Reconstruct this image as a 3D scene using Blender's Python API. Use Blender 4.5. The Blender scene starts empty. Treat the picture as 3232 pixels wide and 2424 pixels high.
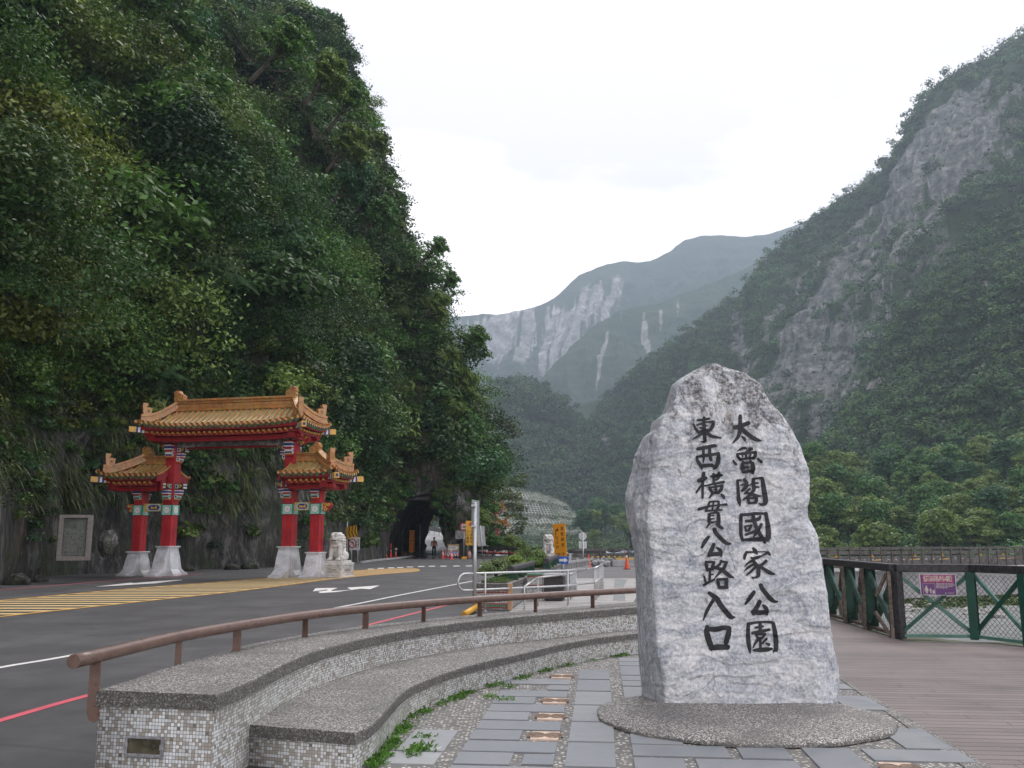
import bpy, bmesh, math, random
import numpy as np
from mathutils import Vector, Matrix
from mathutils.bvhtree import BVHTree
rng = np.random.default_rng(7)
random.seed(7)
SC = bpy.context.scene
COL = SC.collection
R = math.radians

# ------------------------------------------------------------------ camera
FPX, HZ, EYE = 2800.0, 1700.0, 1.65          # focal length in photo pixels, horizon row, eye height
PITCH = math.atan((HZ - 1212.0) / FPX)
cam = bpy.data.cameras.new('camera'); co = bpy.data.objects.new('camera', cam); COL.objects.link(co)
cam.sensor_width = 36.0; cam.lens = 36.0 * FPX / 3232.0; cam.clip_start = 0.05; cam.clip_end = 12000
co.location = (0, 0, EYE); co.rotation_euler = (R(90) + PITCH, 0, 0)
SC.camera = co
# ------------------------------------------------------------------ sky and sun
SUN_EL, SUN_AZ = 58.0, 25.0                 # azimuth measured from +Y towards +X
w = bpy.data.worlds.new('World'); SC.world = w; w.use_nodes = True
nt = w.node_tree; nt.nodes.clear()
def WN(t, **k):
    n = nt.nodes.new(t)
    for a, b in k.items(): setattr(n, a, b)
    return n
sky = WN('ShaderNodeTexSky', sky_type='NISHITA', sun_disc=False, sun_elevation=R(SUN_EL), sun_rotation=R(SUN_AZ), air_density=1.0, dust_density=3.0)
tc = WN('ShaderNodeTexCoord'); mp = WN('ShaderNodeMapping'); mp.inputs['Scale'].default_value = (1, 1, 2.2)
nz = WN('ShaderNodeTexNoise'); nz.inputs['Scale'].default_value = 2.1; nz.inputs['Detail'].default_value = 5; nz.inputs['Roughness'].default_value = .5
nz.inputs['Distortion'].default_value = .3
rp = WN('ShaderNodeValToRGB')
rp.color_ramp.elements[0].position = .43; rp.color_ramp.elements[0].color = (7.3, 6.9, 7.35, 1)
rp.color_ramp.elements[1].position = .61; rp.color_ramp.elements[1].color = (13.8, 13.0, 13.2, 1)
mx = WN('ShaderNodeMix', data_type='RGBA'); mx.inputs[0].default_value = .93
bg = WN('ShaderNodeBackground'); bg.inputs['Strength'].default_value = .1
ou = WN('ShaderNodeOutputWorld')
L = nt.links.new
L(tc.outputs['Generated'], mp.inputs[0]); L(mp.outputs[0], nz.inputs['Vector'])
sxyz = WN('ShaderNodeSeparateXYZ'); L(tc.outputs['Generated'], sxyz.inputs[0])          # cloud deck is thinner and brighter towards the valley
mr = WN('ShaderNodeMapRange'); mr.inputs[1].default_value = .20; mr.inputs[2].default_value = .62; mr.inputs[3].default_value = .10; mr.inputs[4].default_value = -.19; L(sxyz.outputs[2], mr.inputs[0])
ad = WN('ShaderNodeMath', operation='ADD'); L(nz.outputs['Fac'], ad.inputs[0]); L(mr.outputs[0], ad.inputs[1]); L(ad.outputs[0], rp.inputs[0])
L(sky.outputs[0], mx.inputs[6]); L(rp.outputs[0], mx.inputs[7]); L(mx.outputs[2], bg.inputs[0]); L(bg.outputs[0], ou.inputs[0])
sl = bpy.data.lights.new('sun', 'SUN'); sl.energy = 1.2; sl.angle = R(28); sl.color = (1, .97, .92)
so = bpy.data.objects.new('sun', sl); COL.objects.link(so)
_d = Vector((math.sin(R(SUN_AZ)) * math.cos(R(SUN_EL)), math.cos(R(SUN_AZ)) * math.cos(R(SUN_EL)), math.sin(R(SUN_EL))))
so.rotation_euler = (-_d).to_track_quat('-Z', 'Y').to_euler(); so.location = (0, 0, 60)
SC.view_settings.view_transform = 'Standard'; SC.view_settings.look = 'None'
SC.view_settings.exposure = 0.85; SC.view_settings.gamma = 1.0
SC.render.engine = 'CYCLES'
SC.cycles.use_denoising = True
SC.cycles.max_bounces = 6; SC.cycles.diffuse_bounces = 3; SC.cycles.glossy_bounces = 2
SC.cycles.transmission_bounces = 3; SC.cycles.transparent_max_bounces = 6; SC.cycles.volume_bounces = 0
SC.cycles.caustics_reflective = False; SC.cycles.caustics_refractive = False

# ------------------------------------------------------------------ photo pixel -> world helpers
_c, _s = math.cos(PITCH), math.sin(PITCH)
FWD = Vector((0, _c, _s)); UPV = Vector((0, -_s, _c)); RGT = Vector((1, 0, 0)); CAM = Vector((0, 0, EYE))
def ray(x, y): return FWD + RGT * ((x - 1616) / FPX) + UPV * ((1212 - y) / FPX)
def G(x, y, z=0.0):
    d = ray(x, y); return CAM + d * ((z - EYE) / d.z)
def DY(x, y, Y):
    d = ray(x, y); return CAM + d * (Y / d.y)
def proj(P):                                 # numpy (n,3) -> pixel columns, rows
    q = P - np.array(CAM)
    dep = q @ np.array(FWD)
    return 1616 + FPX * q[:, 0] / dep, 1212 - FPX * (q @ np.array(UPV)) / dep

# ------------------------------------------------------------------ tagging
def tag(o, label=None, cat=None, group=None, kind=None):
    if label: o['label'] = label
    if cat: o['category'] = cat
    if group: o['group'] = group
    if kind: o['kind'] = kind
    return o
def empty(name, loc=(0, 0, 0), rz=0.0, label=None, cat=None, group=None):
    o = bpy.data.objects.new(name, None); COL.objects.link(o); o.location = loc; o.rotation_euler = (0, 0, rz)
    o.empty_display_size = .2
    return tag(o, label, cat, group)
def copy_tree(o, parent=None):
    c = o.copy(); COL.objects.link(c)
    if parent is not None:
        c.parent = parent
    for ch in list(o.children): copy_tree(ch, c)
    return c

# ------------------------------------------------------------------ noise
def _hash(ix, iy, iz, seed):
    h = (ix.astype(np.int64) * 374761393 + iy.astype(np.int64) * 668265263 + iz.astype(np.int64) * 2147483647 + seed * 974634777) & 0xffffffff
    h = ((h ^ (h >> 13)) * 1274126177) & 0xffffffff
    h = h ^ (h >> 16)
    return (h & 0xffff) / 32767.5 - 1.0
def vnoise(P, seed=0):
    i = np.floor(P).astype(np.int64); f = P - i; u = f * f * (3 - 2 * f)
    r = 0
    for dx in (0, 1):
        for dy in (0, 1):
            for dz in (0, 1):
                wgt = (u[:, 0] if dx else 1 - u[:, 0]) * (u[:, 1] if dy else 1 - u[:, 1]) * (u[:, 2] if dz else 1 - u[:, 2])
                r = r + wgt * _hash(i[:, 0] + dx, i[:, 1] + dy, i[:, 2] + dz, seed)
    return r
def fbm(P, scale, octv=4, seed=0, gain=.5, ridged=False):
    P = np.asarray(P, float) * scale; a = 1.0; t = 0; s = 0
    for k in range(octv):
        n = vnoise(P, seed + k * 17)
        if ridged: n = 1 - 2 * np.abs(n)
        t = t + a * n; s += a; a *= gain; P = P * 2.03 + 11.3
    return t / s
def catmull(pts, n):
    p = [np.array(q, float) for q in pts]
    p = [2 * p[0] - p[1]] + p + [2 * p[-1] - p[-2]]
    out = []
    for i in range(1, len(p) - 2):
        for t in np.linspace(0, 1, 12, endpoint=False):
            a, b, c, d = p[i - 1], p[i], p[i + 1], p[i + 2]
            out.append(.5 * ((2 * b) + (c - a) * t + (2 * a - 5 * b + 4 * c - d) * t ** 2 + (3 * b - a - 3 * c + d) * t ** 3))
    out.append(p[-2]); out = np.array(out)
    return resample(out, n)
def resample(out, n):
    out = np.asarray(out, float)
    l = np.r_[0, np.cumsum(np.linalg.norm(np.diff(out, axis=0), axis=1))]
    q = np.linspace(0, l[-1], n)
    return np.stack([np.interp(q, l, out[:, k]) for k in range(out.shape[1])], 1)

# ------------------------------------------------------------------ materials
def N(nt, t, ins=None, **props):
    n = nt.nodes.new('ShaderNode' + t)
    for a, b in props.items(): setattr(n, a, b)
    for k, v in (ins or {}).items():
        s = n.inputs[k]
        if isinstance(v, bpy.types.NodeSocket): nt.links.new(v, s)
        elif isinstance(v, bpy.types.Node): nt.links.new(v.outputs[0], s)
        else: s.default_value = v
    return n
def newmat(name):
    m = bpy.data.materials.new(name); m.use_nodes = True
    return m, m.node_tree, m.node_tree.nodes['Principled BSDF']
def c4(c): return (c[0], c[1], c[2], 1)
def ramp(nt, fac, stops):
    r = N(nt, 'ValToRGB', {0: fac}); e = r.color_ramp.elements
    while len(e) < len(stops): e.new(.5)
    for k, (p, c) in enumerate(stops):
        e[k].position = p; e[k].color = c4(c) if not np.isscalar(c) else (c, c, c, 1)
    return r.outputs[0]
def mixc(nt, f, a, b, mode='MIX'):
    n = N(nt, 'Mix', data_type='RGBA', blend_type=mode)
    for k, v in ((0, f), (6, a), (7, b)):
        if isinstance(v, bpy.types.NodeSocket): nt.links.new(v, n.inputs[k])
        elif np.isscalar(v): n.inputs[k].default_value = v
        else: n.inputs[k].default_value = c4(v)
    return n.outputs[2]
def noise(nt, vec, scale, detail=4, rough=.55, dist=0):
    return N(nt, 'TexNoise', {'Vector': vec, 'Scale': scale, 'Detail': detail, 'Roughness': rough, 'Distortion': dist}).outputs['Fac']
def math_(nt, op, a, b=0.0):
    n = N(nt, 'Math', operation=op)
    for k, v in ((0, a), (1, b)):
        if isinstance(v, bpy.types.NodeSocket): nt.links.new(v, n.inputs[k])
        else: n.inputs[k].default_value = v
    return n.outputs[0]
def bump(nt, bs, h, strength=.3, dist=.02):
    b = N(nt, 'Bump', {'Strength': strength, 'Distance': dist, 'Height': h}); nt.links.new(b.outputs[0], bs.inputs['Normal']); return b
_cache = {}
def paint(name, col, rough=.5, metal=0.0, var=.12, scale=6.0, dirt=0.0, dirtcol=(.08, .07, .06), bmp=.0, spec=.4, bscale=40):
    """plain painted / raw surface with mottling, optional dirt patches and fine bump"""
    if name in _cache: return _cache[name]
    m, nt, bs = newmat(name)
    tcn = N(nt, 'TexCoord').outputs['Object']
    n1 = noise(nt, tcn, scale, 5)
    lo = [c * (1 - var * 1.6) for c in col]; hi = [min(1, c * (1 + var * 1.3)) for c in col]
    c = ramp(nt, n1, [(.3, lo), (.7, hi)])
    if dirt > 0:
        n2 = noise(nt, tcn, scale * 2.3, 6, .65, .4)
        f = ramp(nt, n2, [(.62 - dirt * .25, 0.0), (.8 - dirt * .2, 1.0)])
        c = mixc(nt, f, c, dirtcol)
    nt.links.new(c, bs.inputs['Base Color'])
    r = ramp(nt, noise(nt, tcn, scale * 1.7, 3), [(.3, max(0, rough - .1)), (.7, min(1, rough + .1))])
    nt.links.new(r, bs.inputs['Roughness'])
    bs.inputs['Metallic'].default_value = metal; bs.inputs['Specular IOR Level'].default_value = spec
    if bmp: bump(nt, bs, noise(nt, tcn, bscale, 4), bmp, .02)
    _cache[name] = m
    return m
def leafmat(name, rough=.5, transl=.22):
    if name in _cache: return _cache[name]
    m, nt, bs = newmat(name)
    a = N(nt, 'Attribute', attribute_name='tint').outputs['Color']
    nt.links.new(a, bs.inputs['Base Color']); bs.inputs['Roughness'].default_value = rough; bs.inputs['Specular IOR Level'].default_value = .25
    tr = N(nt, 'BsdfTranslucent', {'Color': mixc(nt, 1.0, a, (1.0, 1.15, .6), 'MULTIPLY')})
    mxs = N(nt, 'MixShader', {0: transl}); nt.links.new(bs.outputs[0], mxs.inputs[1]); nt.links.new(tr.outputs[0], mxs.inputs[2])
    nt.links.new(mxs.outputs[0], nt.nodes['Material Output'].inputs[0])
    _cache[name] = m
    return m

# ------------------------------------------------------------------ mesh building
class MB:
    def __init__(s): s.v = []; s.f = []; s.m = []; s.uv = {}
    def add(s, vs, fs, mat=0):
        b = len(s.v); s.v += [tuple(v) for v in vs]
        for f in fs: s.f.append(tuple(b + i for i in f)); s.m.append(mat)
        return s
    def box(s, c, d, mat=0, M=None, taper=1.0):
        x, y, z = (k / 2 for k in d)
        vs = [Vector((sx * x * (taper if sz > 0 else 1), sy * y * (taper if sz > 0 else 1), sz * z)) for sz in (-1, 1) for sx, sy in ((-1, -1), (1, -1), (1, 1), (-1, 1))]
        if M is not None: vs = [M @ v for v in vs]
        vs = [v + Vector(c) for v in vs]
        return s.add(vs, [(3, 2, 1, 0), (4, 5, 6, 7), (0, 1, 5, 4), (1, 2, 6, 5), (2, 3, 7, 6), (3, 0, 4, 7)], mat)
    def beam(s, a, b, w, h, mat=0, up=(0, 0, 1)):
        a = Vector(a); b = Vector(b); d = b - a; ln = d.length; d.normalize()
        sd = d.cross(Vector(up))
        if sd.length < 1e-4: sd = d.cross(Vector((1, 0, 0)))
        sd.normalize(); u = sd.cross(d)
        M = Matrix((sd, d, u)).transposed()
        return s.box((a + b) / 2, (w, ln, h), mat, M)
    def tube(s, pts, r, seg=10, mat=0, caps=True):
        P = [Vector(p) for p in pts]; n = len(P); rs = r if hasattr(r, '__len__') else [r] * n
        vs = []; u = None
        for i in range(n):
            t = (P[min(i + 1, n - 1)] - P[max(i - 1, 0)]).normalized()
            if u is None:
                u = t.cross(Vector((0, 0, 1)))
                if u.length < 1e-3: u = t.cross(Vector((1, 0, 0)))
            else: u = u - t * u.dot(t)
            u.normalize(); v = t.cross(u)
            for k in range(seg):
                a = 2 * math.pi * k / seg
                vs.append(P[i] + (u * math.cos(a) + v * math.sin(a)) * rs[i])
        fs = [(i * seg + k, i * seg + (k + 1) % seg, (i + 1) * seg + (k + 1) % seg, (i + 1) * seg + k) for i in range(n - 1) for k in range(seg)]
        if caps: fs += [tuple(range(seg))[::-1], tuple((n - 1) * seg + k for k in range(seg))]
        return s.add(vs, fs, mat)
    def lathe(s, prof, seg=16, c=(0, 0, 0), mat=0):
        vs = []; c = Vector(c)
        for r, z in prof:
            for k in range(seg):
                a = 2 * math.pi * k / seg; vs.append(c + Vector((r * math.cos(a), r * math.sin(a), z)))
        n = len(prof)
        fs = [(i * seg + k, i * seg + (k + 1) % seg, (i + 1) * seg + (k + 1) % seg, (i + 1) * seg + k) for i in range(n - 1) for k in range(seg)]
        fs += [tuple(range(seg))[::-1], tuple((n - 1) * seg + k for k in range(seg))]
        return s.add(vs, fs, mat)
    def prism(s, poly, M, d, mat=0):
        """poly in local xy, extruded along local z from 0 to d, M a 4x4 matrix"""
        n = len(poly)
        a = sum(poly[i][0] * poly[(i + 1) % n][1] - poly[(i + 1) % n][0] * poly[i][1] for i in range(n))
        if a < 0: poly = poly[::-1]
        vs = [M @ Vector((x, y, 0)) for x, y in poly] + [M @ Vector((x, y, d)) for x, y in poly]
        fs = [tuple(range(n))[::-1], tuple(range(n, 2 * n))] + [(i, (i + 1) % n, n + (i + 1) % n, n + i) for i in range(n)]
        if d < 0: fs = [f[::-1] for f in fs]
        return s.add(vs, fs, mat)
    def ico(s, c, r, sub=2, mat=0, sc=(1, 1, 1), M=None):
        bm = bmesh.new(); bmesh.ops.create_icosphere(bm, subdivisions=sub, radius=1)
        vs = []
        for v in bm.verts:
            q = Vector((v.co.x * sc[0] * r, v.co.y * sc[1] * r, v.co.z * sc[2] * r))
            if M is not None: q = M @ q
            vs.append(q + Vector(c))
        fs = [tuple(v.index for v in f.verts) for f in bm.faces]; bm.free()
        return s.add(vs, fs, mat)
    def build(s, name, mats, parent=None, smooth=False, bevel=0.0, mods=None):
        me = bpy.data.meshes.new(name); me.from_pydata(s.v, [], s.f)
        mats = mats if isinstance(mats, (list, tuple)) else [mats]
        for m in mats: me.materials.append(m)
        if len(mats) > 1: me.polygons.foreach_set('material_index', s.m)
        if smooth:
            if smooth is True: me.polygons.foreach_set('use_smooth', [True] * len(me.polygons))
            else: me.shade_smooth() if False else None
        me.update()
        o = bpy.data.objects.new(name, me); COL.objects.link(o)
        if parent is not None: o.parent = parent
        if bevel:
            b = o.modifiers.new('bevel', 'BEVEL'); b.width = bevel; b.segments = 2; b.limit_method = 'ANGLE'; b.angle_limit = R(40)
        return o
def np_mesh(name, V, F, mats, parent=None, tint=None, smooth=False, attrs=None, uv=None):
    """V (n,3), F (m,k) numpy"""
    me = bpy.data.meshes.new(name); F = np.ascontiguousarray(F, dtype=np.int32); k = F.shape[1]
    me.vertices.add(len(V)); me.vertices.foreach_set('co', np.ascontiguousarray(V, dtype=np.float32).ravel())
    me.loops.add(F.size); me.loops.foreach_set('vertex_index', F.ravel())
    me.polygons.add(len(F)); me.polygons.foreach_set('loop_start', np.arange(0, F.size, k, dtype=np.int32))
    if smooth: me.polygons.foreach_set('use_smooth', np.ones(len(F), dtype=bool))
    me.update(calc_edges=True)
    for m in (mats if isinstance(mats, (list, tuple)) else [mats]): me.materials.append(m)
    if tint is not None:
        a = me.attributes.new('tint', 'FLOAT_COLOR', 'POINT')
        a.data.foreach_set('color', np.ascontiguousarray(np.c_[tint, np.ones(len(V))], dtype=np.float32).ravel())
    for nm, arr in (attrs or {}).items():
        a = me.attributes.new(nm, 'FLOAT', 'POINT'); a.data.foreach_set('value', np.ascontiguousarray(arr, dtype=np.float32))
    if uv is not None:
        ul = me.uv_layers.new(name='UVMap'); ul.data.foreach_set('uv', np.ascontiguousarray(uv[F.ravel()], dtype=np.float32).ravel())
    o = bpy.data.objects.new(name, me); COL.objects.link(o)
    if parent is not None: o.parent = parent
    return o
def gridfaces(nu, nv, mask=None):
    i = np.arange(nu * nv).reshape(nu, nv)
    F = np.stack([i[:-1, :-1], i[1:, :-1], i[1:, 1:], i[:-1, 1:]], -1).reshape(-1, 4)
    return F if mask is None else F[mask]
def sheet(name, poly, z, mat, kind='structure', label=None, cat=None, parent=None):
    """flat polygon (list of xy) at height z"""
    me = bpy.data.meshes.new(name)
    p = [(q[0], q[1], z) for q in poly]
    a = sum(p[i][0] * p[(i + 1) % len(p)][1] - p[(i + 1) % len(p)][0] * p[i][1] for i in range(len(p)))
    if a < 0: p = p[::-1]
    me.from_pydata(p, [], [tuple(range(len(p)))]); me.materials.append(mat); me.update()
    o = bpy.data.objects.new(name, me); COL.objects.link(o)
    if parent is not None: o.parent = parent
    if kind: o['kind'] = kind
    if label: o['label'] = label
    if cat: o['category'] = cat
    return o
def ribbon(name, pts, width, z, mat, **k):
    P = np.array([(p[0], p[1]) for p in pts], float); T = np.gradient(P, axis=0); T /= np.linalg.norm(T, axis=1)[:, None]
    Nn = np.stack([-T[:, 1], T[:, 0]], 1) * width / 2
    A, B = P + Nn, P - Nn; n = len(P)
    V = np.c_[np.r_[A, B], np.full(2 * n, z)]
    F = np.array([(n + i, n + i + 1, i + 1, i) for i in range(n - 1)])
    o = np_mesh(name, V, F, mat); o['kind'] = 'structure'; return o
def text_mesh(name, s, size, mat, parent, M, bold=0.0, depth=.002, spacing=1.0, line=1.0, align='CENTER'):
    cu = bpy.data.curves.new(name, 'FONT'); cu.body = s; cu.size = size; cu.align_x = align; cu.align_y = 'CENTER'
    cu.offset = bold; cu.extrude = depth; cu.space_line = line; cu.space_character = spacing; cu.resolution_u = 3
    t = bpy.data.objects.new(name, cu); COL.objects.link(t)
    dg = bpy.context.evaluated_depsgraph_get()
    me = bpy.data.meshes.new_from_object(t.evaluated_get(dg)); bpy.data.objects.remove(t); bpy.data.curves.remove(cu)
    me.transform(M); me.materials.clear(); me.materials.append(mat)
    o = bpy.data.objects.new(name, me); COL.objects.link(o); o.parent = parent
    return o
def vertical(s): return '\n'.join(s)
# upright sign-face frame: local x right, local y up, local z towards the viewer (-Y of the thing)
def face(x, y, z): return Matrix.Translation((x, y, z)) @ Matrix(((1, 0, 0, 0), (0, 0, -1, 0), (0, 1, 0, 0), (0, 0, 0, 1)))

# ------------------------------------------------------------------ leaves
def leafverts(P, Nn, size, aspect=.5, fold=.12):
    n = len(P); r = rng.normal(size=(n, 3)); t = np.cross(Nn, r); t /= np.linalg.norm(t, axis=1)[:, None] + 1e-9
    b = np.cross(Nn, t); s = np.asarray(size).reshape(-1, 1) if not np.isscalar(size) else np.full((n, 1), size)
    V = np.stack([P - t * s, P + b * s * aspect + Nn * s * fold, P + t * s, P - b * s * aspect + Nn * s * fold], 1)
    return V.reshape(-1, 3)
def unit(a): return a / (np.linalg.norm(a, axis=-1, keepdims=True) + 1e-9)
def clump_leaves(C, rad, n, size, up=.55, flat=.75, tint=None, tvar=.25, droop=0.0, aspect=.5, outw=.7):
    """C (m,3) clump centres, rad (m,), n leaves per clump -> verts, tints"""
    m = len(C)
    d = unit(rng.normal(size=(m, n, 3))); d[..., 2] = np.abs(d[..., 2]) * .8 + d[..., 2] * .2
    rr = (rng.random((m, n, 1)) ** .45)
    P = C[:, None, :] + d * rr * np.asarray(rad)[:, None, None] * np.array([1, 1, flat])
    P[..., 2] -= droop * (1 - d[..., 2]) * np.asarray(rad)[:, None]
    Nn = unit(d * outw + rng.normal(size=(m, n, 3)) * .55 + np.array([0, 0, up]))
    sz = (np.asarray(size).reshape(-1, 1) if not np.isscalar(size) else np.full((m, 1), size)) * rng.uniform(.65, 1.3, (m, n))
    V = leafverts(P.reshape(-1, 3), Nn.reshape(-1, 3), sz.ravel(), aspect)
    tt = tint[:, None, :] * rng.uniform(1 - tvar, 1 + tvar, (m, n, 1))
    return V, np.repeat(tt.reshape(-1, 3), 4, 0)
def leafF(nv): return np.arange(nv).reshape(-1, 4)
GREENS = np.array([(.025, .064, .018), (.034, .088, .021), (.048, .108, .024), (.075, .118, .028), (.025, .072, .030), (.052, .088, .024)]) * np.array([1.02, .97, .95])
# ================================================================== surface materials of the setting
def m_asphalt():
    m, nt, bs = newmat('asphalt'); t = N(nt, 'TexCoord').outputs['Object']
    big = noise(nt, t, .12, 5, .6); mid = noise(nt, t, .55, 6, .72); fine = noise(nt, t, 130, 2)
    vor = N(nt, 'TexVoronoi', {'Vector': t, 'Scale': 75}).outputs['Color']
    c = ramp(nt, big, [(.3, (.070, .070, .074)), (.7, (.098, .098, .102))])
    c = mixc(nt, .55, c, ramp(nt, mid, [(.38, (.052, .052, .055)), (.62, (.130, .129, .128))]))
    pt = N(nt, 'SeparateColor', {0: N(nt, 'TexVoronoi', {'Vector': t, 'Scale': .13, 'Randomness': 1}).outputs['Color']}).outputs[0]; c = mixc(nt, .20, c, ramp(nt, pt, [(0, .3), (1, .7)]), 'SOFT_LIGHT')
    c = mixc(nt, .30, c, mixc(nt, .85, vor, (.09, .09, .09), 'MIX'), 'OVERLAY')
    oil = noise(nt, t, .9, 4, .7); c = mixc(nt, ramp(nt, oil, [(.60, 0.0), (.68, .45)]), c, (.045, .045, .047)); crk = N(nt, 'TexVoronoi', {'Vector': t, 'Scale': .21, 'Randomness': 1}, feature='DISTANCE_TO_EDGE').outputs['Distance']
    c = mixc(nt, math_(nt, 'MULTIPLY', ramp(nt, crk, [(.0, 1.0), (.006, 0.0)]), .45), c, (.03, .03, .03))
    # long tyre-worn bands along the lanes
    mpn = N(nt, 'Mapping', {0: t}); mpn.inputs['Rotation'].default_value = (0, 0, R(35)); mpn.inputs['Scale'].default_value = (.9, .06, 1)
    band = noise(nt, mpn.outputs[0], 1.0, 3); c = mixc(nt, math_(nt, 'MULTIPLY', ramp(nt, band, [(.46, 0.0), (.58, 1.0)]), .42), c, (.055, .055, .058))
    nt.links.new(c, bs.inputs['Base Color'])
    wet = ramp(nt, noise(nt, t, .35, 4), [(.4, .75), (.62, .52)]); nt.links.new(wet, bs.inputs['Roughness'])
    bs.inputs['Specular IOR Level'].default_value = .35
    bump(nt, bs, fine, .35, .004)
    return m
ASPHALT = m_asphalt()
def m_mark(name, col, wear=.45):
    m, nt, bs = newmat(name); t = N(nt, 'TexCoord').outputs['Object']
    n = noise(nt, t, 9, 6, .7); n2 = noise(nt, t, 60, 3)
    f = ramp(nt, mixc(nt, .4, n, n2), [(.60 - wear * .1, 0.0), (.72, .75)])
    c = mixc(nt, f, ramp(nt, noise(nt, t, 2, 4), [(.3, [k * .82 for k in col]), (.7, col)]), (.09, .09, .09))
    nt.links.new(c, bs.inputs['Base Color']); bs.inputs['Roughness'].default_value = .65
    return m
WHITE_MK = m_mark('white_road_paint', (.74, .73, .70)); YEL_MK = m_mark('yellow_road_paint', (.66, .37, .07)); RED_MK = m_mark('red_road_paint', (.60, .10, .13))
PALEYEL_MK = m_mark('pale_yellow_road_paint', (.72, .52, .22)); FADEYEL_MK = m_mark('faded_yellow_road_paint', (.44, .28, .11), .9)
def m_aggregate(name='washed_pebble_concrete', tone=1.0, sc=95):
    m, nt, bs = newmat(name); t = N(nt, 'TexCoord').outputs['Object']
    v = N(nt, 'TexVoronoi', {'Vector': t, 'Scale': sc, 'Randomness': 1})
    g = N(nt, 'SeparateColor', {0: v.outputs['Color']}).outputs[0]
    c = ramp(nt, g, [(.0, (.055 * tone, .052 * tone, .05 * tone)), (.35, (.15 * tone, .145 * tone, .14 * tone)), (.7, (.33 * tone, .32 * tone, .30 * tone)), (1., (.72 * tone, .70 * tone, .66 * tone))])
    c = mixc(nt, ramp(nt, v.outputs['Distance'], [(.35, 0.0), (.75, .85)]), c, (.07 * tone, .068 * tone, .064 * tone))
    st = noise(nt, t, 1.7, 6, .62)
    c = mixc(nt, ramp(nt, st, [(.46, 0.0), (.62, .5)]), c, (.10 * tone, .10 * tone, .095 * tone))
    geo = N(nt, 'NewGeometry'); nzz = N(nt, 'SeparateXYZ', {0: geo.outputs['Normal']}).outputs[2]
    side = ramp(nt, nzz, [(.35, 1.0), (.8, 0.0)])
    # slab sides and their drip edge, greyer and darker than the top
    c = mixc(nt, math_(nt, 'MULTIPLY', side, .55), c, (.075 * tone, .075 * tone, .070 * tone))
    nt.links.new(c, bs.inputs['Base Color']); bs.inputs['Roughness'].default_value = .75; bs.inputs['Specular IOR Level'].default_value = .3
    inv = math_(nt, 'SUBTRACT', 1.0, v.outputs['Distance']); bump(nt, bs, inv, .6, .006)
    return m
AGG = m_aggregate(); AGGP = m_aggregate('pale_pebble_slab', 1.22)
def m_mosaic():
    m, nt, bs = newmat('mosaic_tile'); uv = N(nt, 'UVMap').outputs[0]; t = N(nt, 'TexCoord').outputs['Object']
    s = N(nt, 'SeparateXYZ', {0: uv}); k = 1 / .0235
    u = math_(nt, 'MULTIPLY', s.outputs[0], k); v = math_(nt, 'MULTIPLY', s.outputs[1], k)
    fu = math_(nt, 'FRACT', u); fv = math_(nt, 'FRACT', v)
    def edge(f): return math_(nt, 'MINIMUM', f, math_(nt, 'SUBTRACT', 1.0, f))
    e = math_(nt, 'MINIMUM', edge(fu), edge(fv))
    grout = ramp(nt, e, [(.05, 1.0), (.09, 0.0)])
    cell = N(nt, 'CombineXYZ', {0: math_(nt, 'FLOOR', u), 1: math_(nt, 'FLOOR', v)})
    wn = N(nt, 'TexWhiteNoise', {0: cell.outputs[0]}, noise_dimensions='3D')
    ww = wn.outputs['Value']
    c = ramp(nt, ww, [(0.0, (.33, .31, .27)), (.40, (.40, .38, .33)), (.43, (.56, .60, .60)), (.75, (.68, .72, .73)), (1.0, (.76, .80, .80))])
    rr = [e for e in nt.nodes if e.bl_idname == 'ShaderNodeValToRGB'][-1]; rr.color_ramp.interpolation = 'LINEAR'
    c = mixc(nt, grout, c, ramp(nt, noise(nt, t, 5, 4), [(.35, (.13, .125, .115)), (.7, (.22, .21, .19))]))
    c = mixc(nt, ramp(nt, wn.outputs['Color'] if False else N(nt, 'SeparateColor', {0: wn.outputs['Color']}).outputs[1], [(.975, 0.0), (.98, .8)]), c, (.10, .095, .085)); stm = N(nt, 'Mapping', {0: t}); stm.inputs['Scale'].default_value = (3.5, 3.5, .5); c = mixc(nt, ramp(nt, noise(nt, stm.outputs[0], 1.4, 5, .65), [(.52, 0.0), (.66, .32)]), c, (.22, .21, .185))
    dirt = ramp(nt, noise(nt, t, 2.3, 6, .65), [(.48, 0.0), (.68, .35)])
    c = mixc(nt, dirt, c, (.17, .16, .135))
    nt.links.new(c, bs.inputs['Base Color'])
    nt.links.new(ramp(nt, e, [(.05, .8), (.12, .28)]), bs.inputs['Roughness'])
    bump(nt, bs, math_(nt, 'ADD', ramp(nt, e, [(.04, 0.0), (.12, 1.0)]), math_(nt, 'MULTIPLY', ww, .4)), .5, .003)
    return m
MOSAIC = m_mosaic()
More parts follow.
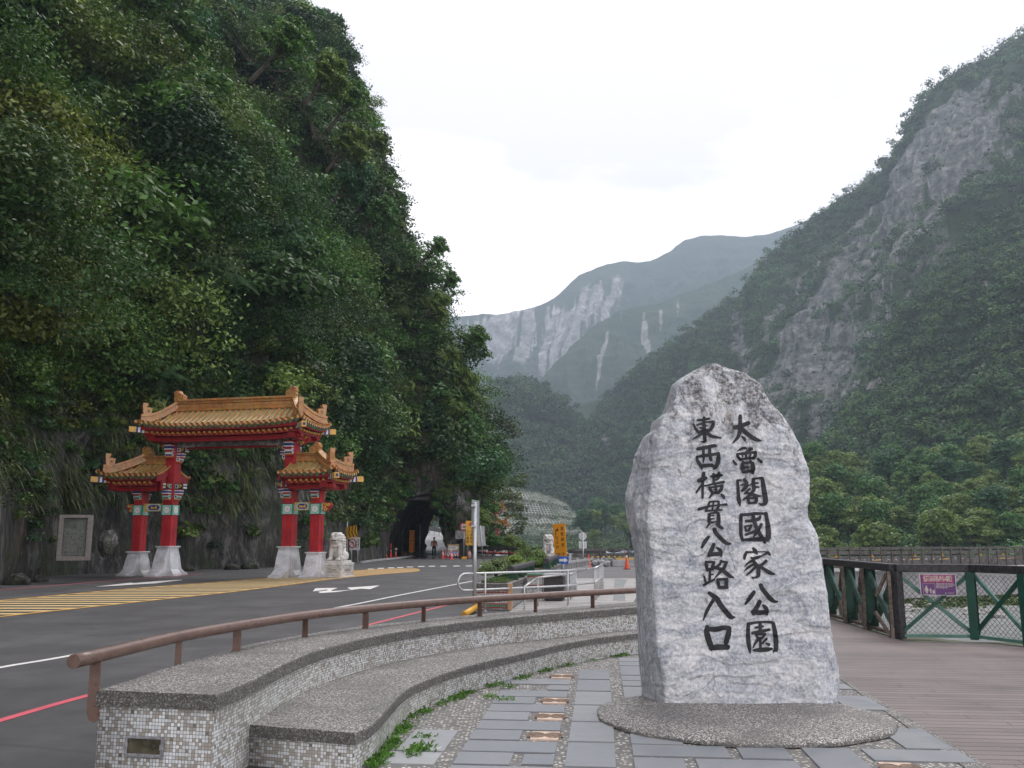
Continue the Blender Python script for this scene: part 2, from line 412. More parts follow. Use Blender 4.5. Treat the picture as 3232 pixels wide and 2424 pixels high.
def m_pebbles():
    m, nt, bs = newmat('pebble_mortar'); t = N(nt, 'TexCoord').outputs['Object']
    mpn = N(nt, 'Mapping', {0: t}); mpn.inputs['Scale'].default_value = (1, 1.35, 1)
    v = N(nt, 'TexVoronoi', {'Vector': mpn.outputs[0], 'Scale': 27, 'Randomness': .95}); g = N(nt, 'SeparateColor', {0: v.outputs['Color']})
    peb = ramp(nt, v.outputs['Distance'], [(.33, 1.0), (.46, 0.0)])
    light = ramp(nt, g.outputs[0], [(.50, 0.0), (.56, 1.0)])
    pc = mixc(nt, light, ramp(nt, g.outputs[1], [(0., (.07, .07, .07)), (1., (.17, .165, .16))]), ramp(nt, g.outputs[2], [(0., (.45, .43, .38)), (1., (.72, .70, .64))]))
    mort = ramp(nt, noise(nt, t, 7, 6, .7), [(.3, (.085, .083, .078)), (.7, (.17, .165, .155))])
    c = mixc(nt, peb, mort, pc)
    nt.links.new(c, bs.inputs['Base Color']); bs.inputs['Roughness'].default_value = .7
    bump(nt, bs, ramp(nt, v.outputs['Distance'], [(.0, 1.0), (.5, 0.0)]), .7, .01)
    return m
PEBBLE = m_pebbles()
def m_slate():
    m, nt, bs = newmat('slate_paver'); t = N(nt, 'TexCoord').outputs['Object']
    at = N(nt, 'Attribute', attribute_name='tone').outputs['Fac']
    c = mixc(nt, at, (.150, .166, .188), (.335, .348, .352)); c = mixc(nt, math_(nt, 'MULTIPLY', ramp(nt, noise(nt, t, .8, 3), [(.35, 0.0), (.65, .4)]), 1.0), c, (.20, .21, .22))
    st = noise(nt, t, 3.5, 6, .65)
    c = mixc(nt, ramp(nt, st, [(.4, 0.0), (.75, .45)]), c, (.25, .255, .25))
    spot = noise(nt, t, 11, 4, .7); c = mixc(nt, ramp(nt, spot, [(.66, 0.0), (.78, .5)]), c, (.07, .07, .07))
    nt.links.new(c, bs.inputs['Base Color'])
    nt.links.new(ramp(nt, st, [(.3, .38), (.7, .6)]), bs.inputs['Roughness'])
    bump(nt, bs, noise(nt, t, 18, 5, .6), .18, .006)
    return m
SLATE = m_slate()
def m_deck(name, c0, c1, ang, wdt, gap):
    m, nt, bs = newmat(name); t = N(nt, 'TexCoord').outputs['Object']
    mpn = N(nt, 'Mapping', {0: t}); mpn.inputs['Rotation'].default_value = (0, 0, ang)
    s = N(nt, 'SeparateXYZ', {0: mpn.outputs[0]}); y = math_(nt, 'MULTIPLY', s.outputs[1], 1 / wdt)
    fy = math_(nt, 'FRACT', y); e = math_(nt, 'MINIMUM', fy, math_(nt, 'SUBTRACT', 1.0, fy))
    row = math_(nt, 'FLOOR', y)
    wn = N(nt, 'TexWhiteNoise', {1: row}, noise_dimensions='1D').outputs['Value']
    xo = math_(nt, 'ADD', math_(nt, 'MULTIPLY', s.outputs[0], .42), math_(nt, 'MULTIPLY', wn, 7.0))
    fx = math_(nt, 'FRACT', xo); ex = math_(nt, 'MINIMUM', fx, math_(nt, 'SUBTRACT', 1.0, fx))
    st = N(nt, 'Mapping', {0: mpn.outputs[0]}); st.inputs['Scale'].default_value = (1.5, 32, 1)
    grain = noise(nt, st.outputs[0], 1.0, 6, .65)
    c = mixc(nt, grain, c0, c1); c = mixc(nt, math_(nt, 'MULTIPLY', wn, .75), c, [k * .72 for k in c0])
    pat = noise(nt, t, .9, 5, .6); c = mixc(nt, ramp(nt, pat, [(.4, 0.0), (.75, .4)]), c, [min(1, k * 1.35) for k in c1])
    spk = noise(nt, t, 45, 2); c = mixc(nt, ramp(nt, spk, [(.70, 0.0), (.74, .5)]), c, (.5, .48, .45))
    line = math_(nt, 'MAXIMUM', ramp(nt, e, [(gap, 1.0), (gap * 1.7, 0.0)]), ramp(nt, ex, [(.0015, 1.0), (.003, 0.0)]))
    c = mixc(nt, math_(nt, 'MULTIPLY', line, .92), c, (.022, .019, .018))
    nt.links.new(c, bs.inputs['Base Color']); nt.links.new(ramp(nt, pat, [(.3, .42), (.7, .62)]), bs.inputs['Roughness'])
    bump(nt, bs, math_(nt, 'ADD', math_(nt, 'SUBTRACT', 1.0, line), math_(nt, 'MULTIPLY', grain, .35)), .45, .006)
    return m
DECK = m_deck('purple_brown_decking', (.120, .094, .088), (.205, .168, .160), R(5.6), .145, .05)
PLANK = m_deck('weathered_dark_planks', (.055, .05, .05), (.11, .10, .10), R(-4), .3, .04)
PALEPLANK = m_deck('pale_ramp_planks', (.27, .26, .25), (.44, .42, .40), R(-6), .62, .05)
def m_earth():
    m, nt, bs = newmat('earth_and_scrub'); t = N(nt, 'TexCoord').outputs['Object']
    a = noise(nt, t, .18, 6, .6); b = noise(nt, t, 2.1, 5, .65)
    c = ramp(nt, a, [(.35, (.05, .085, .025)), (.5, (.085, .10, .045)), (.62, (.22, .21, .19))])
    c = mixc(nt, .5, c, ramp(nt, b, [(.35, (.04, .06, .02)), (.7, (.20, .19, .17))]))
    nt.links.new(c, bs.inputs['Base Color']); bs.inputs['Roughness'].default_value = .9
    bump(nt, bs, b, .8, .2)
    return m
EARTH = m_earth()
def m_water():
    m, nt, bs = newmat('grey_river_water'); t = N(nt, 'TexCoord').outputs['Object']
    mpn = N(nt, 'Mapping', {0: t}); mpn.inputs['Scale'].default_value = (.35, 1.1, 1)
    n1 = noise(nt, mpn.outputs[0], .9, 6, .65, .5)
    c = ramp(nt, n1, [(.35, (.16, .165, .165)), (.62, (.30, .305, .30)), (.72, (.55, .56, .56))])
    nt.links.new(c, bs.inputs['Base Color']); bs.inputs['Roughness'].default_value = .3
    bump(nt, bs, n1, .9, .25)
    return m
WATER = m_water()
MARBLE_W = None

# ================================================================== terrain
def sstep(x): x = np.clip(x, 0, 1); return x * x * (3 - 2 * x)
def terrain_z(X, Y):
    d1 = np.minimum(X - 7.0, Y - 15.4); d2 = np.minimum(X - 4.6, Y - 57); d3 = np.minimum(X - 1.0, Y - 92)
    d = np.maximum(np.maximum(d1, d2), d3)
    dr = sstep(d / 9.0)
    base = -8.3 + 3.6 * sstep((Y - 112 - .12 * X) / 26.0) + 2.0 * sstep((Y - 150) / 120)
    lo = -.02 - 1.1 * sstep((Y - 88) / 14) * (X < 40)
    return lo * (1 - dr) + base * dr
def axis(lo, a, b, hi, st, gr=1.13):
    v = list(np.arange(a, b + 1e-6, st)); s = st
    while v[-1] < hi: s *= gr; v.append(v[-1] + s)
    s = st
    while v[0] > lo: s *= gr; v.insert(0, v[0] - s)
    return np.array(v)
ax_, ay_ = axis(-3600, -30, 60, 3600, 1.0), axis(-60, -10, 160, 3900, 1.0)
XX, YY = np.meshgrid(ax_, ay_, indexing='ij'); ZZ = terrain_z(XX, YY)
Pn = np.c_[XX.ravel(), YY.ravel(), np.zeros(XX.size)]
am = np.clip((-ZZ.ravel() - .5) / 6, 0, 1) * .5
ZZ = ZZ + (fbm(Pn, .25, 4, 3) * am).reshape(ZZ.shape)
g = np_mesh('ground', np.c_[XX.ravel(), YY.ravel(), ZZ.ravel()], gridfaces(len(ax_), len(ay_)), EARTH, smooth=True); g['kind'] = 'structure'
sheet('river', [(8, 10), (420, 10), (420, 190), (8, 190)], -7.5, WATER)
# ---- asphalt road, one sheet
sheet('road', [(-40, -20), (3.2, -20), (3.2, 14), (6.4, 24), (6.0, 52), (2.2, 56), (-3.2, 79), (-3.0, 90), (-14, 90), (-40, 90)], 0.0, ASPHALT)
# ---- road up the valley beyond the tunnel (climbs)
CONC_ROAD = paint('wet_pale_concrete', (.46, .46, .45), .35, var=.2, scale=.5, dirt=.5, dirtcol=(.25, .25, .25))
V = []
for Y, z, xa, xb in ((89, .012, -13.5, -3.2), (100, .25, -13, -3.4), (115, .8, -14, -4), (135, 1.9, -16, -4.5), (160, 3.6, -20, -5)):
    V += [(xa, Y, z), (xb, Y, z)]
o = np_mesh('valley_road', np.array(V), np.array([(2 * i, 2 * i + 1, 2 * i + 3, 2 * i + 2) for i in range(4)]), CONC_ROAD); o['kind'] = 'structure'
# ---- painted road markings
def gl(pts, z=.005): return [G(x, y, 0) for x, y in pts]
def curve_px(pts, n=60): return catmull([(G(x, y).x, G(x, y).y) for x, y in pts], n)
ribbon('red_kerb_line', curve_px([(-260, 2352), (0, 2275), (280, 2195), (700, 2088), (1165, 1972), (1395, 1914), (1500, 1889)]), .11, .004, RED_MK)
ribbon('white_edge_line', curve_px([(-200, 2148), (0, 2107), (210, 2072), (600, 1998), (1075, 1916), (1250, 1881), (1400, 1852), (1502, 1832)]), .12, .004, WHITE_MK)
ribbon('red_edge_line', curve_px([(-200, 1876), (0, 1862), (200, 1846), (380, 1831), (560, 1818), (640, 1811)]), .13, .004, RED_MK)
TOPE = [(-350, 1922), (0, 1896), (316, 1867), (520, 1850), (700, 1837), (852, 1825), (1000, 1814), (1104, 1803), (1200, 1796), (1290, 1794), (1330, 1799)]
BOTE = [(-350, 1988), (0, 1947), (316, 1913), (520, 1891), (700, 1872), (880, 1850), (1000, 1834), (1104, 1822), (1200, 1813), (1290, 1806), (1332, 1801)]
tE, bE = curve_px(TOPE, 140), curve_px(BOTE, 140)
ribbon('yellow_island_edge', tE[:-2], .16, .008, YEL_MK); ribbon('yellow_island_edge', bE[:-2], .16, .008, YEL_MK)
# hatch stripes: clip lines of constant Y against the island outline
poly = [tuple(p) for p in tE] + [tuple(p) for p in bE[::-1]]
def clipx(Y, slope=-.012):
    xs = []
    for i in range(len(poly)):
        (x0, y0), (x1, y1) = poly[i], poly[(i + 1) % len(poly)]
        a, b = y0 - Y - slope * x0, y1 - Y - slope * x1
        if (a < 0) != (b < 0): t = a / (a - b); xs.append(x0 + t * (x1 - x0))
    return sorted(xs)
hv, hf = [], []
for k in range(72):
    Y0 = 17.6 + k * .80
    if Y0 > 39.5: break
    a, b = clipx(Y0), clipx(Y0 + .34)
    if len(a) >= 2 and len(b) >= 2 and a[-1] - a[0] > .2:
        n = len(hv); s = -.012
        hv += [(a[0], Y0 + s * a[0], .0045), (a[-1], Y0 + s * a[-1], .0045), (b[-1], Y0 + .34 + s * b[-1], .0045), (b[0], Y0 + .34 + s * b[0], .0045)]; hf.append((n, n + 1, n + 2, n + 3))
o = np_mesh('yellow_hatching', np.array(hv), np.array(hf), PALEYEL_MK); o['kind'] = 'structure'
i0 = [i for i in range(140) if tE[i][1] > 42.0][0]; j0 = [i for i in range(140) if bE[i][1] > 40.0][0]
sheet('yellow_island_fill', [tuple(p) for p in tE[i0:-2]] + [tuple(p) for p in bE[j0:-2][::-1]], .004, FADEYEL_MK)
def px_sheet(name, pts, z, m): return sheet(name, [tuple(G(x, y)[:2]) for x, y in pts], z, m)
px_sheet('lane_arrow', [(987, 1867), (996, 1857), (1034, 1856), (1066, 1856), (1046, 1863), (1048, 1866), (1108, 1862), (1096, 1855), (1140, 1852), (1199, 1848), (1168, 1860), (1140, 1858), (1060, 1869), (1010, 1872), (1004, 1868), (1032, 1864), (1034, 1861)], .004, WHITE_MK)
px_sheet('lane_arrow', [(300, 1852), (355, 1846), (415, 1839), (420, 1841), (500, 1834), (572, 1829.6), (576, 1831), (488, 1841.5), (440, 1844), (380, 1848)], .004, WHITE_MK)
for k, (zx, zy) in enumerate([(445, 1092), (560, 1083), (680, 1078), (785, 1074), (900, 1068), (1030, 1062), (1155, 1059), (1290, 1058), (1440, 1057), (1585, 1056), (1740, 1054)]):
    x, y = 1050 + zx * .27125, 1500 + zy * .27125
    px_sheet('lane_dash', [(x - 10, y - .9), (x + 10, y - 1.2), (x + 10, y + .9), (x - 10, y + 1.2)], .004, WHITE_MK)
# ================================================================== plaza, decking, kerb strip
AX = math.atan(.098)                         # the paving grid is turned a little against the view
U_ = Vector((math.cos(AX), -math.sin(AX))); V_ = Vector((math.sin(AX), math.cos(AX)))
O_ = Vector(G(1966, 2350)[:2])
def gp(a, b): return O_ + U_ * a + V_ * b
K0, K1 = [Vector(G(x, y)[:2]) for x, y in ((2642, 2135), (3124, 2424))]      # decking edge
kd = (K0 - K1).normalized(); Kfar, Knear = K0 + kd * 18, K1 - kd * 8
P0, P1 = [Vector(G(x, y)[:2]) for x, y in ((2740, 2206), (3047, 2424))]
pd = (P0 - P1).normalized()
SEATG = [(1162, 2420), (1211, 2357), (1272, 2282), (1325, 2249), (1394, 2218), (1496, 2180), (1638, 2143), (1760, 2107), (1882, 2081), (2008, 2064)]
JOINT = [(904, 2213), (1013, 2159), (1157, 2112), (1302, 2077), (1447, 2051), (1600, 2030), (2009, 1986)]
BACK = [(318, 2177), (506, 2115), (615, 2083), (796, 2032), (969, 2001), (1157, 1974), (1345, 1955), (1600, 1931), (2009, 1900)]
def ext(P, n=3, step=.8, turn=-.10):
    P = [Vector(p) for p in P]; d = (P[-1] - P[-2]).normalized(); a = 0
    for k in range(n):
        a += turn; c, s = math.cos(a), math.sin(a); e = Vector((d.x * c - d.y * s, d.x * s + d.y * c)); P.append(P[-1] + e * step)
    return P
ZS, ZU = .29, .62
cA = [Vector(G(1117, 2310, ZS)[:2])] + [Vector(G(x, y)[:2]) for x, y in SEATG]
cU = [Vector(G(676, 2190, ZU)[:2]), Vector(G(767, 2155, ZU)[:2])] + [Vector(G(x, y, ZS)[:2]) for x, y in JOINT]
cC = [Vector(G(x, y, ZU)[:2]) for x, y in BACK]
cJ = [Vector(G(781, 2285, ZS)[:2])] + [Vector(G(x, y, ZS)[:2]) for x, y in JOINT]
NB = 90
def sm(P):
    q = catmull(ext(P), NB)
    for _ in range(5): q[1:-1] = .25 * q[:-2] + .5 * q[1:-1] + .25 * q[2:]
    return q
cA, cU, cC, cJ = sm(cA), sm(cU), sm(cC), sm(cJ)
plaza = [tuple(p) for p in (cA * .6 + cU * .4)] + [tuple(Kfar)] + [tuple(Knear)] + [(-1.4, 2.0), (-1.5, 5.0)]
sheet('plaza_paving_bed', plaza, .004, PEBBLE)
sheet('boardwalk', [tuple(Knear), tuple(K0 + kd * 12), (6.9, 22), (6.55, 18.2), (6.35, 14.75), (7.5, 14.55), (9.2, 12.2), (12, 2), (12, -2)], .010, DECK)
# washed-pebble kerb strip between the paving and the decking
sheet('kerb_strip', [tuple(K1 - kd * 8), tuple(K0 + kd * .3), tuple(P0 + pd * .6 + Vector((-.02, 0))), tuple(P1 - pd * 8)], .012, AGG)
# pavers laid on the grid: strips, squares and clay tiles separated by pebble joints
SLABC = Vector((2.10, 8.60)); SLABX, SLABY, SLABA = 1.34, 1.17, R(-14)
def slab_e(q):
    d = Vector(q) - SLABC; c, s = math.cos(SLABA), math.sin(SLABA); return math.hypot((d.x * c + d.y * s) / SLABX, (-d.x * s + d.y * c) / SLABY)
def inside(p, mg=1.0):
    q = Vector(p)
    n = Vector((pd.y, -pd.x))
    if (q - P0).dot(n) > -.03: return False
    if slab_e(q) < .955: return False
    dA = np.linalg.norm(cA - np.array(q), axis=1); i = int(dA.argmin()); i = min(max(i, 1), NB - 2)
    t = cA[i + 1] - cA[i - 1]; side = t[0] * (q.y - cA[i][1]) - t[1] * (q.x - cA[i][0])
    if side > 0 or dA.min() < .07 + .28 * mg * (.6 + .6 * math.sin(q.y * 1.7) ** 2): return False
    return q.y < 13.5 and q.y > 2.5
pm = MB(); tones = []; clay = []
def paver(a0, a1, b0, b1, tone, iscl=False):
    ctr = gp((a0 + a1) / 2, (b0 + b1) / 2)
    cs = [(a0, b0), (a1, b0), (a1, b1), (a0, b1)]
    if not inside(ctr): return
    ok = [inside(gp(*c), 0.0) for c in cs]
    if not all(ok):
        near_slab = slab_e(ctr) < 1.6
        if not (near_slab and sum(ok) >= 1) and not (sum(ok) >= 3): return
    if iscl: clay.append((cs, ctr)); return
    q = [gp(*c) for c in cs]; ins = .006
    pm.add([(p.x, p.y, .002) for p in q] + [(p.x + (ctr.x - p.x) * ins, p.y + (ctr.y - p.y) * ins, .016) for p in q],
           [(4, 5, 6, 7), (0, 1, 5, 4), (1, 2, 6, 5), (2, 3, 7, 6), (3, 0, 4, 7)])
    tones.extend([tone] * 8)
rr = random.Random(4)
CW, CH, J = 1.20, .82, .085
for ci in range(-6, 5):
    for ri in range(-8, 11):
        a, b = ci * (CW + .135) - CW - .068, ri * CH + (.37 if ci % 2 else 0) + .02
        dark = .12 if ci >= 0 else .72
        T = lambda: min(1, max(0, dark + rr.uniform(-.25, .25)))
        j = .048; va = (ci * 3 + ri * 5) % 4 if ci != 0 else 0
        def put_(x0, x1, y0, y1, cl=False):
            if va & 1: x0, x1 = CW - x1, CW - x0
            if va & 2: y0, y1 = CH - j - y1, CH - j - y0
            paver(a + x0, a + x1, b + y0, b + y1, T(), cl)
        wl = .74 if ci != -2 else .48
        put_(0, wl, .40, .768)                                  # strip
        put_(0, .42, 0, .368)                                   # half tile
        put_(.42 + J, .74, .03, .34, (ci == 0 and ri % 4 != 3) or ci > 0)   # clay tile
        put_(.74 + J, CW, 0, .768)                              # tall tile
pv = pm.build('slate_pavers', SLATE); pv['kind'] = 'structure'
at = pv.data.attributes.new('tone', 'FLOAT', 'POINT'); at.data.foreach_set('value', tones)
CLAY = paint('pale_clay_tile', (.55, .43, .34), .8, var=.15, scale=9, dirt=.25, dirtcol=(.32, .22, .16)); RELIEF = paint('dark_relief_mark', (.24, .18, .14), .85, var=.3, scale=30)
cm = MB(); rm = MB()
for k, (cs, c) in enumerate(clay):
    q = [gp(*x) for x in cs]
    cm.add([(p.x, p.y, .002) for p in q] + [(p.x + (c.x - p.x) * .01, p.y + (c.y - p.y) * .01, .017) for p in q], [(4, 5, 6, 7), (0, 1, 5, 4), (1, 2, 6, 5), (2, 3, 7, 6), (3, 0, 4, 7)])
    for s_ in (-1, 1):                      # leaf reliefs: a ribbed oval and a ring
        o2 = c + U_ * s_ * .075
        for rib in range(7):
            yy = (rib - 3) / 3.4; hw = .07 * math.sqrt(max(.02, 1 - yy * yy)); yo = yy * .085
            p0, p1 = o2 + U_ * -hw + V_ * yo, o2 + U_ * hw + V_ * (yo + .012 * s_)
            rm.beam((p0.x, p0.y, .0195), (p1.x, p1.y, .0195), .011, .005)
        ring = [o2 + U_ * .075 * math.cos(t) + V_ * .09 * math.sin(t) for t in np.linspace(0, 2 * math.pi, 15)]
        for i in range(14): rm.beam((ring[i].x, ring[i].y, .0194), (ring[i + 1].x, ring[i + 1].y, .0194), .009, .0048)
ct = cm.build('clay_relief_tiles', CLAY); ct['kind'] = 'structure'
rt = rm.build('relief_carving', RELIEF, ct)
# round drain in the pebble bed
dr = empty('floor_drain', (0, 0, 0), 0, 'small round dark drain cover in the pebble margin beside the bench', 'drain')
dp = G(1362, 2364); dr.location = (dp.x, dp.y, .004)
STEEL = paint('galvanised_steel', (.42, .44, .45), .42, .75, .12, 12); DARKM = paint('dark_iron', (.05, .05, .05), .55, .5, .2, 30, .3, (.10, .07, .05))
m1 = MB(); m1.lathe([(.075, 0), (.082, .004), (.082, .012), (.068, .014), (.066, .004)], 24); m1.build('rim', STEEL, dr, True)
m1 = MB(); m1.lathe([(.065, .003), (.062, .008), (.01, .011)], 20); m1.build('cover', DARKM, dr, True)

# ================================================================== curved tiled bench
bench = empty('curved_bench', (0, 0, 0), 0, 'long curved two-tier bench faced with small white and beige mosaic tiles', 'bench')
def nrm2(a): return a / np.linalg.norm(a, axis=1)[:, None]
def sweep_slab(name, f, b, z0, z1, over_f, over_b, mat, bev=.018, wob=0.0):
    d = nrm2(f - b); F_, B_ = f + d * over_f, b - d * over_b
    T = nrm2(np.gradient(f, axis=0)); F_ = F_.copy(); B_ = B_.copy()
    F_[0] -= T[0] * .02; B_[0] -= T[0] * .02
    n = len(f); W = np.linalg.norm(F_ - B_, axis=1)[:, None]
    m = 14
    prof = [(0, z0), (0, z1 - bev), (bev * .3, z1 - bev * .3), (bev, z1)] + [(None, k / m) for k in range(1, m)] + [(-bev, z1), (-bev * .3, z1 - bev * .3), (-.0, z1 - bev), (-.0001, z0)]
    V = []
    for i in range(n):
        ddir = (F_[i] - B_[i]) / W[i]
        for off, z in prof:
            if off is None: p = B_[i] + ddir * (bev + (W[i, 0] - 2 * bev) * z); zz = z1
            elif off < 0 or (off == 0 and False): p = F_[i] + ddir * off; zz = z
            else: p = B_[i] + ddir * off; zz = z
            V.append((p[0], p[1], zz))
    V = np.array(V); k = len(prof)
    V[-0 if False else 0:0] = V[0:0]
    # the last three profile points lie on the front edge
    for i in range(n):
        ddir = (F_[i] - B_[i]) / W[i]
        V[i * k + k - 2, :2] = F_[i]; V[i * k + k - 1, :2] = F_[i]
    if wob:
        V[:, 2] += fbm(V, 7, 3, 5) * wob; V[:, :2] += (fbm(V, 9, 3, 8) * wob)[:, None]
    Fq = []
    for i in range(n - 1):
        for j in range(k - 1): Fq.append((i * k + j, i * k + j + 1, (i + 1) * k + j + 1, (i + 1) * k + j))
        Fq.append((i * k + k - 1, i * k, (i + 1) * k, (i + 1) * k + k - 1))
    me = bpy.data.meshes.new(name); me.from_pydata([tuple(v) for v in V], [], [f[::-1] for f in Fq] + [tuple(range(k)), tuple((n - 1) * k + j for j in range(k))[::-1]])
    me.materials.append(mat); me.update(); bmf = bmesh.new(); bmf.from_mesh(me); bmesh.ops.recalc_face_normals(bmf, faces=bmf.faces); bmf.to_mesh(me); bmf.free()
    o = bpy.data.objects.new(name, me); COL.objects.link(o); o.parent = bench; return o
def sweep_wall(name, f, b, z0, z1, mat):
    """front face, near end and back face as one UV-mapped strip; top and far end closed"""
    path = np.r_[b[::-1], f]                     # back face from the far end, round the near end, front face
    n = len(path); l = np.r_[0, np.cumsum(np.linalg.norm(np.diff(path, axis=0), axis=1))]
    V = np.r_[np.c_[path, np.full(n, z0)], np.c_[path, np.full(n, z1)]]; UV = np.r_[np.c_[l, np.full(n, z0)], np.c_[l, np.full(n, z1)]]
    Fq = np.array([(i, i + 1, n + i + 1, n + i) for i in range(n - 1)] + [(n - 1, 0, n, 2 * n - 1)])
    return np_mesh(name, V, Fq, mat, bench, uv=UV)
WOB = .0055
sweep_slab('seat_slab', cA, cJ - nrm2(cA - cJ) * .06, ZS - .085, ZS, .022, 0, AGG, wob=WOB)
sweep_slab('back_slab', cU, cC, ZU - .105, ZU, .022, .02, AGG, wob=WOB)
# wall ends: the upper tier starts nearer to the viewer than the seat
sweep_wall('seat_wall', cA, cJ - nrm2(cA - cJ) * .05, 0.0, ZS - .083, MOSAIC)
sweep_wall('back_wall', cU, cC, 0.0, ZU - .103, MOSAIC)
# recessed light in the near end wall
e0, e1 = Vector(cC[0]), Vector(cU[0]); ex = (e1 - e0).normalized(); en = Vector((ex.y, -ex.x))
if en.y > 0: en = -en
lp = e0.lerp(e1, .43); Lz = .265
fx = empty('recessed_wall_light', (lp.x + en.x * .002, lp.y + en.y * .002, Lz), math.atan2(ex.y, ex.x), 'rectangular recessed light with murky glass in the tiled end of the bench', 'light')
fm = MB(); wv, hv_ = .27, .115
for (cx, cz, dx, dz) in ((0, hv_ / 2, wv, .016), (0, -hv_ / 2, wv + .02, .022), (-wv / 2, 0, .02, hv_), (wv / 2, 0, .02, hv_)): fm.box((cx, -.008, cz), (dx, .02, dz))
for s_ in (-1, 1): fm.box((s_ * wv / 2, -.012, .0), (.03, .02, .035))
fm.build('frame', paint('corroded_zinc', (.36, .37, .38), .5, .6, .25, 40, .5, (.16, .16, .16)), fx, bevel=.003)
gmat, gnt, gbs = newmat('murky_glass'); gt = N(gnt, 'TexCoord').outputs['Object']
gnt.links.new(ramp(gnt, noise(gnt, gt, 9, 4, .6, .8), [(.3, (.02, .022, .016)), (.5, (.07, .065, .04)), (.75, (.16, .14, .10))]), gbs.inputs['Base Color'])
gbs.inputs['Roughness'].default_value = .18
MB().box((0, -.003, 0), (wv - .02, .006, hv_ - .016)).build('glass', gmat, fx)
# ---- brown tube handrail behind the bench
BROWN = paint('brown_painted_steel', (.138, .086, .068), .36, 0.0, .12, 7, .28, (.085, .035, .022), .06, .5, 60)
RAILPX = [(231, 2088), (362, 2057), (564, 2009), (749, 1976), (969, 1942), (1157, 1921), (1345, 1904), (1519, 1891), (1640, 1884), (1820, 1873), (2009, 1863)]
ZR = .845
rail = empty('tube_handrail', (0, 0, 0), 0, 'thick brown steel tube handrail running along the back of the curved bench', 'handrail')
rc = [Vector(G(x, y, ZR)[:2]) for x, y in RAILPX]; rc = catmull(ext(rc), 70)
for _ in range(3): rc[1:-1] = .25 * rc[:-2] + .5 * rc[1:-1] + .25 * rc[2:]
tb = MB(); tb.tube([(p[0], p[1], ZR) for p in rc], .047, 20); tbo = tb.build('rail', BROWN, rail, True)
for f in tbo.data.polygons:
    if len(f.vertices) > 4: f.use_smooth = False
l = np.r_[0, np.cumsum(np.linalg.norm(np.diff(rc, axis=0), axis=1))]
px, py = proj(np.c_[rc, np.full(len(rc), ZR)])
for sx in (304, 566, 750, 965, 1155, 1338, 1515, 1690, 1870, 2040):
    t = np.interp(sx, px, l); p = np.array([np.interp(t, l, rc[:, k]) for k in (0, 1)])
    i = int(np.linalg.norm(cC - p, axis=1).argmin()); q = cC[i]; dv = (q - p); dl = np.linalg.norm(dv) + 1e-6; dv = dv / dl
    tdir = cC[min(i + 1, NB - 1)] - cC[max(i - 1, 0)]; tdir = tdir / np.linalg.norm(tdir)
    sup = MB(); top = ZR - .035
    # flat plate bent in a J: straight down behind the slab, rounded foot meeting the wall
    M = Matrix(((dv[0], 0, tdir[0], p[0] - tdir[0] * .006), (dv[1], 0, tdir[1], p[1] - tdir[1] * .006), (0, 1, 0, 0), (0, 0, 0, 1)))
    rch = max(dl - .0, .03)
    pl = [(-.036, top), (.036, top), (.036, ZU + .02), (.05, ZU - .01), (rch, ZU - .01), (rch, ZU - .20), (.02, ZU - .215), (-.015, ZU - .20), (-.036, ZU - .15)]
    sup.prism(pl, M, .012); so_ = sup.build('bracket', BROWN, rail)
# ================================================================== inscribed marble boulder on its pebble slab
slab = MB(); ns = 72; tops = []
for k in range(ns):
    a = 2 * math.pi * k / ns; r = 1 + .018 * math.sin(3 * a + 1) + .008 * math.sin(11 * a) + rr.uniform(-.005, .005); ux, uy = SLABX * r * math.cos(a), SLABY * r * math.sin(a); c_, s_ = math.cos(SLABA), math.sin(SLABA)
    tops.append((SLABC.x + ux * c_ - uy * s_, SLABC.y + ux * s_ + uy * c_))
rings = [(1.0, .012), (1.0, .03), (.985, .048), (.9, .06), (.6, .07), (.3, .07)]
vs = []
for s_, z in rings: vs += [(SLABC.x + (x - SLABC.x) * s_, SLABC.y + (y - SLABC.y) * s_, z) for x, y in tops]
fs = [(i * ns + k, i * ns + (k + 1) % ns, (i + 1) * ns + (k + 1) % ns, (i + 1) * ns + k) for i in range(len(rings) - 1) for k in range(ns)] + [tuple((len(rings) - 1) * ns + k for k in range(ns))]
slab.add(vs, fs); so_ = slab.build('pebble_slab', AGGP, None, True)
tag(so_, 'rough round washed-pebble slab lying flat on the slate paving under the inscribed boulder', 'base slab')
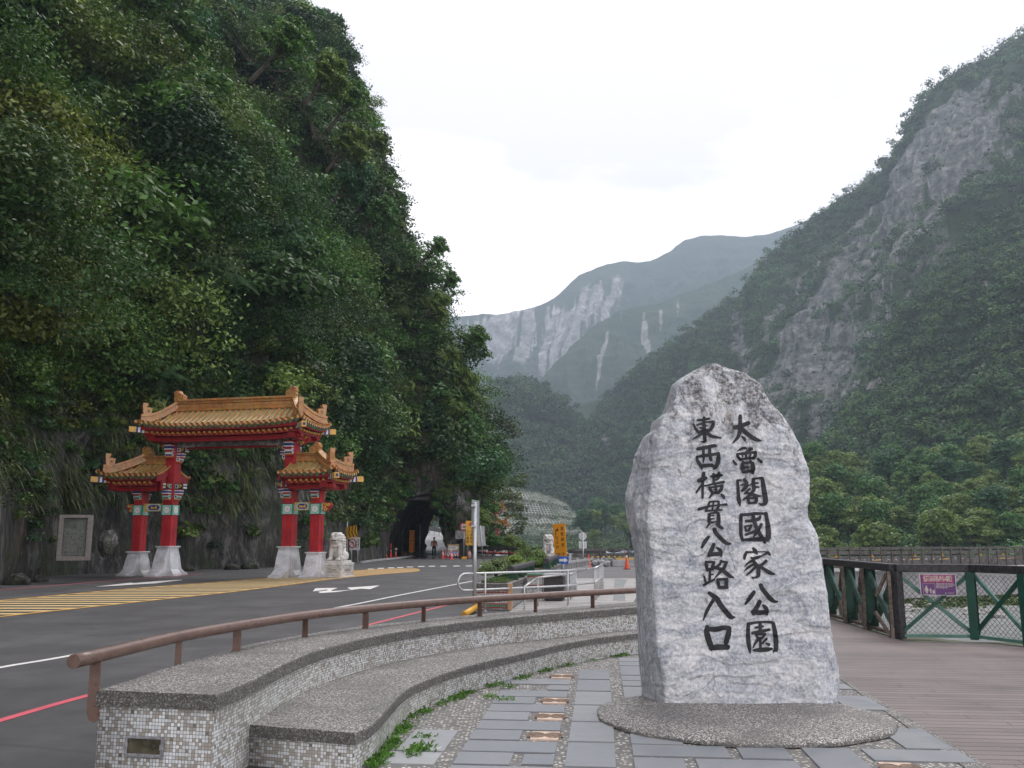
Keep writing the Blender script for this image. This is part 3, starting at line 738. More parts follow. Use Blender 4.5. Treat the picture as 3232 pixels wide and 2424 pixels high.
def m_stone():
    m, nt, bs = newmat('grey_white_marble'); t = N(nt, 'TexCoord').outputs['Object']; s = N(nt, 'SeparateXYZ', {0: t})
    wob = N(nt, 'TexNoise', {'Vector': t, 'Scale': 1.6, 'Detail': 4}).outputs['Color']
    wv = N(nt, 'MixRGB' if False else 'Mix', data_type='VECTOR', ins=None) if False else None
    warp = N(nt, 'VectorMath', {0: t, 1: N(nt, 'VectorMath', {0: wob, 1: (.55, .55, .55)}, operation='MULTIPLY').outputs[0]}, operation='ADD').outputs[0]
    n1 = noise(nt, warp, 1.5, 8, .62, .6); n2 = noise(nt, warp, 6.5, 7, .68, .5); n3 = noise(nt, t, 34, 5, .7)
    mpn = N(nt, 'Mapping', {0: warp}); mpn.inputs['Rotation'].default_value = (0, R(28), 0); mpn.inputs['Scale'].default_value = (1.2, 1.2, 6)
    vein = noise(nt, mpn.outputs[0], 1.6, 7, .66, 1.0)
    c = ramp(nt, n1, [(.38, (.20, .235, .29)), (.47, (.34, .38, .435)), (.54, (.48, .51, .55)), (.63, (.66, .67, .68))])
    c = mixc(nt, .54, c, ramp(nt, n2, [(.37, (.13, .155, .20)), (.46, (.31, .345, .40)), (.53, (.53, .555, .59)), (.62, (.80, .80, .79))]))
    c = mixc(nt, .5, c, ramp(nt, vein, [(.40, (.16, .19, .24)), (.49, (.38, .41, .46)), (.54, (.56, .58, .60)), (.61, (.80, .80, .79))]))
    c = mixc(nt, .35, c, ramp(nt, n3, [(.40, (.15, .17, .20)), (.60, (.76, .76, .74))]))
    # hairline cracks
    ck = N(nt, 'TexVoronoi', {'Vector': warp, 'Scale': 2.1}, feature='DISTANCE_TO_EDGE').outputs['Distance']
    ckm = math_(nt, 'MULTIPLY', ramp(nt, ck, [(0, 1.0), (.010, 0.0)]), ramp(nt, noise(nt, t, 1.3, 3), [(.47, 0.0), (.6, .5)]))
    c = mixc(nt, ckm, c, (.10, .095, .09))
    # black algae run-off streaks from the top, brown tints
    st = N(nt, 'Mapping', {0: warp}); st.inputs['Scale'].default_value = (5.2, 5.2, .75)
    stn = noise(nt, st.outputs[0], 1.4, 7, .7)
    hz = N(nt, 'MapRange', {0: s.outputs[2], 1: 1.95, 2: 3.45, 3: 0.0, 4: 1.0}).outputs[0]
    sx = N(nt, 'MapRange', {0: s.outputs[0], 1: 1.2, 2: 2.5, 3: .55, 4: 1.0}).outputs[0]
    thr = math_(nt, 'ADD', stn, math_(nt, 'MULTIPLY', math_(nt, 'MULTIPLY', hz, sx), .27))
    f = ramp(nt, thr, [(.62, 0.0), (.72, .92)])
    f = math_(nt, 'MULTIPLY', f, ramp(nt, noise(nt, t, 22, 5, .75), [(.38, .15), (.58, 1.0)]))
    c = mixc(nt, f, c, (.045, .042, .040))
    br = noise(nt, warp, 2.4, 5, .6); c = mixc(nt, ramp(nt, br, [(.63, 0.0), (.78, .42)]), c, (.24, .20, .15))
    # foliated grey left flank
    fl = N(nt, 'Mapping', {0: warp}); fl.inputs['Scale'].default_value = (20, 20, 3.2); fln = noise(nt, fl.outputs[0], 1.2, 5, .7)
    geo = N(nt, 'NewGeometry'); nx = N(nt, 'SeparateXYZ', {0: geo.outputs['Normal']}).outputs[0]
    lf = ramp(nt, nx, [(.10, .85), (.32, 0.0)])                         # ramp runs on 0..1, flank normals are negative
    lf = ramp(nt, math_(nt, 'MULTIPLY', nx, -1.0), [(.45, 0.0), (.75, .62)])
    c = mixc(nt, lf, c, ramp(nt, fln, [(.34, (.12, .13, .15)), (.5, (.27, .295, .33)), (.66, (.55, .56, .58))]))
    c = mixc(nt, 1.0, c, (1.22, 1.22, 1.21), 'MULTIPLY')
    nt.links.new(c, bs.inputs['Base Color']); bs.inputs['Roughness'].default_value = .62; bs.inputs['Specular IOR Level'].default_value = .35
    h = math_(nt, 'ADD', math_(nt, 'MULTIPLY', n2, 1.0), math_(nt, 'ADD', math_(nt, 'MULTIPLY', n3, .35), math_(nt, 'MULTIPLY', ckm, -.5)))
    bump(nt, bs, h, .85, .04)
    return m
STONE = m_stone()
Z5 = lambda x, y: (1900 + x * .36166, 1100 + y * .36166)
Z6 = lambda x, y: (1900 + x * .36166, 1650 + y * .36166)
LEFT = [Z6(345, 1460), Z6(330, 1300), Z6(320, 1130), Z6(310, 900), Z6(300, 700), Z6(297, 500), Z6(290, 400), Z6(275, 260), Z6(255, 120), Z5(245, 1659), Z5(225, 1550), Z5(205, 1430), Z5(200, 1330), Z5(215, 1200), Z5(240, 1080), Z5(265, 950), Z5(320, 850), Z5(360, 770), Z5(415, 735), Z5(428, 650), Z5(515, 600), Z5(545, 520), Z5(575, 430), Z5(615, 320), Z5(680, 265), Z5(780, 210), Z5(860, 175), Z5(930, 155), Z5(985, 131)]
RIGHT = [Z6(2040, 1555), Z6(2047, 1480), Z6(2055, 1300), Z6(2050, 1150), Z6(2030, 1000), Z6(2000, 850), Z6(1980, 650), Z6(1965, 480), Z6(1945, 320), Z6(1925, 250), Z6(1915, 130), Z6(1880, 50), Z5(1890, 1590), Z5(1830, 1480), Z5(1815, 1400), Z5(1820, 1300), Z5(1812, 1220), Z5(1825, 1130), Z5(1815, 1050), Z5(1775, 950), Z5(1745, 840), Z5(1700, 740), Z5(1640, 640), Z5(1570, 550), Z5(1500, 460), Z5(1440, 380), Z5(1400, 310), Z5(1330, 250), Z5(1270, 205), Z5(1200, 190), Z5(1080, 160), Z5(1035, 133)]
EDGE = [Z6(550, 1580), Z6(545, 1400), Z6(535, 1300), Z6(500, 1150), Z6(480, 1000), Z6(460, 800), Z6(450, 600), Z6(430, 400), Z6(428, 200), Z5(425, 1659), Z5(420, 1450), Z5(440, 1300), Z5(460, 1150), Z5(480, 1000), Z5(515, 860), Z5(510, 740), Z5(560, 600), Z5(600, 480), Z5(660, 360), Z5(740, 270), Z5(840, 205), Z5(985, 134)]
YF = G(2280, 2221, .065).y                  # front foot of the boulder
def lv(P, Y):
    a = sorted([(q.z, q.x) for q in (DY(x, y, Y) for x, y in P)]); return np.array(a)
tl, tr, te = lv(LEFT, YF + .52), lv(RIGHT, YF + .30), lv(EDGE, YF + .06)
ztop = min(tl[-1, 0], tr[-1, 0])
zs = np.r_[np.linspace(.03, ztop - .25, 330), np.linspace(ztop - .24, ztop - .002, 60)]
NC = 360; V = []
for z in zs:
    h = (z - .03) / (ztop - .03)
    xl, xr, xe = np.interp(z, tl[:, 0], tl[:, 1]), np.interp(z, tr[:, 0], tr[:, 1]), np.interp(z, te[:, 0], te[:, 1])
    wd = xr - xl; xe = min(max(xe, xl + .04 * wd), xl + .5 * wd)
    k = (1.0 - .45 * h ** 2) * min(1, (wd / 1.1)) ** .6; y0 = YF + .05 * z + .25 * max(0, h - .72) ** 1.5 * 3
    ym = y0 + .45
    ctl = [(xl, y0 + .52 * k), (xl + .5 * (xe - xl) - .015, y0 + .24 * k), (xe, y0 + .015), (xe + .12 * wd, y0 - .015), (xe + .45 * (xr - xe), y0 - .02), (xr - .14 * wd, y0 + .03), (xr - .045 * wd, y0 + .12 * k), (xr, y0 + .30 * k), (xr - .07 * wd, y0 + .75 * k), (xr - .3 * wd, y0 + .98 * k), (xl + .35 * wd, y0 + 1.0 * k), (xl + .1 * wd, y0 + .8 * k)]
    # straight-ish facets: polyline blended with its smoothed self
    C_ = np.array(ctl + [ctl[0]]); q = resample(C_, NC + 1)[:-1]; s_ = q.copy()
    for _ in range(10): s_ = .25 * np.roll(s_, 1, 0) + .5 * s_ + .25 * np.roll(s_, -1, 0)
    V.append(np.c_[s_, np.full(NC, z)])
V = np.array(V); nz_ = len(zs)
Tu = np.roll(V, -1, 1) - np.roll(V, 1, 1); Tv = np.gradient(V, axis=0); Nn = unit(np.cross(Tu, Tv)); Pf = V.reshape(-1, 3); Nf = Nn.reshape(-1, 3)
big = fbm(Pf, 1.1, 3, 21) * .050; med = fbm(Pf, 3.2, 4, 22, ridged=True) * .032; fine = fbm(Pf, 11, 4, 23, ridged=True) * .010
led = fbm(Pf * np.array([1, 1, 2.2]) + (fbm(Pf, .9, 2, 5) * .4)[:, None], 1.5, 2, 24); led = np.floor(led * 3.5) / 3.5 * .048
edgefade = np.clip((ztop - Pf[:, 2]) / .25, 0, 1)
# the lettered face was dressed flatter
flat = np.clip((Nf[:, 1] < -.5) * 1.0, 0, 1) * np.clip(1 - np.abs(Pf[:, 0] - 2.02) / .62, 0, 1) ** .5 * np.clip((Pf[:, 2] - .55) / .3, 0, 1)
amp = (1 - .5 * flat)
disp = (big * .8 + med + led) * amp + fine
silh = np.clip(np.abs(Nf[:, 1]) * 1.4, .35, 1)
P2 = Pf + Nf * (disp * edgefade * silh)[:, None]
Fq = []
ii = np.arange(nz_ * NC).reshape(nz_, NC)
Fq = np.stack([ii[:-1], np.roll(ii, -1, 1)[:-1], np.roll(ii, -1, 1)[1:], ii[1:]], -1).reshape(-1, 4)
cap = P2.reshape(nz_, NC, 3)[-1].mean(0)
P2 = np.r_[P2, [cap + np.array([0, 0, .01])]]; ci = len(P2) - 1
capF = np.stack([ii[-1], np.roll(ii[-1], -1), np.full(NC, ci), np.full(NC, ci)], -1)
# foot buried slightly in the slab
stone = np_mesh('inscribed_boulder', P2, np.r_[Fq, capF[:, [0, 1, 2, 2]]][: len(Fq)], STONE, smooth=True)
bmx = bmesh.new(); bmx.from_mesh(stone.data); bmx.verts.ensure_lookup_table()
for k in range(NC): bmx.faces.new((bmx.verts[ii[-1, k]], bmx.verts[ii[-1, (k + 1) % NC]], bmx.verts[ci]))
bmesh.ops.recalc_face_normals(bmx, faces=bmx.faces)
for f in bmx.faces: f.smooth = True
bmx.to_mesh(stone.data)
bvh = BVHTree.FromBMesh(bmx); bmx.free()
tag(stone, 'tall grey marble boulder carved with two columns of black characters', 'boulder')
INK = paint('black_carved_paint', (.013, .015, .019), .6, var=.25, scale=8, bmp=.15, bscale=50)
CH = {}
def Zx(ox, oy, k): return lambda s: [(ox + x * k, oy + y * k, r * k) for x, y, r in s]
z1, z2, z3, z4, z5, z6, z7, z8 = Zx(2290, 1300, .12057), Zx(2300, 1490, .12057), Zx(2320, 1670, .12057), Zx(2320, 1830, .14467), Zx(2170, 1300, .11457), Zx(2180, 1480, .12059), Zx(2190, 1650, .13258), Zx(2200, 1850, .13258)
GLY = [
(z1, [[(235,410,55),(400,370,55),(600,290,52)],[(382,110,45),(378,300,50),(375,480,55),(330,640,45),(240,760,28),(170,830,6)],[(420,450,60),(600,600,55),(750,700,55),(850,740,40),(915,750,18)],[(420,640,18),(480,690,35),(500,730,38)]]),
(z1, [[(300,1035,8),(400,970,28),(500,945,38),(535,960,30)],[(610,950,15),(700,960,32),(620,1000,35),(540,1060,40)],[(300,1100,25),(320,1170,38),(390,1260,30)],[(300,1100,20),(480,1090,38),(620,1070,32),(780,1060,32)],[(780,1060,35),(770,1150,45),(720,1220,35)],[(535,1080,28),(535,1200,28)],[(380,1245,30),(520,1225,25),(620,1215,25),(730,1210,30)],[(435,1130,14),(440,1180,16)],[(620,1180,25),(650,1125,25)],[(200,1285,25),(265,1370,32)],[(440,1290,18),(480,1310,18)],[(640,1265,25),(660,1310,25)],[(840,1230,25),(930,1310,35)],[(440,1370,45),(440,1480,55),(460,1570,40)],[(440,1350,30),(600,1330,22),(710,1335,25)],[(705,1350,45),(710,1480,62),(700,1600,40)],[(480,1445,25),(600,1445,25)],[(460,1570,38),(600,1560,30),(660,1560,30)]]),
(z2, [[(230,215,22),(320,210,18)],[(232,230,38),(240,400,40),(250,600,45),(265,750,55),(295,880,20)],[(410,200,40),(460,280,48),(455,370,50),(400,440,40),(345,490,30)],[(310,340,18),(420,325,22)],[(640,185,40),(640,300,50),(655,400,52),(650,480,45)],[(640,180,30),(750,165,25),(850,160,40)],[(700,287,20),(765,287,18)],[(700,390,25),(785,392,20)],[(870,170,45),(900,350,58),(930,550,65),(960,750,65),(930,830,50),(840,850,30),(780,815,10)],[(510,360,15),(585,315,15)],[(545,440,25),(480,500,25),(410,565,20)],[(640,480,40),(580,580,42),(480,650,30),(400,700,22),(345,745,8)],[(430,540,20),(560,565,30),(680,610,45),(780,630,28),(860,625,8)],[(490,700,36),(525,800,35)],[(490,690,22),(620,680,25),(720,680,30)],[(720,690,42),(705,790,40)],[(520,812,30),(620,805,28),(710,795,32)]]),
(z2, [[(320,1120,40),(315,1300,45),(315,1500,45),(320,1640,45),(360,1780,40)],[(320,1115,35),(500,1110,38),(700,1085,40),(900,1085,30),(960,1080,38)],[(970,1090,50),(1000,1250,50),(1030,1500,68),(1035,1700,68),(1020,1780,45)],[(380,1775,32),(600,1765,48),(850,1760,55),(1000,1755,50)],[(930,1800,40),(940,1835,40)],[(630,1130,45),(650,1250,55),(700,1400,50),(770,1550,55),(830,1650,50),(890,1740,45)],[(450,1285,36),(600,1270,40),(780,1225,45),(825,1150,22)],[(850,1370,38),(810,1440,40),(740,1560,42),(650,1690,18)],[(420,1430,26),(450,1530,30)],[(420,1420,22),(590,1395,28)],[(580,1420,32),(520,1520,36)],[(450,1535,28),(520,1530,28)],[(440,1640,32),(600,1580,36),(720,1530,42)]]),
(z3, [[(480,510,35),(530,580,55),(570,640,28)],[(300,600,30),(260,680,38),(240,770,32)],[(300,605,32),(480,600,22),(700,592,12),(860,595,14)],[(860,592,20),(890,650,36),(925,685,12)],[(840,630,25),(740,675,22),(690,705,12)],[(420,745,20),(470,770,40),(600,735,40),(680,705,20)],[(480,820,42),(380,860,28),(300,920,20),(250,980,8)],[(470,925,30),(330,1010,28),(235,1100,8)],[(520,1000,35),(420,1100,32),(300,1200,20)],[(480,840,40),(540,930,52),(600,1020,52),(605,1150,52),(600,1220,42),(520,1265,25),(430,1252,10)],[(440,1260,12),(475,1310,12)],[(800,840,42),(720,910,35),(630,970,35)],[(620,960,45),(760,1050,40),(880,1130,52),(1000,1170,28),(1035,1170,15)]]),
(z4, [[(410,270,40),(330,380,45),(230,525,22)],[(560,120,45),(590,190,48),(680,310,48),(790,430,50),(870,475,30),(920,475,18)],[(530,480,48),(480,590,48),(420,680,50),(400,740,38)],[(380,700,40),(500,715,52),(650,705,50)],[(615,560,28),(670,620,45),(690,700,42),(690,755,25)]]),
(z4, [[(290,960,38),(280,1100,42),(285,1300,48),(310,1480,40),(325,1590,18)],[(290,965,35),(420,935,28),(600,920,25),(780,925,30),(830,940,30)],[(830,950,40),(870,1150,48),(890,1350,52),(890,1530,45)],[(840,1550,25),(840,1590,8)],[(545,940,38),(545,1090,34)],[(450,1040,25),(600,1015,25)],[(380,1160,32),(550,1125,35),(735,1085,30)],[(450,1200,22),(490,1260,22)],[(450,1195,18),(640,1178,26)],[(650,1190,28),(580,1270,22)],[(490,1265,20),(580,1265,20)],[(500,1290,33),(430,1390,25),(385,1480,10)],[(540,1290,28),(550,1480,28)],[(680,1285,25),(600,1370,22),(560,1400,12)],[(670,1380,18),(730,1410,32)],[(400,1535,22),(520,1525,45),(700,1515,45),(790,1500,25)]]),
(z5, [[(455,165,38),(450,350,46),(460,500,52),(470,700,48),(475,800,46),(430,830,25),(370,815,10)],[(275,230,30),(450,215,35),(600,185,26)],[(260,365,22),(380,325,28),(450,310,28)],[(165,330,15),(210,450,35),(300,560,40),(340,600,30)],[(480,285,18),(700,270,28)],[(700,275,40),(700,350,48),(640,470,48),(560,530,40)],[(345,440,22),(460,430,28)],[(500,370,18),(540,385,12)],[(310,560,42),(450,540,52),(560,500,38)],[(400,590,45),(270,680,30),(120,760,8)],[(540,590,45),(660,670,45),(800,700,30),(910,715,20)]]),
(z5, [[(280,1020,45),(500,980,48),(720,935,45),(780,940,28)],[(435,1060,38),(440,1200,38),(445,1300,30),(425,1410,10)],[(605,1020,45),(610,1200,45),(645,1320,42)],[(250,1250,28),(280,1360,45),(370,1500,50),(390,1570,18)],[(250,1240,30),(450,1210,40),(600,1190,40),(840,1150,40)],[(850,1140,38),(850,1250,55),(830,1400,60),(770,1520,45),(730,1570,25)],[(360,1490,45),(500,1480,50),(650,1470,48),(720,1500,40)]]),
(z6, [[(200,310,45),(300,280,60),(390,240,45)],[(340,110,42),(320,250,50),(310,400,36),(310,600,30),(308,750,30)],[(280,420,22),(210,520,26),(145,620,22)],[(350,440,20),(480,425,22),(600,390,26),(860,345,35)],[(520,195,22),(600,190,42),(760,165,40),(815,170,24)],[(595,135,32),(600,230,40),(600,360,28)],[(735,110,38),(730,200,42),(690,265,32),(620,310,18)],[(640,400,30),(650,470,32)],[(470,490,20),(510,540,40),(560,620,35)],[(480,485,20),(650,470,28),(800,430,22)],[(810,445,42),(790,540,46),(720,620,40)],[(560,625,35),(720,620,40)],[(655,480,25),(650,600,25)],[(590,545,13),(690,535,13)],[(560,650,35),(520,710,25),(480,760,14)],[(800,670,28),(850,720,38),(870,770,20)]]),
(z6, [[(500,860,22),(720,845,22)],[(490,870,24),(440,1000,28),(390,1090,26)],[(730,860,30),(720,980,35),(670,1090,35)],[(215,1055,38),(400,1000,33),(560,965,22),(760,945,22),(930,930,32)],[(595,870,20),(560,1080,24)],[(390,1100,28),(560,1088,22),(810,1075,22)],[(620,1110,20),(640,1140,25)],[(480,1190,35),(475,1300,42),(480,1400,38)],[(480,1175,22),(600,1150,22),(700,1145,25)],[(715,1160,38),(725,1280,50),(720,1420,50),(720,1460,45)],[(520,1228,17),(600,1218,17)],[(520,1312,17),(610,1302,17)],[(490,1410,28),(600,1392,22),(670,1378,18)],[(490,1420,30),(440,1490,22),(405,1540,12)],[(660,1440,20),(740,1500,40),(820,1550,35)]]),
(z7, [[(345,340,36),(260,450,45),(190,580,30)],[(490,160,48),(510,220,48),(600,330,48),(700,430,48),(790,490,38),(865,495,25)],[(470,520,42),(420,640,48),(370,750,50),(345,790,32)],[(360,765,42),(500,745,48),(630,740,48)],[(545,595,22),(610,640,40),(640,700,42),(650,780,25)]]),
(z7, [[(285,930,28),(295,1020,42),(320,1140,28)],[(290,935,26),(480,935,28)],[(470,950,38),(440,1070,42),(450,1110,28)],[(320,1110,33),(440,1100,33)],[(385,1150,22),(375,1270,30),(370,1370,28)],[(400,1235,20),(455,1225,16)],[(245,1280,22),(270,1400,28)],[(235,1480,28),(340,1420,30),(480,1350,22)],[(650,900,25),(600,1000,30),(500,1060,25)],[(660,920,22),(780,940,28)],[(775,940,30),(720,1060,40),(640,1150,35),(560,1240,22),(490,1320,8)],[(500,1080,22),(600,1090,38),(720,1160,42),(840,1260,45),(940,1305,14)],[(560,1360,36),(575,1450,40),(600,1540,38)],[(560,1350,32),(780,1340,33)],[(770,1360,46),(765,1480,45),(790,1530,28)],[(600,1540,38),(780,1535,42)]]),
(z8, [[(290,165,42),(380,230,55),(470,300,62),(560,450,60),(680,600,60),(800,730,58),(890,740,20)],[(400,310,40),(310,450,38),(220,620,38),(150,800,14)]]),
(z8, [[(240,970,50),(230,1100,65),(280,1300,70),(340,1450,60),(345,1530,18)],[(250,1020,52),(450,1025,62),(620,990,55),(760,1000,50)],[(765,1000,50),(740,1150,65),(690,1330,60)],[(330,1470,60),(520,1450,68),(720,1450,62)]]),
]
def stroke_mesh(mb, s, off):
    q = catmull(s, max(6, int(sum(math.hypot(s[i + 1][0] - s[i][0], s[i + 1][1] - s[i][1]) for i in range(len(s) - 1)) / 1.6)))
    q[:, 2] = np.maximum(q[:, 2] + .35, .6)
    T = np.gradient(q[:, :2], axis=0); T /= np.linalg.norm(T, axis=1)[:, None] + 1e-9; Nr = np.stack([-T[:, 1], T[:, 0]], 1)
    rows = []
    for a in np.linspace(80, 10, 5): rows.append((q[0, :2] - T[0] * q[0, 2] * math.sin(R(a)), Nr[0], q[0, 2] * math.cos(R(a))))
    for i in range(len(q)): rows.append((q[i, :2], Nr[i], q[i, 2]))
    for a in np.linspace(10, 80, 5): rows.append((q[-1, :2] + T[-1] * q[-1, 2] * math.sin(R(a)), Nr[-1], q[-1, 2] * math.cos(R(a))))
    vs = []; K = 5
    for c, nr, r in rows:
        for u in np.linspace(-1, 1, K):
            p = c + nr * r * u; d = ray(p[0], p[1]).normalized()
            h = bvh.ray_cast(CAM, d)
            co_ = h[0] if h[0] is not None else CAM + d * (YF / d.y)
            vs.append(co_ - Vector((0, 1, 0)) * off)
    n = len(rows)
    fs = [(i * K + k, i * K + k + 1, (i + 1) * K + k + 1, (i + 1) * K + k) for i in range(n - 1) for k in range(K - 1)]
    mb.add(vs, fs)
for zz, strokes in GLY:
    mb = MB()
    for k, s in enumerate(strokes): stroke_mesh(mb, zz(s), .004 + .0006 * k)
    mb.build('carved_character', INK, stone, True)

# ================================================================== timber-topped railing on the right
GREEN = paint('dark_green_steel', (.014, .078, .054), .45, 0, .16, 5, .25, (.025, .04, .03)); GREEN2 = paint('light_green_steel', (.10, .22, .18), .45, 0, .2, 6, .35, (.06, .12, .09))
TIMB = paint('black_stained_timber', (.040, .040, .043), .6, 0, .35, 14, .35, (.085, .08, .075), .3, .3, 30); OLDW = paint('weathered_timber', (.16, .135, .115), .85, 0, .35, 10, .4, (.06, .05, .045), .4, .2, 40)
NETM = paint('black_netting', (.018, .018, .018), .8)
fence = empty('truss_railing', (0, 0, 0), 0, 'green steel truss railing with black timber top rail and netting at the deck edge', 'railing')
FP = [G(3480, 2072), G(3258, 2040), G(3080, 2018), G(2840, 2015), G(2752, 1987), G(2688, 1967), G(2622, 1948)]
FP = [Vector((p.x, p.y, 0)) for p in FP]; FP.append(FP[-1] + (FP[-1] - FP[-2]) * 1.2); FP.append(FP[-1] + (FP[-1] - FP[-2]) * 1.4)
ZT = 1.10
def fpanel(a, b, main):
    d = (b - a).normalized(); nn = Vector((-d.y, d.x, 0))
    if nn.y < 0 and main: nn = -nn
    MB().beam(a + Vector((0, 0, ZT + .06)) - d * .002, b + Vector((0, 0, ZT + .06)) + d * .002, .19, .13).build('top_rail', TIMB, fence, bevel=.012)
    MB().beam(a + Vector((0, 0, .05)), b + Vector((0, 0, .05)), .10, .05).build('bottom_rail', GREEN2 if main else OLDW, fence)
    off = nn * .03
    MB().beam(a + off + Vector((0, 0, .07)), b + off + Vector((0, 0, ZT - .01)), .055 if main else .15, .05, up=nn).build('brace', GREEN2, fence)
    MB().beam(a - off + Vector((0, 0, ZT - .01)), b - off + Vector((0, 0, .07)), .055 if main else .15, .05, up=nn).build('brace', GREEN, fence)
    ln = (b - a).length; net = MB(); st = .046; o3 = nn * .075
    nz3 = int((ZT - .1) / st); nx3 = int(ln / st)
    rj = lambda: rr.uniform(-.006, .006)
    gpt = {}
    for i in range(nx3 + 1):
        for j in range(nz3 + 1):
            gpt[i, j] = a + d * (min(ln, i * ln / nx3) + rj()) + o3 + nn * rj() + Vector((0, 0, .09 + j * (ZT - .12) / nz3 - .02 * math.sin(math.pi * i / nx3) + rj()))
    for i in range(nx3):
        for j in range(nz3 + 1):
            for jj in (j - 1, j + 1):
                if (i + j) % 2 == 0 and 0 <= jj <= nz3: net.tube([gpt[i, j], gpt[i + 1, jj]], .0034 if main else .0024, 3, caps=False)
    for i in range(nx3):
        for j in range(nz3 + 1):
            for jj in (j - 1, j + 1):
                pass
    net.build('netting', NETM, fence)
for i in range(len(FP) - 1): fpanel(FP[i], FP[i + 1], i < 3)
for i, p in enumerate(FP):
    d = (FP[min(i + 1, len(FP) - 1)] - FP[max(i - 1, 0)]).normalized()
    M = Matrix.Rotation(math.atan2(d.y, d.x), 3, 'Z')
    if i == 3: MB().box(p + Vector((0, 0, ZT / 2)), (.17, .17, ZT), 0, M).build('corner_post', TIMB, fence, bevel=.01)
    else:
        # I-section steel post
        b = MB(); b.box(p + Vector((0, 0, ZT / 2)), (.016, .20, ZT), 0, M)
        for s_ in (-1, 1): b.box(p + M @ Vector((0, s_ * .105, 0)) + Vector((0, 0, ZT / 2)), (.13, .014, ZT), 0, M)
        b.build('post', GREEN, fence, bevel=.003)
    if i >= 3:                              # weathered timber props on the deck side of the older run
        q = p + Vector((-.13, -.03, 0)); t = MB(); t.box(q + Vector((0, 0, ZT / 2)), (.06, .06, ZT))
        if i < len(FP) - 1: t.beam(q + d * .03 + Vector((0, 0, .03)), q + d * .30 + Vector((0, 0, .42)), .05, .05); t.beam(q + d * .03 + Vector((0, 0, ZT - .03)), q + d * .26 + Vector((0, 0, ZT - .42)), .05, .05)
        t.build('timber_prop', OLDW, fence, bevel=.006)
# child-safety sign on the netting
PURPLE = paint('purple_sign_print', (.115, .045, .165), .4, var=.08); MAG = paint('magenta_sign_band', (.33, .03, .13), .4, var=.12, scale=3); CREAM = paint('faded_white_print', (.52, .46, .42), .5, var=.06); WHITEP = paint('white_painted_plate', (.68, .68, .67), .42, var=.05, dirt=.15, dirtcol=(.35, .33, .3))
c0, c1, c2_ = G(2902, 1812, 0), None, None
fa, fb = FP[3], FP[2]; fd = (fb - fa).normalized(); yaw = math.atan2(fd.y, fd.x)
def onfence(x, y, off=.14):
    d = ray(x, y); nn = Vector((-fd.y, fd.x, 0)); a = fa - nn * off; t = (a - CAM).dot(nn) / d.dot(nn); return CAM + d * t
tlp, trp, brp = onfence(2902, 1812), onfence(3016, 1811), onfence(3020, 1879)
sw, sh = (trp - tlp).length, abs(trp.z - brp.z); cc = (tlp + brp) / 2
sg = empty('child_safety_sign', (cc.x, cc.y, cc.z), yaw, 'purple and magenta child safety sign with woman and child pictogram tied to the netting', 'sign')
MB().box((0, 0, 0), (sw, .008, sh)).build('plate', WHITEP, sg, bevel=.002)
MB().box((0, -.0055, 0), (sw * .965, .004, sh * .95)).build('purple_panel', PURPLE, sg)
MB().box((0, -.008, sh * .275), (sw * .87, .004, sh * .36)).build('magenta_band', MAG, sg)
text_mesh('headline', '請留意您的小孩,勿攀\n爬護欄或逗留於車道', sw * .087, CREAM, sg, face(0, -.0105, sh * .275), .0035, .0008, line=.95)
text_mesh('small_print', 'Please watch out for your\nchildren! Do Not climb the\nsafty barrier and stay on\nthe carriageways', sw * .046, CREAM, sg, face(sw * -.06, -.0082, -.04 * sh), .0008, .0006, line=.85, align='LEFT')
text_mesh('park_name', '太魯閣國家公園', sw * .026, CREAM, sg, face(sw * .33, -.0082, -.39 * sh), .0004, .0006)
pg = MB(); pw = sw * .33; pxc = -sw * .26; pzc = -sh * .20; ph = sh * .5
for (cx, cz, dx, dz) in ((0, ph / 2, pw, .004), (0, -ph / 2, pw, .004), (-pw / 2, 0, .004, ph), (pw / 2, 0, .004, ph)): pg.box((pxc + cx, -.0085, pzc + cz), (dx, .002, dz))
def person_icon(x, z, s, skirt):
    pg.prism([(x + s * .09 * math.cos(a), z + s * .9 + s * .09 * math.sin(a)) for a in np.linspace(0, 2 * math.pi, 12, endpoint=False)], face(0, -.0082, 0), .0012)
    body = [(-.12, .78), (.12, .78), (.16, .45), (.24, .28), (-.24, .28), (-.16, .45)] if skirt else [(-.11, .78), (.11, .78), (.12, .38), (-.12, .38)]
    pg.prism([(x + s * a, z + s * b) for a, b in body], face(0, -.0082, 0), .0012)
    for k in (-1, 1): pg.prism([(x + s * (k * .07 - .045), z), (x + s * (k * .07 + .045), z), (x + s * (k * .07 + .045), z + s * .4), (x + s * (k * .07 - .045), z + s * .4)], face(0, -.0081, 0), .0011)
    pg.prism([(x + s * .12, z + s * .76), (x + s * .16, z + s * .70), (x + s * .34, z + s * .46), (x + s * .29, z + s * .43)], face(0, -.0081, 0), .0011)
    pg.prism([(x - s * .12, z + s * .76), (x - s * .16, z + s * .70), (x - s * .27, z + s * .46), (x - s * .22, z + s * .44)], face(0, -.0081, 0), .0011)
person_icon(pxc - pw * .22, pzc - ph * .42, ph * .76, True); person_icon(pxc + pw * .12, pzc - ph * .40, ph * .5, False)
pg.prism([(pxc + pw * .25, pzc - ph * .42), (pxc + pw * .46, pzc - ph * .42), (pxc + pw * .44, pzc - ph * .15), (pxc + pw * .38, pzc - ph * .08), (pxc + pw * .30, pzc - ph * .1), (pxc + pw * .27, pzc - ph * .25)], face(0, -.0082, 0), .0012)
pg.build('pictogram', CREAM, sg)
MB().prism([(sw * .19 + .011 * math.cos(a), -.39 * sh + .011 * math.sin(a)) for a in np.linspace(0, 6.28, 14, endpoint=False)], face(0, -.0082, 0), .001).build('emblem', paint('pale_blue_print', (.25, .42, .5), .5), sg)
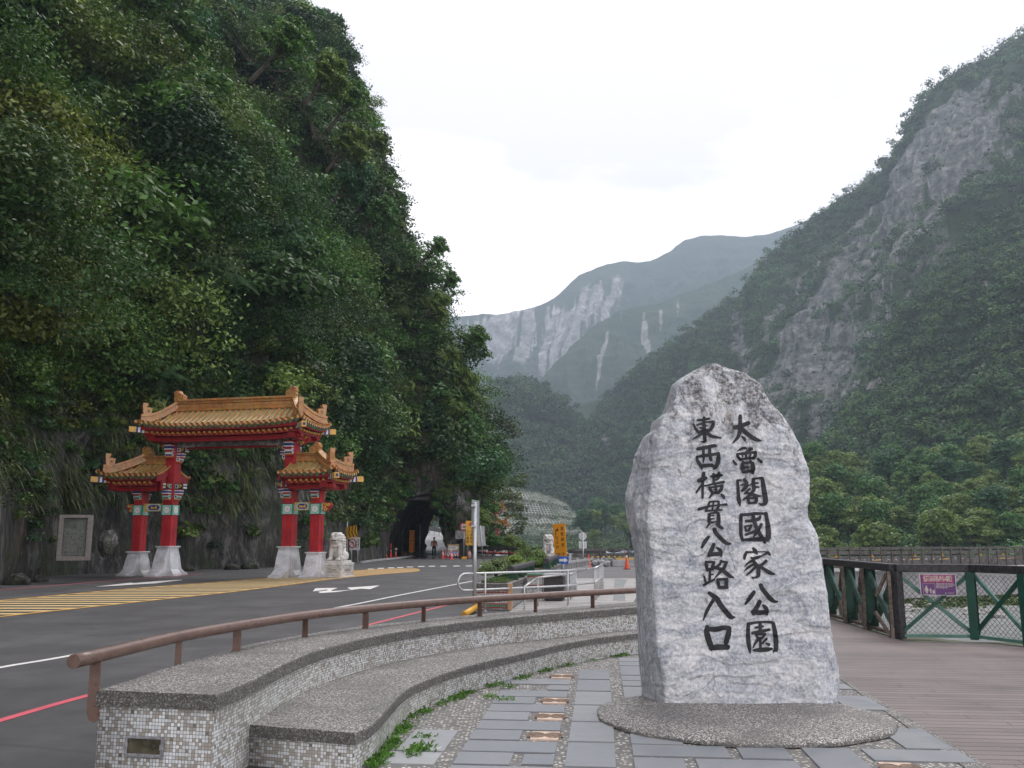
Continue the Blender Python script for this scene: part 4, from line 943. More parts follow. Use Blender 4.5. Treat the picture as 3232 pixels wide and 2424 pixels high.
# ================================================================== road bridge over the river
CONCR = paint('stained_concrete', (.33, .335, .335), .8, 0, .14, 1.2, .35, (.20, .20, .20), .2, .3, 20); RAILGREY = paint('weathered_bridge_timber', (.085, .082, .080), .8, 0, .4, 3, .4, (.20, .19, .18), .3, .3, 10)
RUST = paint('rusted_angle_iron', (.10, .065, .05), .8, 0, .35, 8, .4, (.20, .19, .18)); YELP = paint('yellow_painted_steel', (.62, .36, .03), .5, 0, .1, 6, .2, (.3, .2, .08)); PALEP = paint('pale_grey_paint', (.55, .57, .57), .6, var=.1)
BA, BB = DY(2560, 1790, 67), DY(3420, 1779, 80)
bd = (BB - BA); bd.z = 0; bln = bd.length; byaw = math.atan2(bd.y, bd.x)
br = empty('road_bridge', (BA.x, BA.y, 0), byaw, 'pale concrete girder bridge with dark weathered timber railings crossing the river', 'bridge')
zd = -.55
MB().box((bln / 2 - 14, 2.2, zd - 1.35), (bln + 46, 3.2, 2.2)).build('girder', CONCR, br, bevel=.05)
MB().box((bln / 2 - 14, 2.6, zd - .14), (bln + 46, 5.6, .22)).build('deck_slab', PALEP, br, bevel=.02)
for r_i, (yy, tall) in enumerate(((.0, 1.48), (4.9, 1.35))):
    for zz, hh in ((tall, .15), (tall * .76, .26), (tall * .50, .13), (tall * .29, .26), (.12, .24)):
        t = MB(); x = -20.0
        while x < bln + 18: L2 = rr.uniform(3.2, 5); t.box((x + L2 / 2, yy + rr.uniform(-.01, .02), zd + zz + rr.uniform(-.015, .015)), (L2 - .03, .06, hh)); x += L2
        t.build('rail', RAILGREY, br)
npst = 40
for k in range(npst):
    x = -18 + k * 1.09
    if x > bln + 16: break
    MB().box((x, -.06, zd + .72), (.07, .07, 1.52)).build('post', RUST, br)
for k in range(44): MB().box((-18 + k * .86, 2.4, zd + .60), (.16, .12, .30)).build('stub', CONCR, br)
MB().box((bln / 2 - 8, 2.4, zd + .40), (bln + 30, .2, .1)).build('inner_rail', CONCR, br)
for px_, L2 in ((2650, 1), (2752, 1), (2880, 1), (2966, 1), (3090, 1), (3165, 1)):
    x = (px_ - 2560) / (3420 - 2560) * bln
    t = MB(); t.prism([(x - 1.0, zd + .72), (x + .02, zd + .80), (x + .1, zd + .98), (x + .16, zd + .84), (x + .42, zd + .74), (x + .1, zd + .70)], face(0, .9, 0), .08); t.build('yellow_brace', YELP, br)
for px_ in (2675, 2785, 2895, 2990, 3180, 3215):
    x = (px_ - 2560) / (3420 - 2560) * bln
    MB().beam((x - .6, 1.6, zd + .42), (x + .7, 1.6, zd + .52), .08, .13).build('yellow_board', YELP, br)
MB().box((-30 if False else bln / 2 - 9, 2.2, -5.5), (1.8, 2.4, 6.2)).build('pier', CONCR, br, bevel=.1)
t = MB(); t.tube([(bln * .62, 1.0, zd + .22), (bln * .80, 1.0, zd + .6)], .07, 8); t.tube([(bln * .64, 1.2, zd + .25), (bln * .81, 1.1, zd + .5)], .06, 8); t.build('loose_beams', RUST, br)
# ================================================================== ceremonial gate over the road
def glazed(name, col):
    if name in _cache: return _cache[name]
    m, nt, bs = newmat(name); t = N(nt, 'TexCoord').outputs['Object']
    n = noise(nt, t, 3.0, 6, .65); wn = N(nt, 'TexVoronoi', {'Vector': t, 'Scale': 4.2}).outputs['Color']
    c = ramp(nt, n, [(.3, [k * .72 for k in col]), (.7, [min(1, k * 1.15) for k in col])])
    c = mixc(nt, .22, c, wn, 'SOFT_LIGHT'); d = noise(nt, t, 8, 6, .7)
    c = mixc(nt, ramp(nt, d, [(.52, 0.0), (.66, .65)]), c, (.12, .075, .045)); c = mixc(nt, ramp(nt, noise(nt, t, 1.1, 4), [(.5, 0.0), (.65, .3)]), c, (.40, .26, .12))
    sz = N(nt, 'SeparateXYZ', {0: t}); f = math_(nt, 'FRACT', math_(nt, 'MULTIPLY', sz.outputs[2], 7.0))
    nt.links.new(c, bs.inputs['Base Color']); bs.inputs['Roughness'].default_value = .26; bs.inputs['Specular IOR Level'].default_value = .5
    bump(nt, bs, d, .15, .01); _cache[name] = m; return m
AMBER = glazed('amber_glazed_tile', (.43, .210, .068)); DGREEN = glazed('dark_green_glazed_tile', (.10, .13, .07))
def m_pan():
    m, nt, bs = newmat('pale_green_pan_tile'); t = N(nt, 'TexCoord').outputs['Object']; s = N(nt, 'SeparateXYZ', {0: t})
    f = math_(nt, 'FRACT', math_(nt, 'MULTIPLY', s.outputs[2], 17.0))
    n = noise(nt, t, 6, 5, .7); c = ramp(nt, n, [(.3, (.20, .20, .07)), (.55, (.38, .36, .16)), (.75, (.50, .42, .2))])
    c = mixc(nt, ramp(nt, f, [(.0, .75), (.18, 0.0)]), c, (.07, .06, .03))
    nt.links.new(c, bs.inputs['Base Color']); bs.inputs['Roughness'].default_value = .35; return m
PAN = m_pan()
RED = paint('red_lacquer', (.37, .022, .028), .55, 0, .16, 1.6, .35, (.22, .02, .022), .06, .3, 30); DRED = paint('deep_red_eave', (.24, .010, .014), .5, 0, .15, 3)
YEL = paint('ochre_paint', (.60, .36, .08), .5, var=.1); BLUE = paint('ultramarine_paint', (.025, .035, .20), .5, var=.15); WHT = paint('chalk_white_paint', (.66, .67, .68), .5, var=.07); BLACK = paint('black_paint', (.02, .02, .022), .5)
MINT = paint('mint_paint', (.36, .58, .50), .5, var=.1); TEAL = paint('teal_green_paint', (.04, .24, .16), .5, var=.12); GREYB = paint('faded_grey_painting', (.18, .19, .19), .7, 0, .35, 3.5, .45, (.07, .08, .085)); PALEG = paint('pale_grey_flower', (.36, .35, .36), .7, var=.2)
def m_wmarble():
    m, nt, bs = newmat('white_grey_marble_block'); t = N(nt, 'TexCoord').outputs['Object']
    n = noise(nt, t, 1.8, 7, .62, 1.2); v = noise(nt, t, 6, 7, .7, 2.0)
    c = ramp(nt, n, [(.3, (.40, .42, .46)), (.5, (.56, .58, .61)), (.7, (.68, .69, .70))]); c = mixc(nt, ramp(nt, v, [(.47, 0.0), (.5, .5), (.53, 0.0)]), c, (.30, .31, .34))
    c = mixc(nt, ramp(nt, noise(nt, t, 2.5, 5), [(.5, 0.0), (.66, .5)]), c, (.30, .275, .23)); sz = N(nt, 'SeparateXYZ', {0: t}).outputs[2]; c = mixc(nt, math_(nt, 'MULTIPLY', N(nt, 'MapRange', {0: sz, 1: .0, 2: .28, 3: .7, 4: 0.0}).outputs[0], ramp(nt, v, [(.4, .3), (.6, 1.0)])), c, (.19, .18, .165))
    nt.links.new(c, bs.inputs['Base Color']); bs.inputs['Roughness'].default_value = .55; bump(nt, bs, v, .12, .01); return m
WMARB = m_wmarble()
BRM = [WHT, BLUE, RED, YEL, BLACK, MINT, TEAL]
def bracket(parent, x, y, z, dirv, h=1.0, w_=.36, mint=False):
    """stepped painted corbel leaning out from a pillar; dirv is the outward direction in plan"""
    ang = math.atan2(dirv[1], dirv[0]); M = Matrix.Rotation(ang, 3, 'Z'); b = MB(); W = 5 if mint else 0
    lay = [(0, .07, 2, .10), (.07, .13, 3, .13), (.13, .20, 1, .15), (.20, .30, W, .17), (.30, .40, 2, .22), (.40, .455, 0, .26), (.455, .56, 1, .27), (.56, .615, 0, .27), (.615, .68, 2, .26), (.68, 1.0, 4, .40)]
    for a, c, m, d in lay: b.box(Vector((x, y, z)) + M @ Vector((d / 2, 0, (a + c) / 2 * h)), (d, w_ * (1.08 if m in (0, 5) else 1), (c - a) * h), m, M)
    # painted cheeks, gold scroll and white-tipped beak
    for s_ in (-1, 1):
        b.box(Vector((x, y, z)) + M @ Vector((.10, s_ * (w_ / 2 + .012), .84 * h)), (.16, .02, .24 * h), W, M); b.box(Vector((x, y, z)) + M @ Vector((.10, s_ * (w_ / 2 + .024), .84 * h)), (.09, .012, .15 * h), 1, M)
        b.box(Vector((x, y, z)) + M @ Vector((.09, s_ * (w_ / 2 + .006), .24 * h)), (.15, .02, .22 * h), W, M); b.box(Vector((x, y, z)) + M @ Vector((.09, s_ * (w_ / 2 + .018), .25 * h)), (.07, .012, .12 * h), 1, M)
        c = Vector((x, y, z)) + M @ Vector((.27, s_ * (w_ / 2 + .01), .84 * h))
        pts = [c + M @ Vector((math.cos(t) * (.085 - .008 * t), s_ * .012, math.sin(t) * (.085 - .008 * t) * 1.1)) for t in np.linspace(0, 8, 22)]
        b.tube(pts, .017, 5, 3)
    for dz in (.93, .76): b.box(Vector((x, y, z)) + M @ Vector((.42, 0, dz * h)), (.05, w_ * .8, .10 * h), 0, M)
    return b.build('bracket', BRM, parent)
def scroll(parent, x, y, z, sx, s=1.0, nm='scroll_ornament'):
    b = MB()
    b.prism([(x + sx * u * s, z + v * s) for u, v in ((0, -.2), (.30, -.24), (.46, -.10), (.56, .06), (.50, .2), (.28, .22), (0, .2))], face(0, y + .1, 0), .2, 2)
    for cx, cz, r0, tw in ((.17, .05, .14, 1), (.24, -.10, .11, -1), (.40, .08, .09, 1)):
        for yy in (y - .115, y + .115):
            pts = [Vector((x + sx * (cx + math.cos(t * tw) * r0 * (1 - t / 11)) * s, yy, z + (cz + math.sin(t * tw) * r0 * (1 - t / 11)) * s)) for t in np.linspace(0, 8.5, 26)]
            b.tube(pts, .027 * s, 6, 3)
    b.box((x + sx * .05 * s, y, z), (.05, .23, .36 * s), 0); return b.build(nm, BRM, parent)
def roof(parent, name, xl, xr, rl, rr_, D, ze, zr, lift, hipL, hipR, ri):
    """hipped, tiled roof; hipL/hipR False cuts that end flat against a pillar"""
    half = (xr - xl) / 2; xc = (xl + xr) / 2
    def t2(x):
        t = 0.0
        if hipL and x < rl: t = max(t, (rl - x) / (rl - xl))
        if hipR and x > rr_: t = max(t, (x - rr_) / (xr - rr_))
        return t
    def zf(x, y):
        t1 = min(1.05, abs(y) / D); t = max(t1, t2(x)); s = 0.0
        if hipR and x > xc: s = max(0, ((x - xc) / half - .35) / .65)
        if hipL and x < xc: s = max(s, ((xc - x) / half - .35) / .65)
        return ze + (zr - ze) * max(0, 1 - t) ** 1.55 + lift * t1 ** 3 * min(1.1, s) ** 2.2
    rt_ = bpy.data.objects.new(name, None); COL.objects.link(rt_); rt_.parent = parent
    me = []
    nx, ny = 64, 22; xs = np.linspace(xl, xr, nx); ys = np.linspace(-D, D, 2 * ny + 1)
    Vt = np.array([(x, y, zf(x, y)) for x in xs for y in ys]); Vb = Vt - np.array([0, 0, .07])
    n1 = len(Vt); Ft = gridfaces(nx, 2 * ny + 1)
    rim = [(i, 0) for i in range(nx)] + [(nx - 1, j) for j in range(1, 2 * ny + 1)] + [(i, 2 * ny) for i in range(nx - 2, -1, -1)] + [(0, j) for j in range(2 * ny - 1, 0, -1)]
    ix = [i * (2 * ny + 1) + j for i, j in rim]; Fr = np.array([(ix[k], ix[(k + 1) % len(ix)], n1 + ix[(k + 1) % len(ix)], n1 + ix[k]) for k in range(len(ix))])
    np_mesh('pan_tiles', np.r_[Vt, Vb + [0, 0, -.0]], np.r_[Ft[:, ::-1], Fr[:, ::-1]], PAN, rt_)
    np_mesh('eave_lining', Vb + [0, 0, -.002], Ft, DRED, rt_)
    tl_, dl = MB(), MB(); sp = .272; rad = .058
    def endtile(p, d):
        p = Vector(p); d = Vector(d); sd = d.cross(Vector((0, 0, 1))); q = [p + (sd * math.cos(a) + Vector((0, 0, 1)) * math.sin(a)) * .092 for a in np.linspace(0, 6.283, 13)[:-1]]
        tl_.add([v + d * .03 for v in q] + [v - d * .03 for v in q], [tuple(range(12))] + [(i, (i + 1) % 12, 12 + (i + 1) % 12, 12 + i) for i in range(12)])
    def drip(p, d):
        p = Vector(p); d = Vector(d); sd = d.cross(Vector((0, 0, 1))); z = Vector((0, 0, 1))
        o2 = [(-.135, .04), (.135, .04), (.125, -.05), (.06, -.11), (0, -.15), (-.06, -.11), (-.125, -.05)]
        f = [p + sd * a + z * b + d * .015 for a, b in o2]; bk = [v - d * .03 for v in f]
        dl.add(f + bk, [tuple(range(7)), tuple(range(7, 14))[::-1]] + [(i, (i + 1) % 7, 7 + (i + 1) % 7, 7 + i) for i in range(7)])
        c = [p + d * .022 + (sd * math.cos(a) * .06 + z * (math.sin(a) * .05 - .03)) for a in np.linspace(0, 6.283, 9)]
        dl.tube(c, .012, 4, caps=False)
    n = int((xr - xl) / sp); off = ((xr - xl) - n * sp) / 2
    for sgn in (-1, 1):
        for k in range(n + 1):
            x = xl + off + k * sp; y0 = max(.12, t2(x) * D) if True else 0
            if y0 < D * .985:
                yy = np.linspace(y0, D + .03, 9); tl_.tube([(x, sgn * y, zf(x, sgn * y) + .012) for y in yy], rad, 7, caps=False)
                endtile((x, sgn * (D + .05), zf(x, sgn * D) + .012), (0, sgn, 0))
            else: endtile((x, sgn * (D + .05), zf(x, sgn * D) + .012), (0, sgn, 0))
            if k < n: drip((x + sp / 2, sgn * (D + .02), zf(x + sp / 2, sgn * D) - .06), (0, sgn, 0))
    for e, on in ((-1, hipL), (1, hipR)):
        if not on: continue
        xe, xr2 = (xl, rl) if e < 0 else (xr, rr_); m = int(2 * D / (sp * .8))
        for k in range(m + 1):
            y = -D + .06 + k * (2 * D - .12) / m; t1 = abs(y) / D; xx = np.linspace(xr2 + (xe - xr2) * max(.08, t1), xe + e * .03, 8)
            tl_.tube([(x, y, zf(min(max(x, xl), xr), y) + .012) for x in xx], rad * .92, 7, caps=False)
            endtile((xe + e * .05, y, zf(xe, y) + .012), (e, 0, 0))
            if k < m: yy = y + (D - .06) / m; drip((xe + e * .02, yy, zf(xe, yy) - .06), (e, 0, 0))
    tl_.build('barrel_tiles', AMBER, rt_, True); dl.build('drip_tiles', DGREEN, rt_)
    # main ridge
    r = MB(); a, b = rl - (.10 if hipL else 0), rr_ + (.10 if hipR else 0); L2 = b - a; cx = (a + b) / 2
    hh = ri
    for z0, z1, wd in ((-.06, .10 * hh, .34), (.10 * hh, .22 * hh, .24), (.22 * hh, .56 * hh, .20), (.56 * hh, .64 * hh, .30), (.64 * hh, .80 * hh, .22), (.80 * hh, 1.0 * hh, .34)):
        r.box((cx, 0, zr + (z0 + z1) / 2), (L2, wd, z1 - z0))
    r.build('ridge', AMBER, rt_, bevel=.022)
    joints = MB()
    k = 0
    while a + .36 * (k + 1) < b: joints.box((a + .36 * (k + 1), 0, zr + hh * .45), (.012, .206 + .0, hh * .30)); joints.box((a + .36 * (k + 1), 0, zr + hh * .9), (.012, .346, hh * .17)); k += 1
    joints.build('mortar_joints', PALEG, rt_)
    zo = zr + hh
    ORN = [(-.24, 0), (.22, 0), (.24, .10), (.20, .16), (.24, .22), (.22, .36), (.12, .44), (0, .42), (-.06, .30), (-.16, .26), (-.26, .18)]
    def curl(mb, c, r0, yy, sx=1):
        mb.tube([c + Vector((sx * math.cos(t) * r0 * (1 - t / 10), yy, math.sin(t) * r0 * (1 - t / 10))) for t in np.linspace(0, 8, 20)], .022, 6)
    for e, on in ((-1, hipL), (1, hipR)):
        if not on: continue
        o2 = MB(); x = (rl if e < 0 else rr_) - e * .12
        o2.prism([(x + e * u, zo + v) for u, v in ORN], face(0, .15, 0), .30)
        for yy in (-.16, .16): curl(o2, Vector((x + e * .10, 0, zo + .29)), .10, yy, e); curl(o2, Vector((x - e * .10, 0, zo + .12)), .07, yy, -e)
        o2.build('ridge_ornament', AMBER, rt_, bevel=.02)
        for sgn in (-1, 1):
            xe, x0 = (xl, rl) if e < 0 else (xr, rr_); h = MB(); pts = []
            for t in np.linspace(.0, .90, 14): pts.append(Vector((x0 + (xe - x0) * t, sgn * D * t, zf(x0 + (xe - x0) * t, sgn * D * t) + .02 + .10 * (1 - t))))
            for z_, w2, h2 in ((.06, .26, .16), (.19, .18, .14), (.31, .25, .12)):
                for p, q in zip(pts[:-1], pts[1:]): h.beam(p + Vector((0, 0, z_)), q + Vector((0, 0, z_)) + (q - p) * .04, w2, h2)
            h.build('hip_ridge', AMBER, rt_, bevel=.015)
            p = pts[-3] + Vector((0, 0, .36)); dd = Vector((xe - x0, sgn * D, 0)).normalized(); sd = Vector((-dd.y, dd.x, 0))
            Mx = Matrix(((dd.x, 0, sd.x, p.x), (dd.y, 0, sd.y, p.y), (0, 1, 0, p.z), (0, 0, 0, 1))) @ Matrix.Translation((0, 0, -.11)); o3 = MB()
            o3.prism([(-.20, 0), (.16, 0), (.20, .34), (.20, .52), (-.02, .52), (-.02, .40), (.06, .34), (-.22, .30)], Mx, .22)
            for s2 in (-.12, .12): curl(o3, p + dd * -.05 + Vector((0, 0, .15)) + sd * s2, .07, 0)
            o3.build('hip_ornament', AMBER, rt_, bevel=.015)
    # red eaves board and stepped rafters under the tiles
    fb_, rb = MB(), MB()
    def eave(pts, outn):
        for (ins, dz, hgt, wdt, tgt) in ((.06, -.17, .16, .08, 0), (.40, -.36, .22, .30, 0), (.62, -.60, .20, .30, 0)):
            q = [Vector(p) - Vector(outn) * ins + Vector((0, 0, dz)) for p in pts]
            for p, s_ in zip(q[:-1], q[1:]): fb_.beam(p, s_ + (s_ - p) * .01, wdt, hgt)
    xs2 = np.linspace(xl + .25, xr - .25, 22)
    for sgn in (-1, 1):
        eave([(x, sgn * D, zf(x, sgn * D) * .55 + (ze + lift * .1) * .45) for x in xs2], (0, sgn, 0))
        x = xl + .45
        while x < xr - .4:
            zz = zf(x, sgn * D) * .55 + (ze + lift * .1) * .45
            rb.box((x, sgn * (D - .22), zz - .33), (.085, .10, .085)); rb.box((x + .06, sgn * (D - .30), zz - .40), (.075, .10, .065)); x += .262
    for e, on in ((-1, hipL), (1, hipR)):
        xe = xl if e < 0 else xr
        if on:
            ys2 = np.linspace(-D + .25, D - .25, 9); eave([(xe, y, zf(xe, y) * .55 + (ze + lift * .1) * .45) for y in ys2], (e, 0, 0)); y = -D + .4
            while y < D - .35:
                zz = zf(xe, y) * .55 + (ze + lift * .1) * .45; rb.box((xe - e * .22, y, zz - .33), (.10, .085, .085)); rb.box((xe - e * .30, y + .05, zz - .40), (.10, .075, .065)); y += .25
            for sgn in (-1, 1):
                c = Vector((xe, sgn * D, zf(xe, sgn * D))); d2 = Vector((e, sgn * .9, -.02)).normalized(); p0 = c - d2 * .9 + Vector((0, 0, -.42)); p1 = c + d2 * .28 + Vector((0, 0, -.36))
                L_ = (p1 - p0); cb = MB(); seg = [(0, .45, 2), (.45, .53, 0), (.53, .60, 1), (.60, .68, 0), (.68, .75, 1), (.75, 1.0, 3)]
                for a2, b2, m2 in seg: cb.beam(p0 + L_ * a2, p0 + L_ * b2, .22, .24, m2)
                cb.box(p1 + d2 * .005, (.02, .12, .12), 1, Matrix.Rotation(math.atan2(d2.y, d2.x), 3, 'Z')); cb.build('corner_beam', BRM, rt_)
        else:
            # curved red bargeboard where the roof butts the pillar
            for sgn in (-1, 1):
                q = [Vector((xe - e * .04, sgn * y, zf(xe, sgn * y) - .16)) for y in np.linspace(.1, D - .02, 9)]
                for p, s_ in zip(q[:-1], q[1:]): fb_.beam(p, s_ + (s_ - p) * .03, .10, .30)
                fb_.box((xe - e * .05, sgn * D * .55, ze - .35), (.10, .30, .6))
    fb_.build('eave_boards', DRED, rt_); rb.build('rafter_ends', YEL, rt_)
    return rt_
gA, gB = G(524, 1817.4), G(907, 1821.4)
gc = (gA + gB) / 2; gyaw = math.atan2((gB - gA).y, (gB - gA).x); HS = (gB - gA).length / 2
gate = empty('ceremonial_gate', gc, gyaw, 'red pillared ceremonial gate with three amber tiled roofs and pale marble feet beside the road', 'gate')
XO = HS + 1.30; XL = HS + 1.52        # the left bay is a little wider
def marble_foot(x, sc, h):
    b = MB(); P = [(.40, h), (.40, h * .86), (.45, h * .79), (.56, h * .62), (.63, h * .42), (.72, h * .24), (.98, h * .12), (1.22, h * .07), (1.26, 0)]
    P = [(a * sc, z) for a, z in P]; pl = P[::-1] + [(-a, z) for a, z in P]
    M = Matrix(((0, 0, 1, x - .29), (1, 0, 0, 0), (0, 1, 0, 0), (0, 0, 0, 1))); b.prism([(a, z) for a, z in pl], M, .58)
    # central ribs and flared cheeks
    pc = [(.42 * sc, h), (.30 * sc, .0), (-.30 * sc, 0), (-.42 * sc, h)]
    for s_ in (-1, 1):
        q = [(x + s_ * .29, h), (x + s_ * .31, h * .8), (x + s_ * .38, h * .5), (x + s_ * .42, h * .22), (x + s_ * .56, h * .08), (x + s_ * .58, 0), (x + s_ * .28, 0)]
        b.prism(q, face(0, .30, 0), .60)
    b.box((x, 0, h - .03), (.70, .92 * sc, .06))
    for dy in (-.36, .36): b.box((x + .30, dy * .8, h * .5), (.05, .05, h * .96))
    return b
for x, outer in ((-HS, 0), (HS, 0), (-XL, 1), (XO, 1)):
    h = 1.32 if not outer else 1.08; top = 6.9 if not outer else 4.4; s = .50 if not outer else .46
    pil = MB().box((x, 0, (h + top) / 2 - .05), (s, s, top - h + .1)).build('pillar', RED, gate, bevel=.03)
    grooves = MB()
    for sx, sy in ((1, 0), (-1, 0), (0, 1), (0, -1)): grooves.box((x + sx * (s / 2 + .004), sy * (s / 2 + .004), (h + 2.7) / 2), (.02 if not sx else .01, .02 if not sy else .01, 2.7 - h - .1))
    grooves.build('groove', DRED, pil)
    marble_foot(x, 1.0 if not outer else .86, h).build('marble_foot', WMARB, gate, bevel=.03)
    bn = MB(); bn.box((x, 0, 2.93), (s + .03, s + .03, .44), 5)
    for sx, sy in ((0, -1), (0, 1), (1, 0), (-1, 0)):
        Mx = Matrix.Translation((x + sx * (s / 2 + .016), sy * (s / 2 + .016), 2.93)) @ Matrix(((abs(sy), 0, sx, 0), (abs(sx), 0, sy, 0), (0, 1, 0, 0), (0, 0, 0, 1)))
        bn.prism([(.165 * math.cos(a), .165 * math.sin(a)) for a in np.linspace(0, 6.283, 20)[:-1]], Mx, .012, 6); bn.prism([(.15 * math.cos(a), .15 * math.sin(a)) for a in np.linspace(0, 6.283, 20)[:-1]], Mx, .018, 0); bn.prism([(.03 * math.cos(a), .03 * math.sin(a)) for a in np.linspace(0, 6.283, 8)[:-1]], Mx, .024, 3)
    for sx in (-1, 1):
        for sy in (-1, 1): bn.box((x + sx * (s / 2 + .005), sy * (s / 2 + .005), 2.93), (.06, .06, .45), 6)
    for zz in (2.70, 3.16): bn.box((x, 0, zz), (s + .05, s + .05, .025), 4)
    bn.build('painted_band', BRM, pil)
    for dv in ((0, -1), (0, 1)): bracket(gate, x + dv[0] * s / 2, dv[1] * s / 2, 3.34, dv, .78, .30, True)
    if not outer:
        for dv in ((0, -1), (0, 1)): bracket(gate, x, dv[1] * s / 2, 5.25, dv, 1.0, .34)
        bracket(gate, x + (s / 2 if x < 0 else -s / 2), 0, 3.34, (1 if x < 0 else -1, 0), .78, .30, True); bracket(gate, x + (s / 2 if x < 0 else -s / 2), 0.0, 5.05, (1 if x < 0 else -1, 0), .72, .30)
for e in (-1, 1):
    xo = XL if e < 0 else XO; xm = e * (HS + xo) / 2; wd = xo - HS - .48
    for zz, hh in ((3.05, .34), (3.92, .30)):
        p = MB(); p.box((xm, 0, zz), (wd, .26, hh), 5)
        for sy in (-1, 1):
            M = Matrix.Translation((0, sy * .131, 0)) @ (face(0, 0, 0) if sy < 0 else face(0, 0, 0) @ Matrix.Rotation(math.pi, 4, 'Y'))
            xx = xm if sy < 0 else -xm
            for q, m2, dpt in (((1, .5), 3, .006), ((.80, .44), 5, .010), ((.66, .40), 0, .014), ((.60, .34), 1, .018)):
                a, b = wd / 2 * q[0], hh * q[1]; c = .68 if m2 != 3 else 1.0
                p.prism([(xx - a, zz), (xx - a * c if m2 != 3 else xx - a, zz - b), (xx + a * c, zz - b), (xx + a, zz), (xx + a * c, zz + b), (xx - a * c, zz + b)], M, dpt, m2)
            p.prism([(xx - .17, zz - .04), (xx - .1, zz - .07), (xx + .05, zz - .05), (xx + .15, zz - .08), (xx + .17, zz + .02), (xx + .12, zz + .09), (xx + .05, zz + .02), (xx - .08, zz + .03), (xx - .15, zz + .06)], M, .024, 3)
        p.build('painted_panel', BRM, gate)
    MB().box((xm, 0, 4.16), (wd + .2, .5, .24)).build('side_beam', RED, gate)
    scroll(gate, e * (xo + .22), 0, 3.03, e, .85); scroll(gate, e * (xo + .22), 0, 3.92, e, .85); scroll(gate, e * (HS + .24), 0, 6.0, e, 1.0)
lb = MB(); lb.box((0, 0, 5.98), (2 * HS - .5, .36, .40)); lb.build('carved_beam', GREYB, gate, bevel=.01)
fl = MB()
for sx in (-1, 1):
    for sy in (-1, 1):
        cx = sx * (HS - .85); M = face(0, sy * .181, 0)
        fl.box((cx, sy * .183, 5.96), (.62, .01, .40), 0)
        for k in range(8): a = k * math.pi / 4; fl.tube([Vector((cx + .11 * math.cos(a) + .05 * math.cos(t), sy * .195, 5.97 + .11 * math.sin(a) + .05 * math.sin(t))) for t in np.linspace(0, 6.28, 8)], .011, 4, 1)
        for k in range(2): fl.beam((cx - sx * (.48 + k * .16), sy * .186, 5.80), (cx - sx * (.64 + k * .16), sy * .186, 5.98), .012, .07, 0, up=(1, 0, 0)); fl.beam((cx - sx * (.64 + k * .16), sy * .186, 5.98), (cx - sx * (.48 + k * .16), sy * .186, 6.16), .012, .07, 0, up=(1, 0, 0))
        fl.prism([(sx * (HS - .25), 5.78), (sx * (HS - .62), 5.78), (sx * (HS - .5), 5.66), (sx * (HS - .36), 5.62), (sx * (HS - .32), 5.48), (sx * (HS - .25), 5.44)], face(0, .12 if sy > 0 else -.08, 0), .04, 0)
for k in range(9): fl.tube([Vector((-1.9 + k * .47 + .10 * math.cos(t), -.186, 5.98 + .07 * math.sin(t * 2))) for t in np.linspace(0, 6.28, 12)], .014, 4, 0)
fl.build('beam_painting', [PALEG, paint('plum_line', (.10, .05, .06), .7)], gate)
MB().box((0, 0, 5.74), (2 * HS - 1.3, .22, .09)).build('lower_board', DRED, gate); MB().box((0, 0, 6.34), (2 * HS + .9, .62, .34)).build('main_beam', RED, gate)
EO = HS + 1.08
roof(gate, 'main_roof', -EO, EO, -HS + .02, HS - .02, 1.42, 6.62, 7.50, .24, True, True, .50)
roof(gate, 'side_roof', -XL - 1.48, -HS + .02, -XL + .06, -HS, 1.22, 4.46, 5.08, .20, True, False, .34)
roof(gate, 'side_roof', HS - .02, XO + 1.28, HS, XO - .06, 1.22, 4.46, 5.08, .20, False, True, .34)
# ---- second gate down the road, mostly behind trees
g2 = copy_tree(gate); g2['label'] = 'distant ceremonial gate of which only an orange roof corner shows above the bushes'; g2['category'] = 'gate'
tip = DY(1580, 1658, 118); g2.rotation_euler = (0, 0, R(-62)); g2.location = (tip.x - math.cos(R(62)) * (XO + 1.2), 118 + math.sin(R(62)) * (XO + 1.2), tip.z - 4.4)
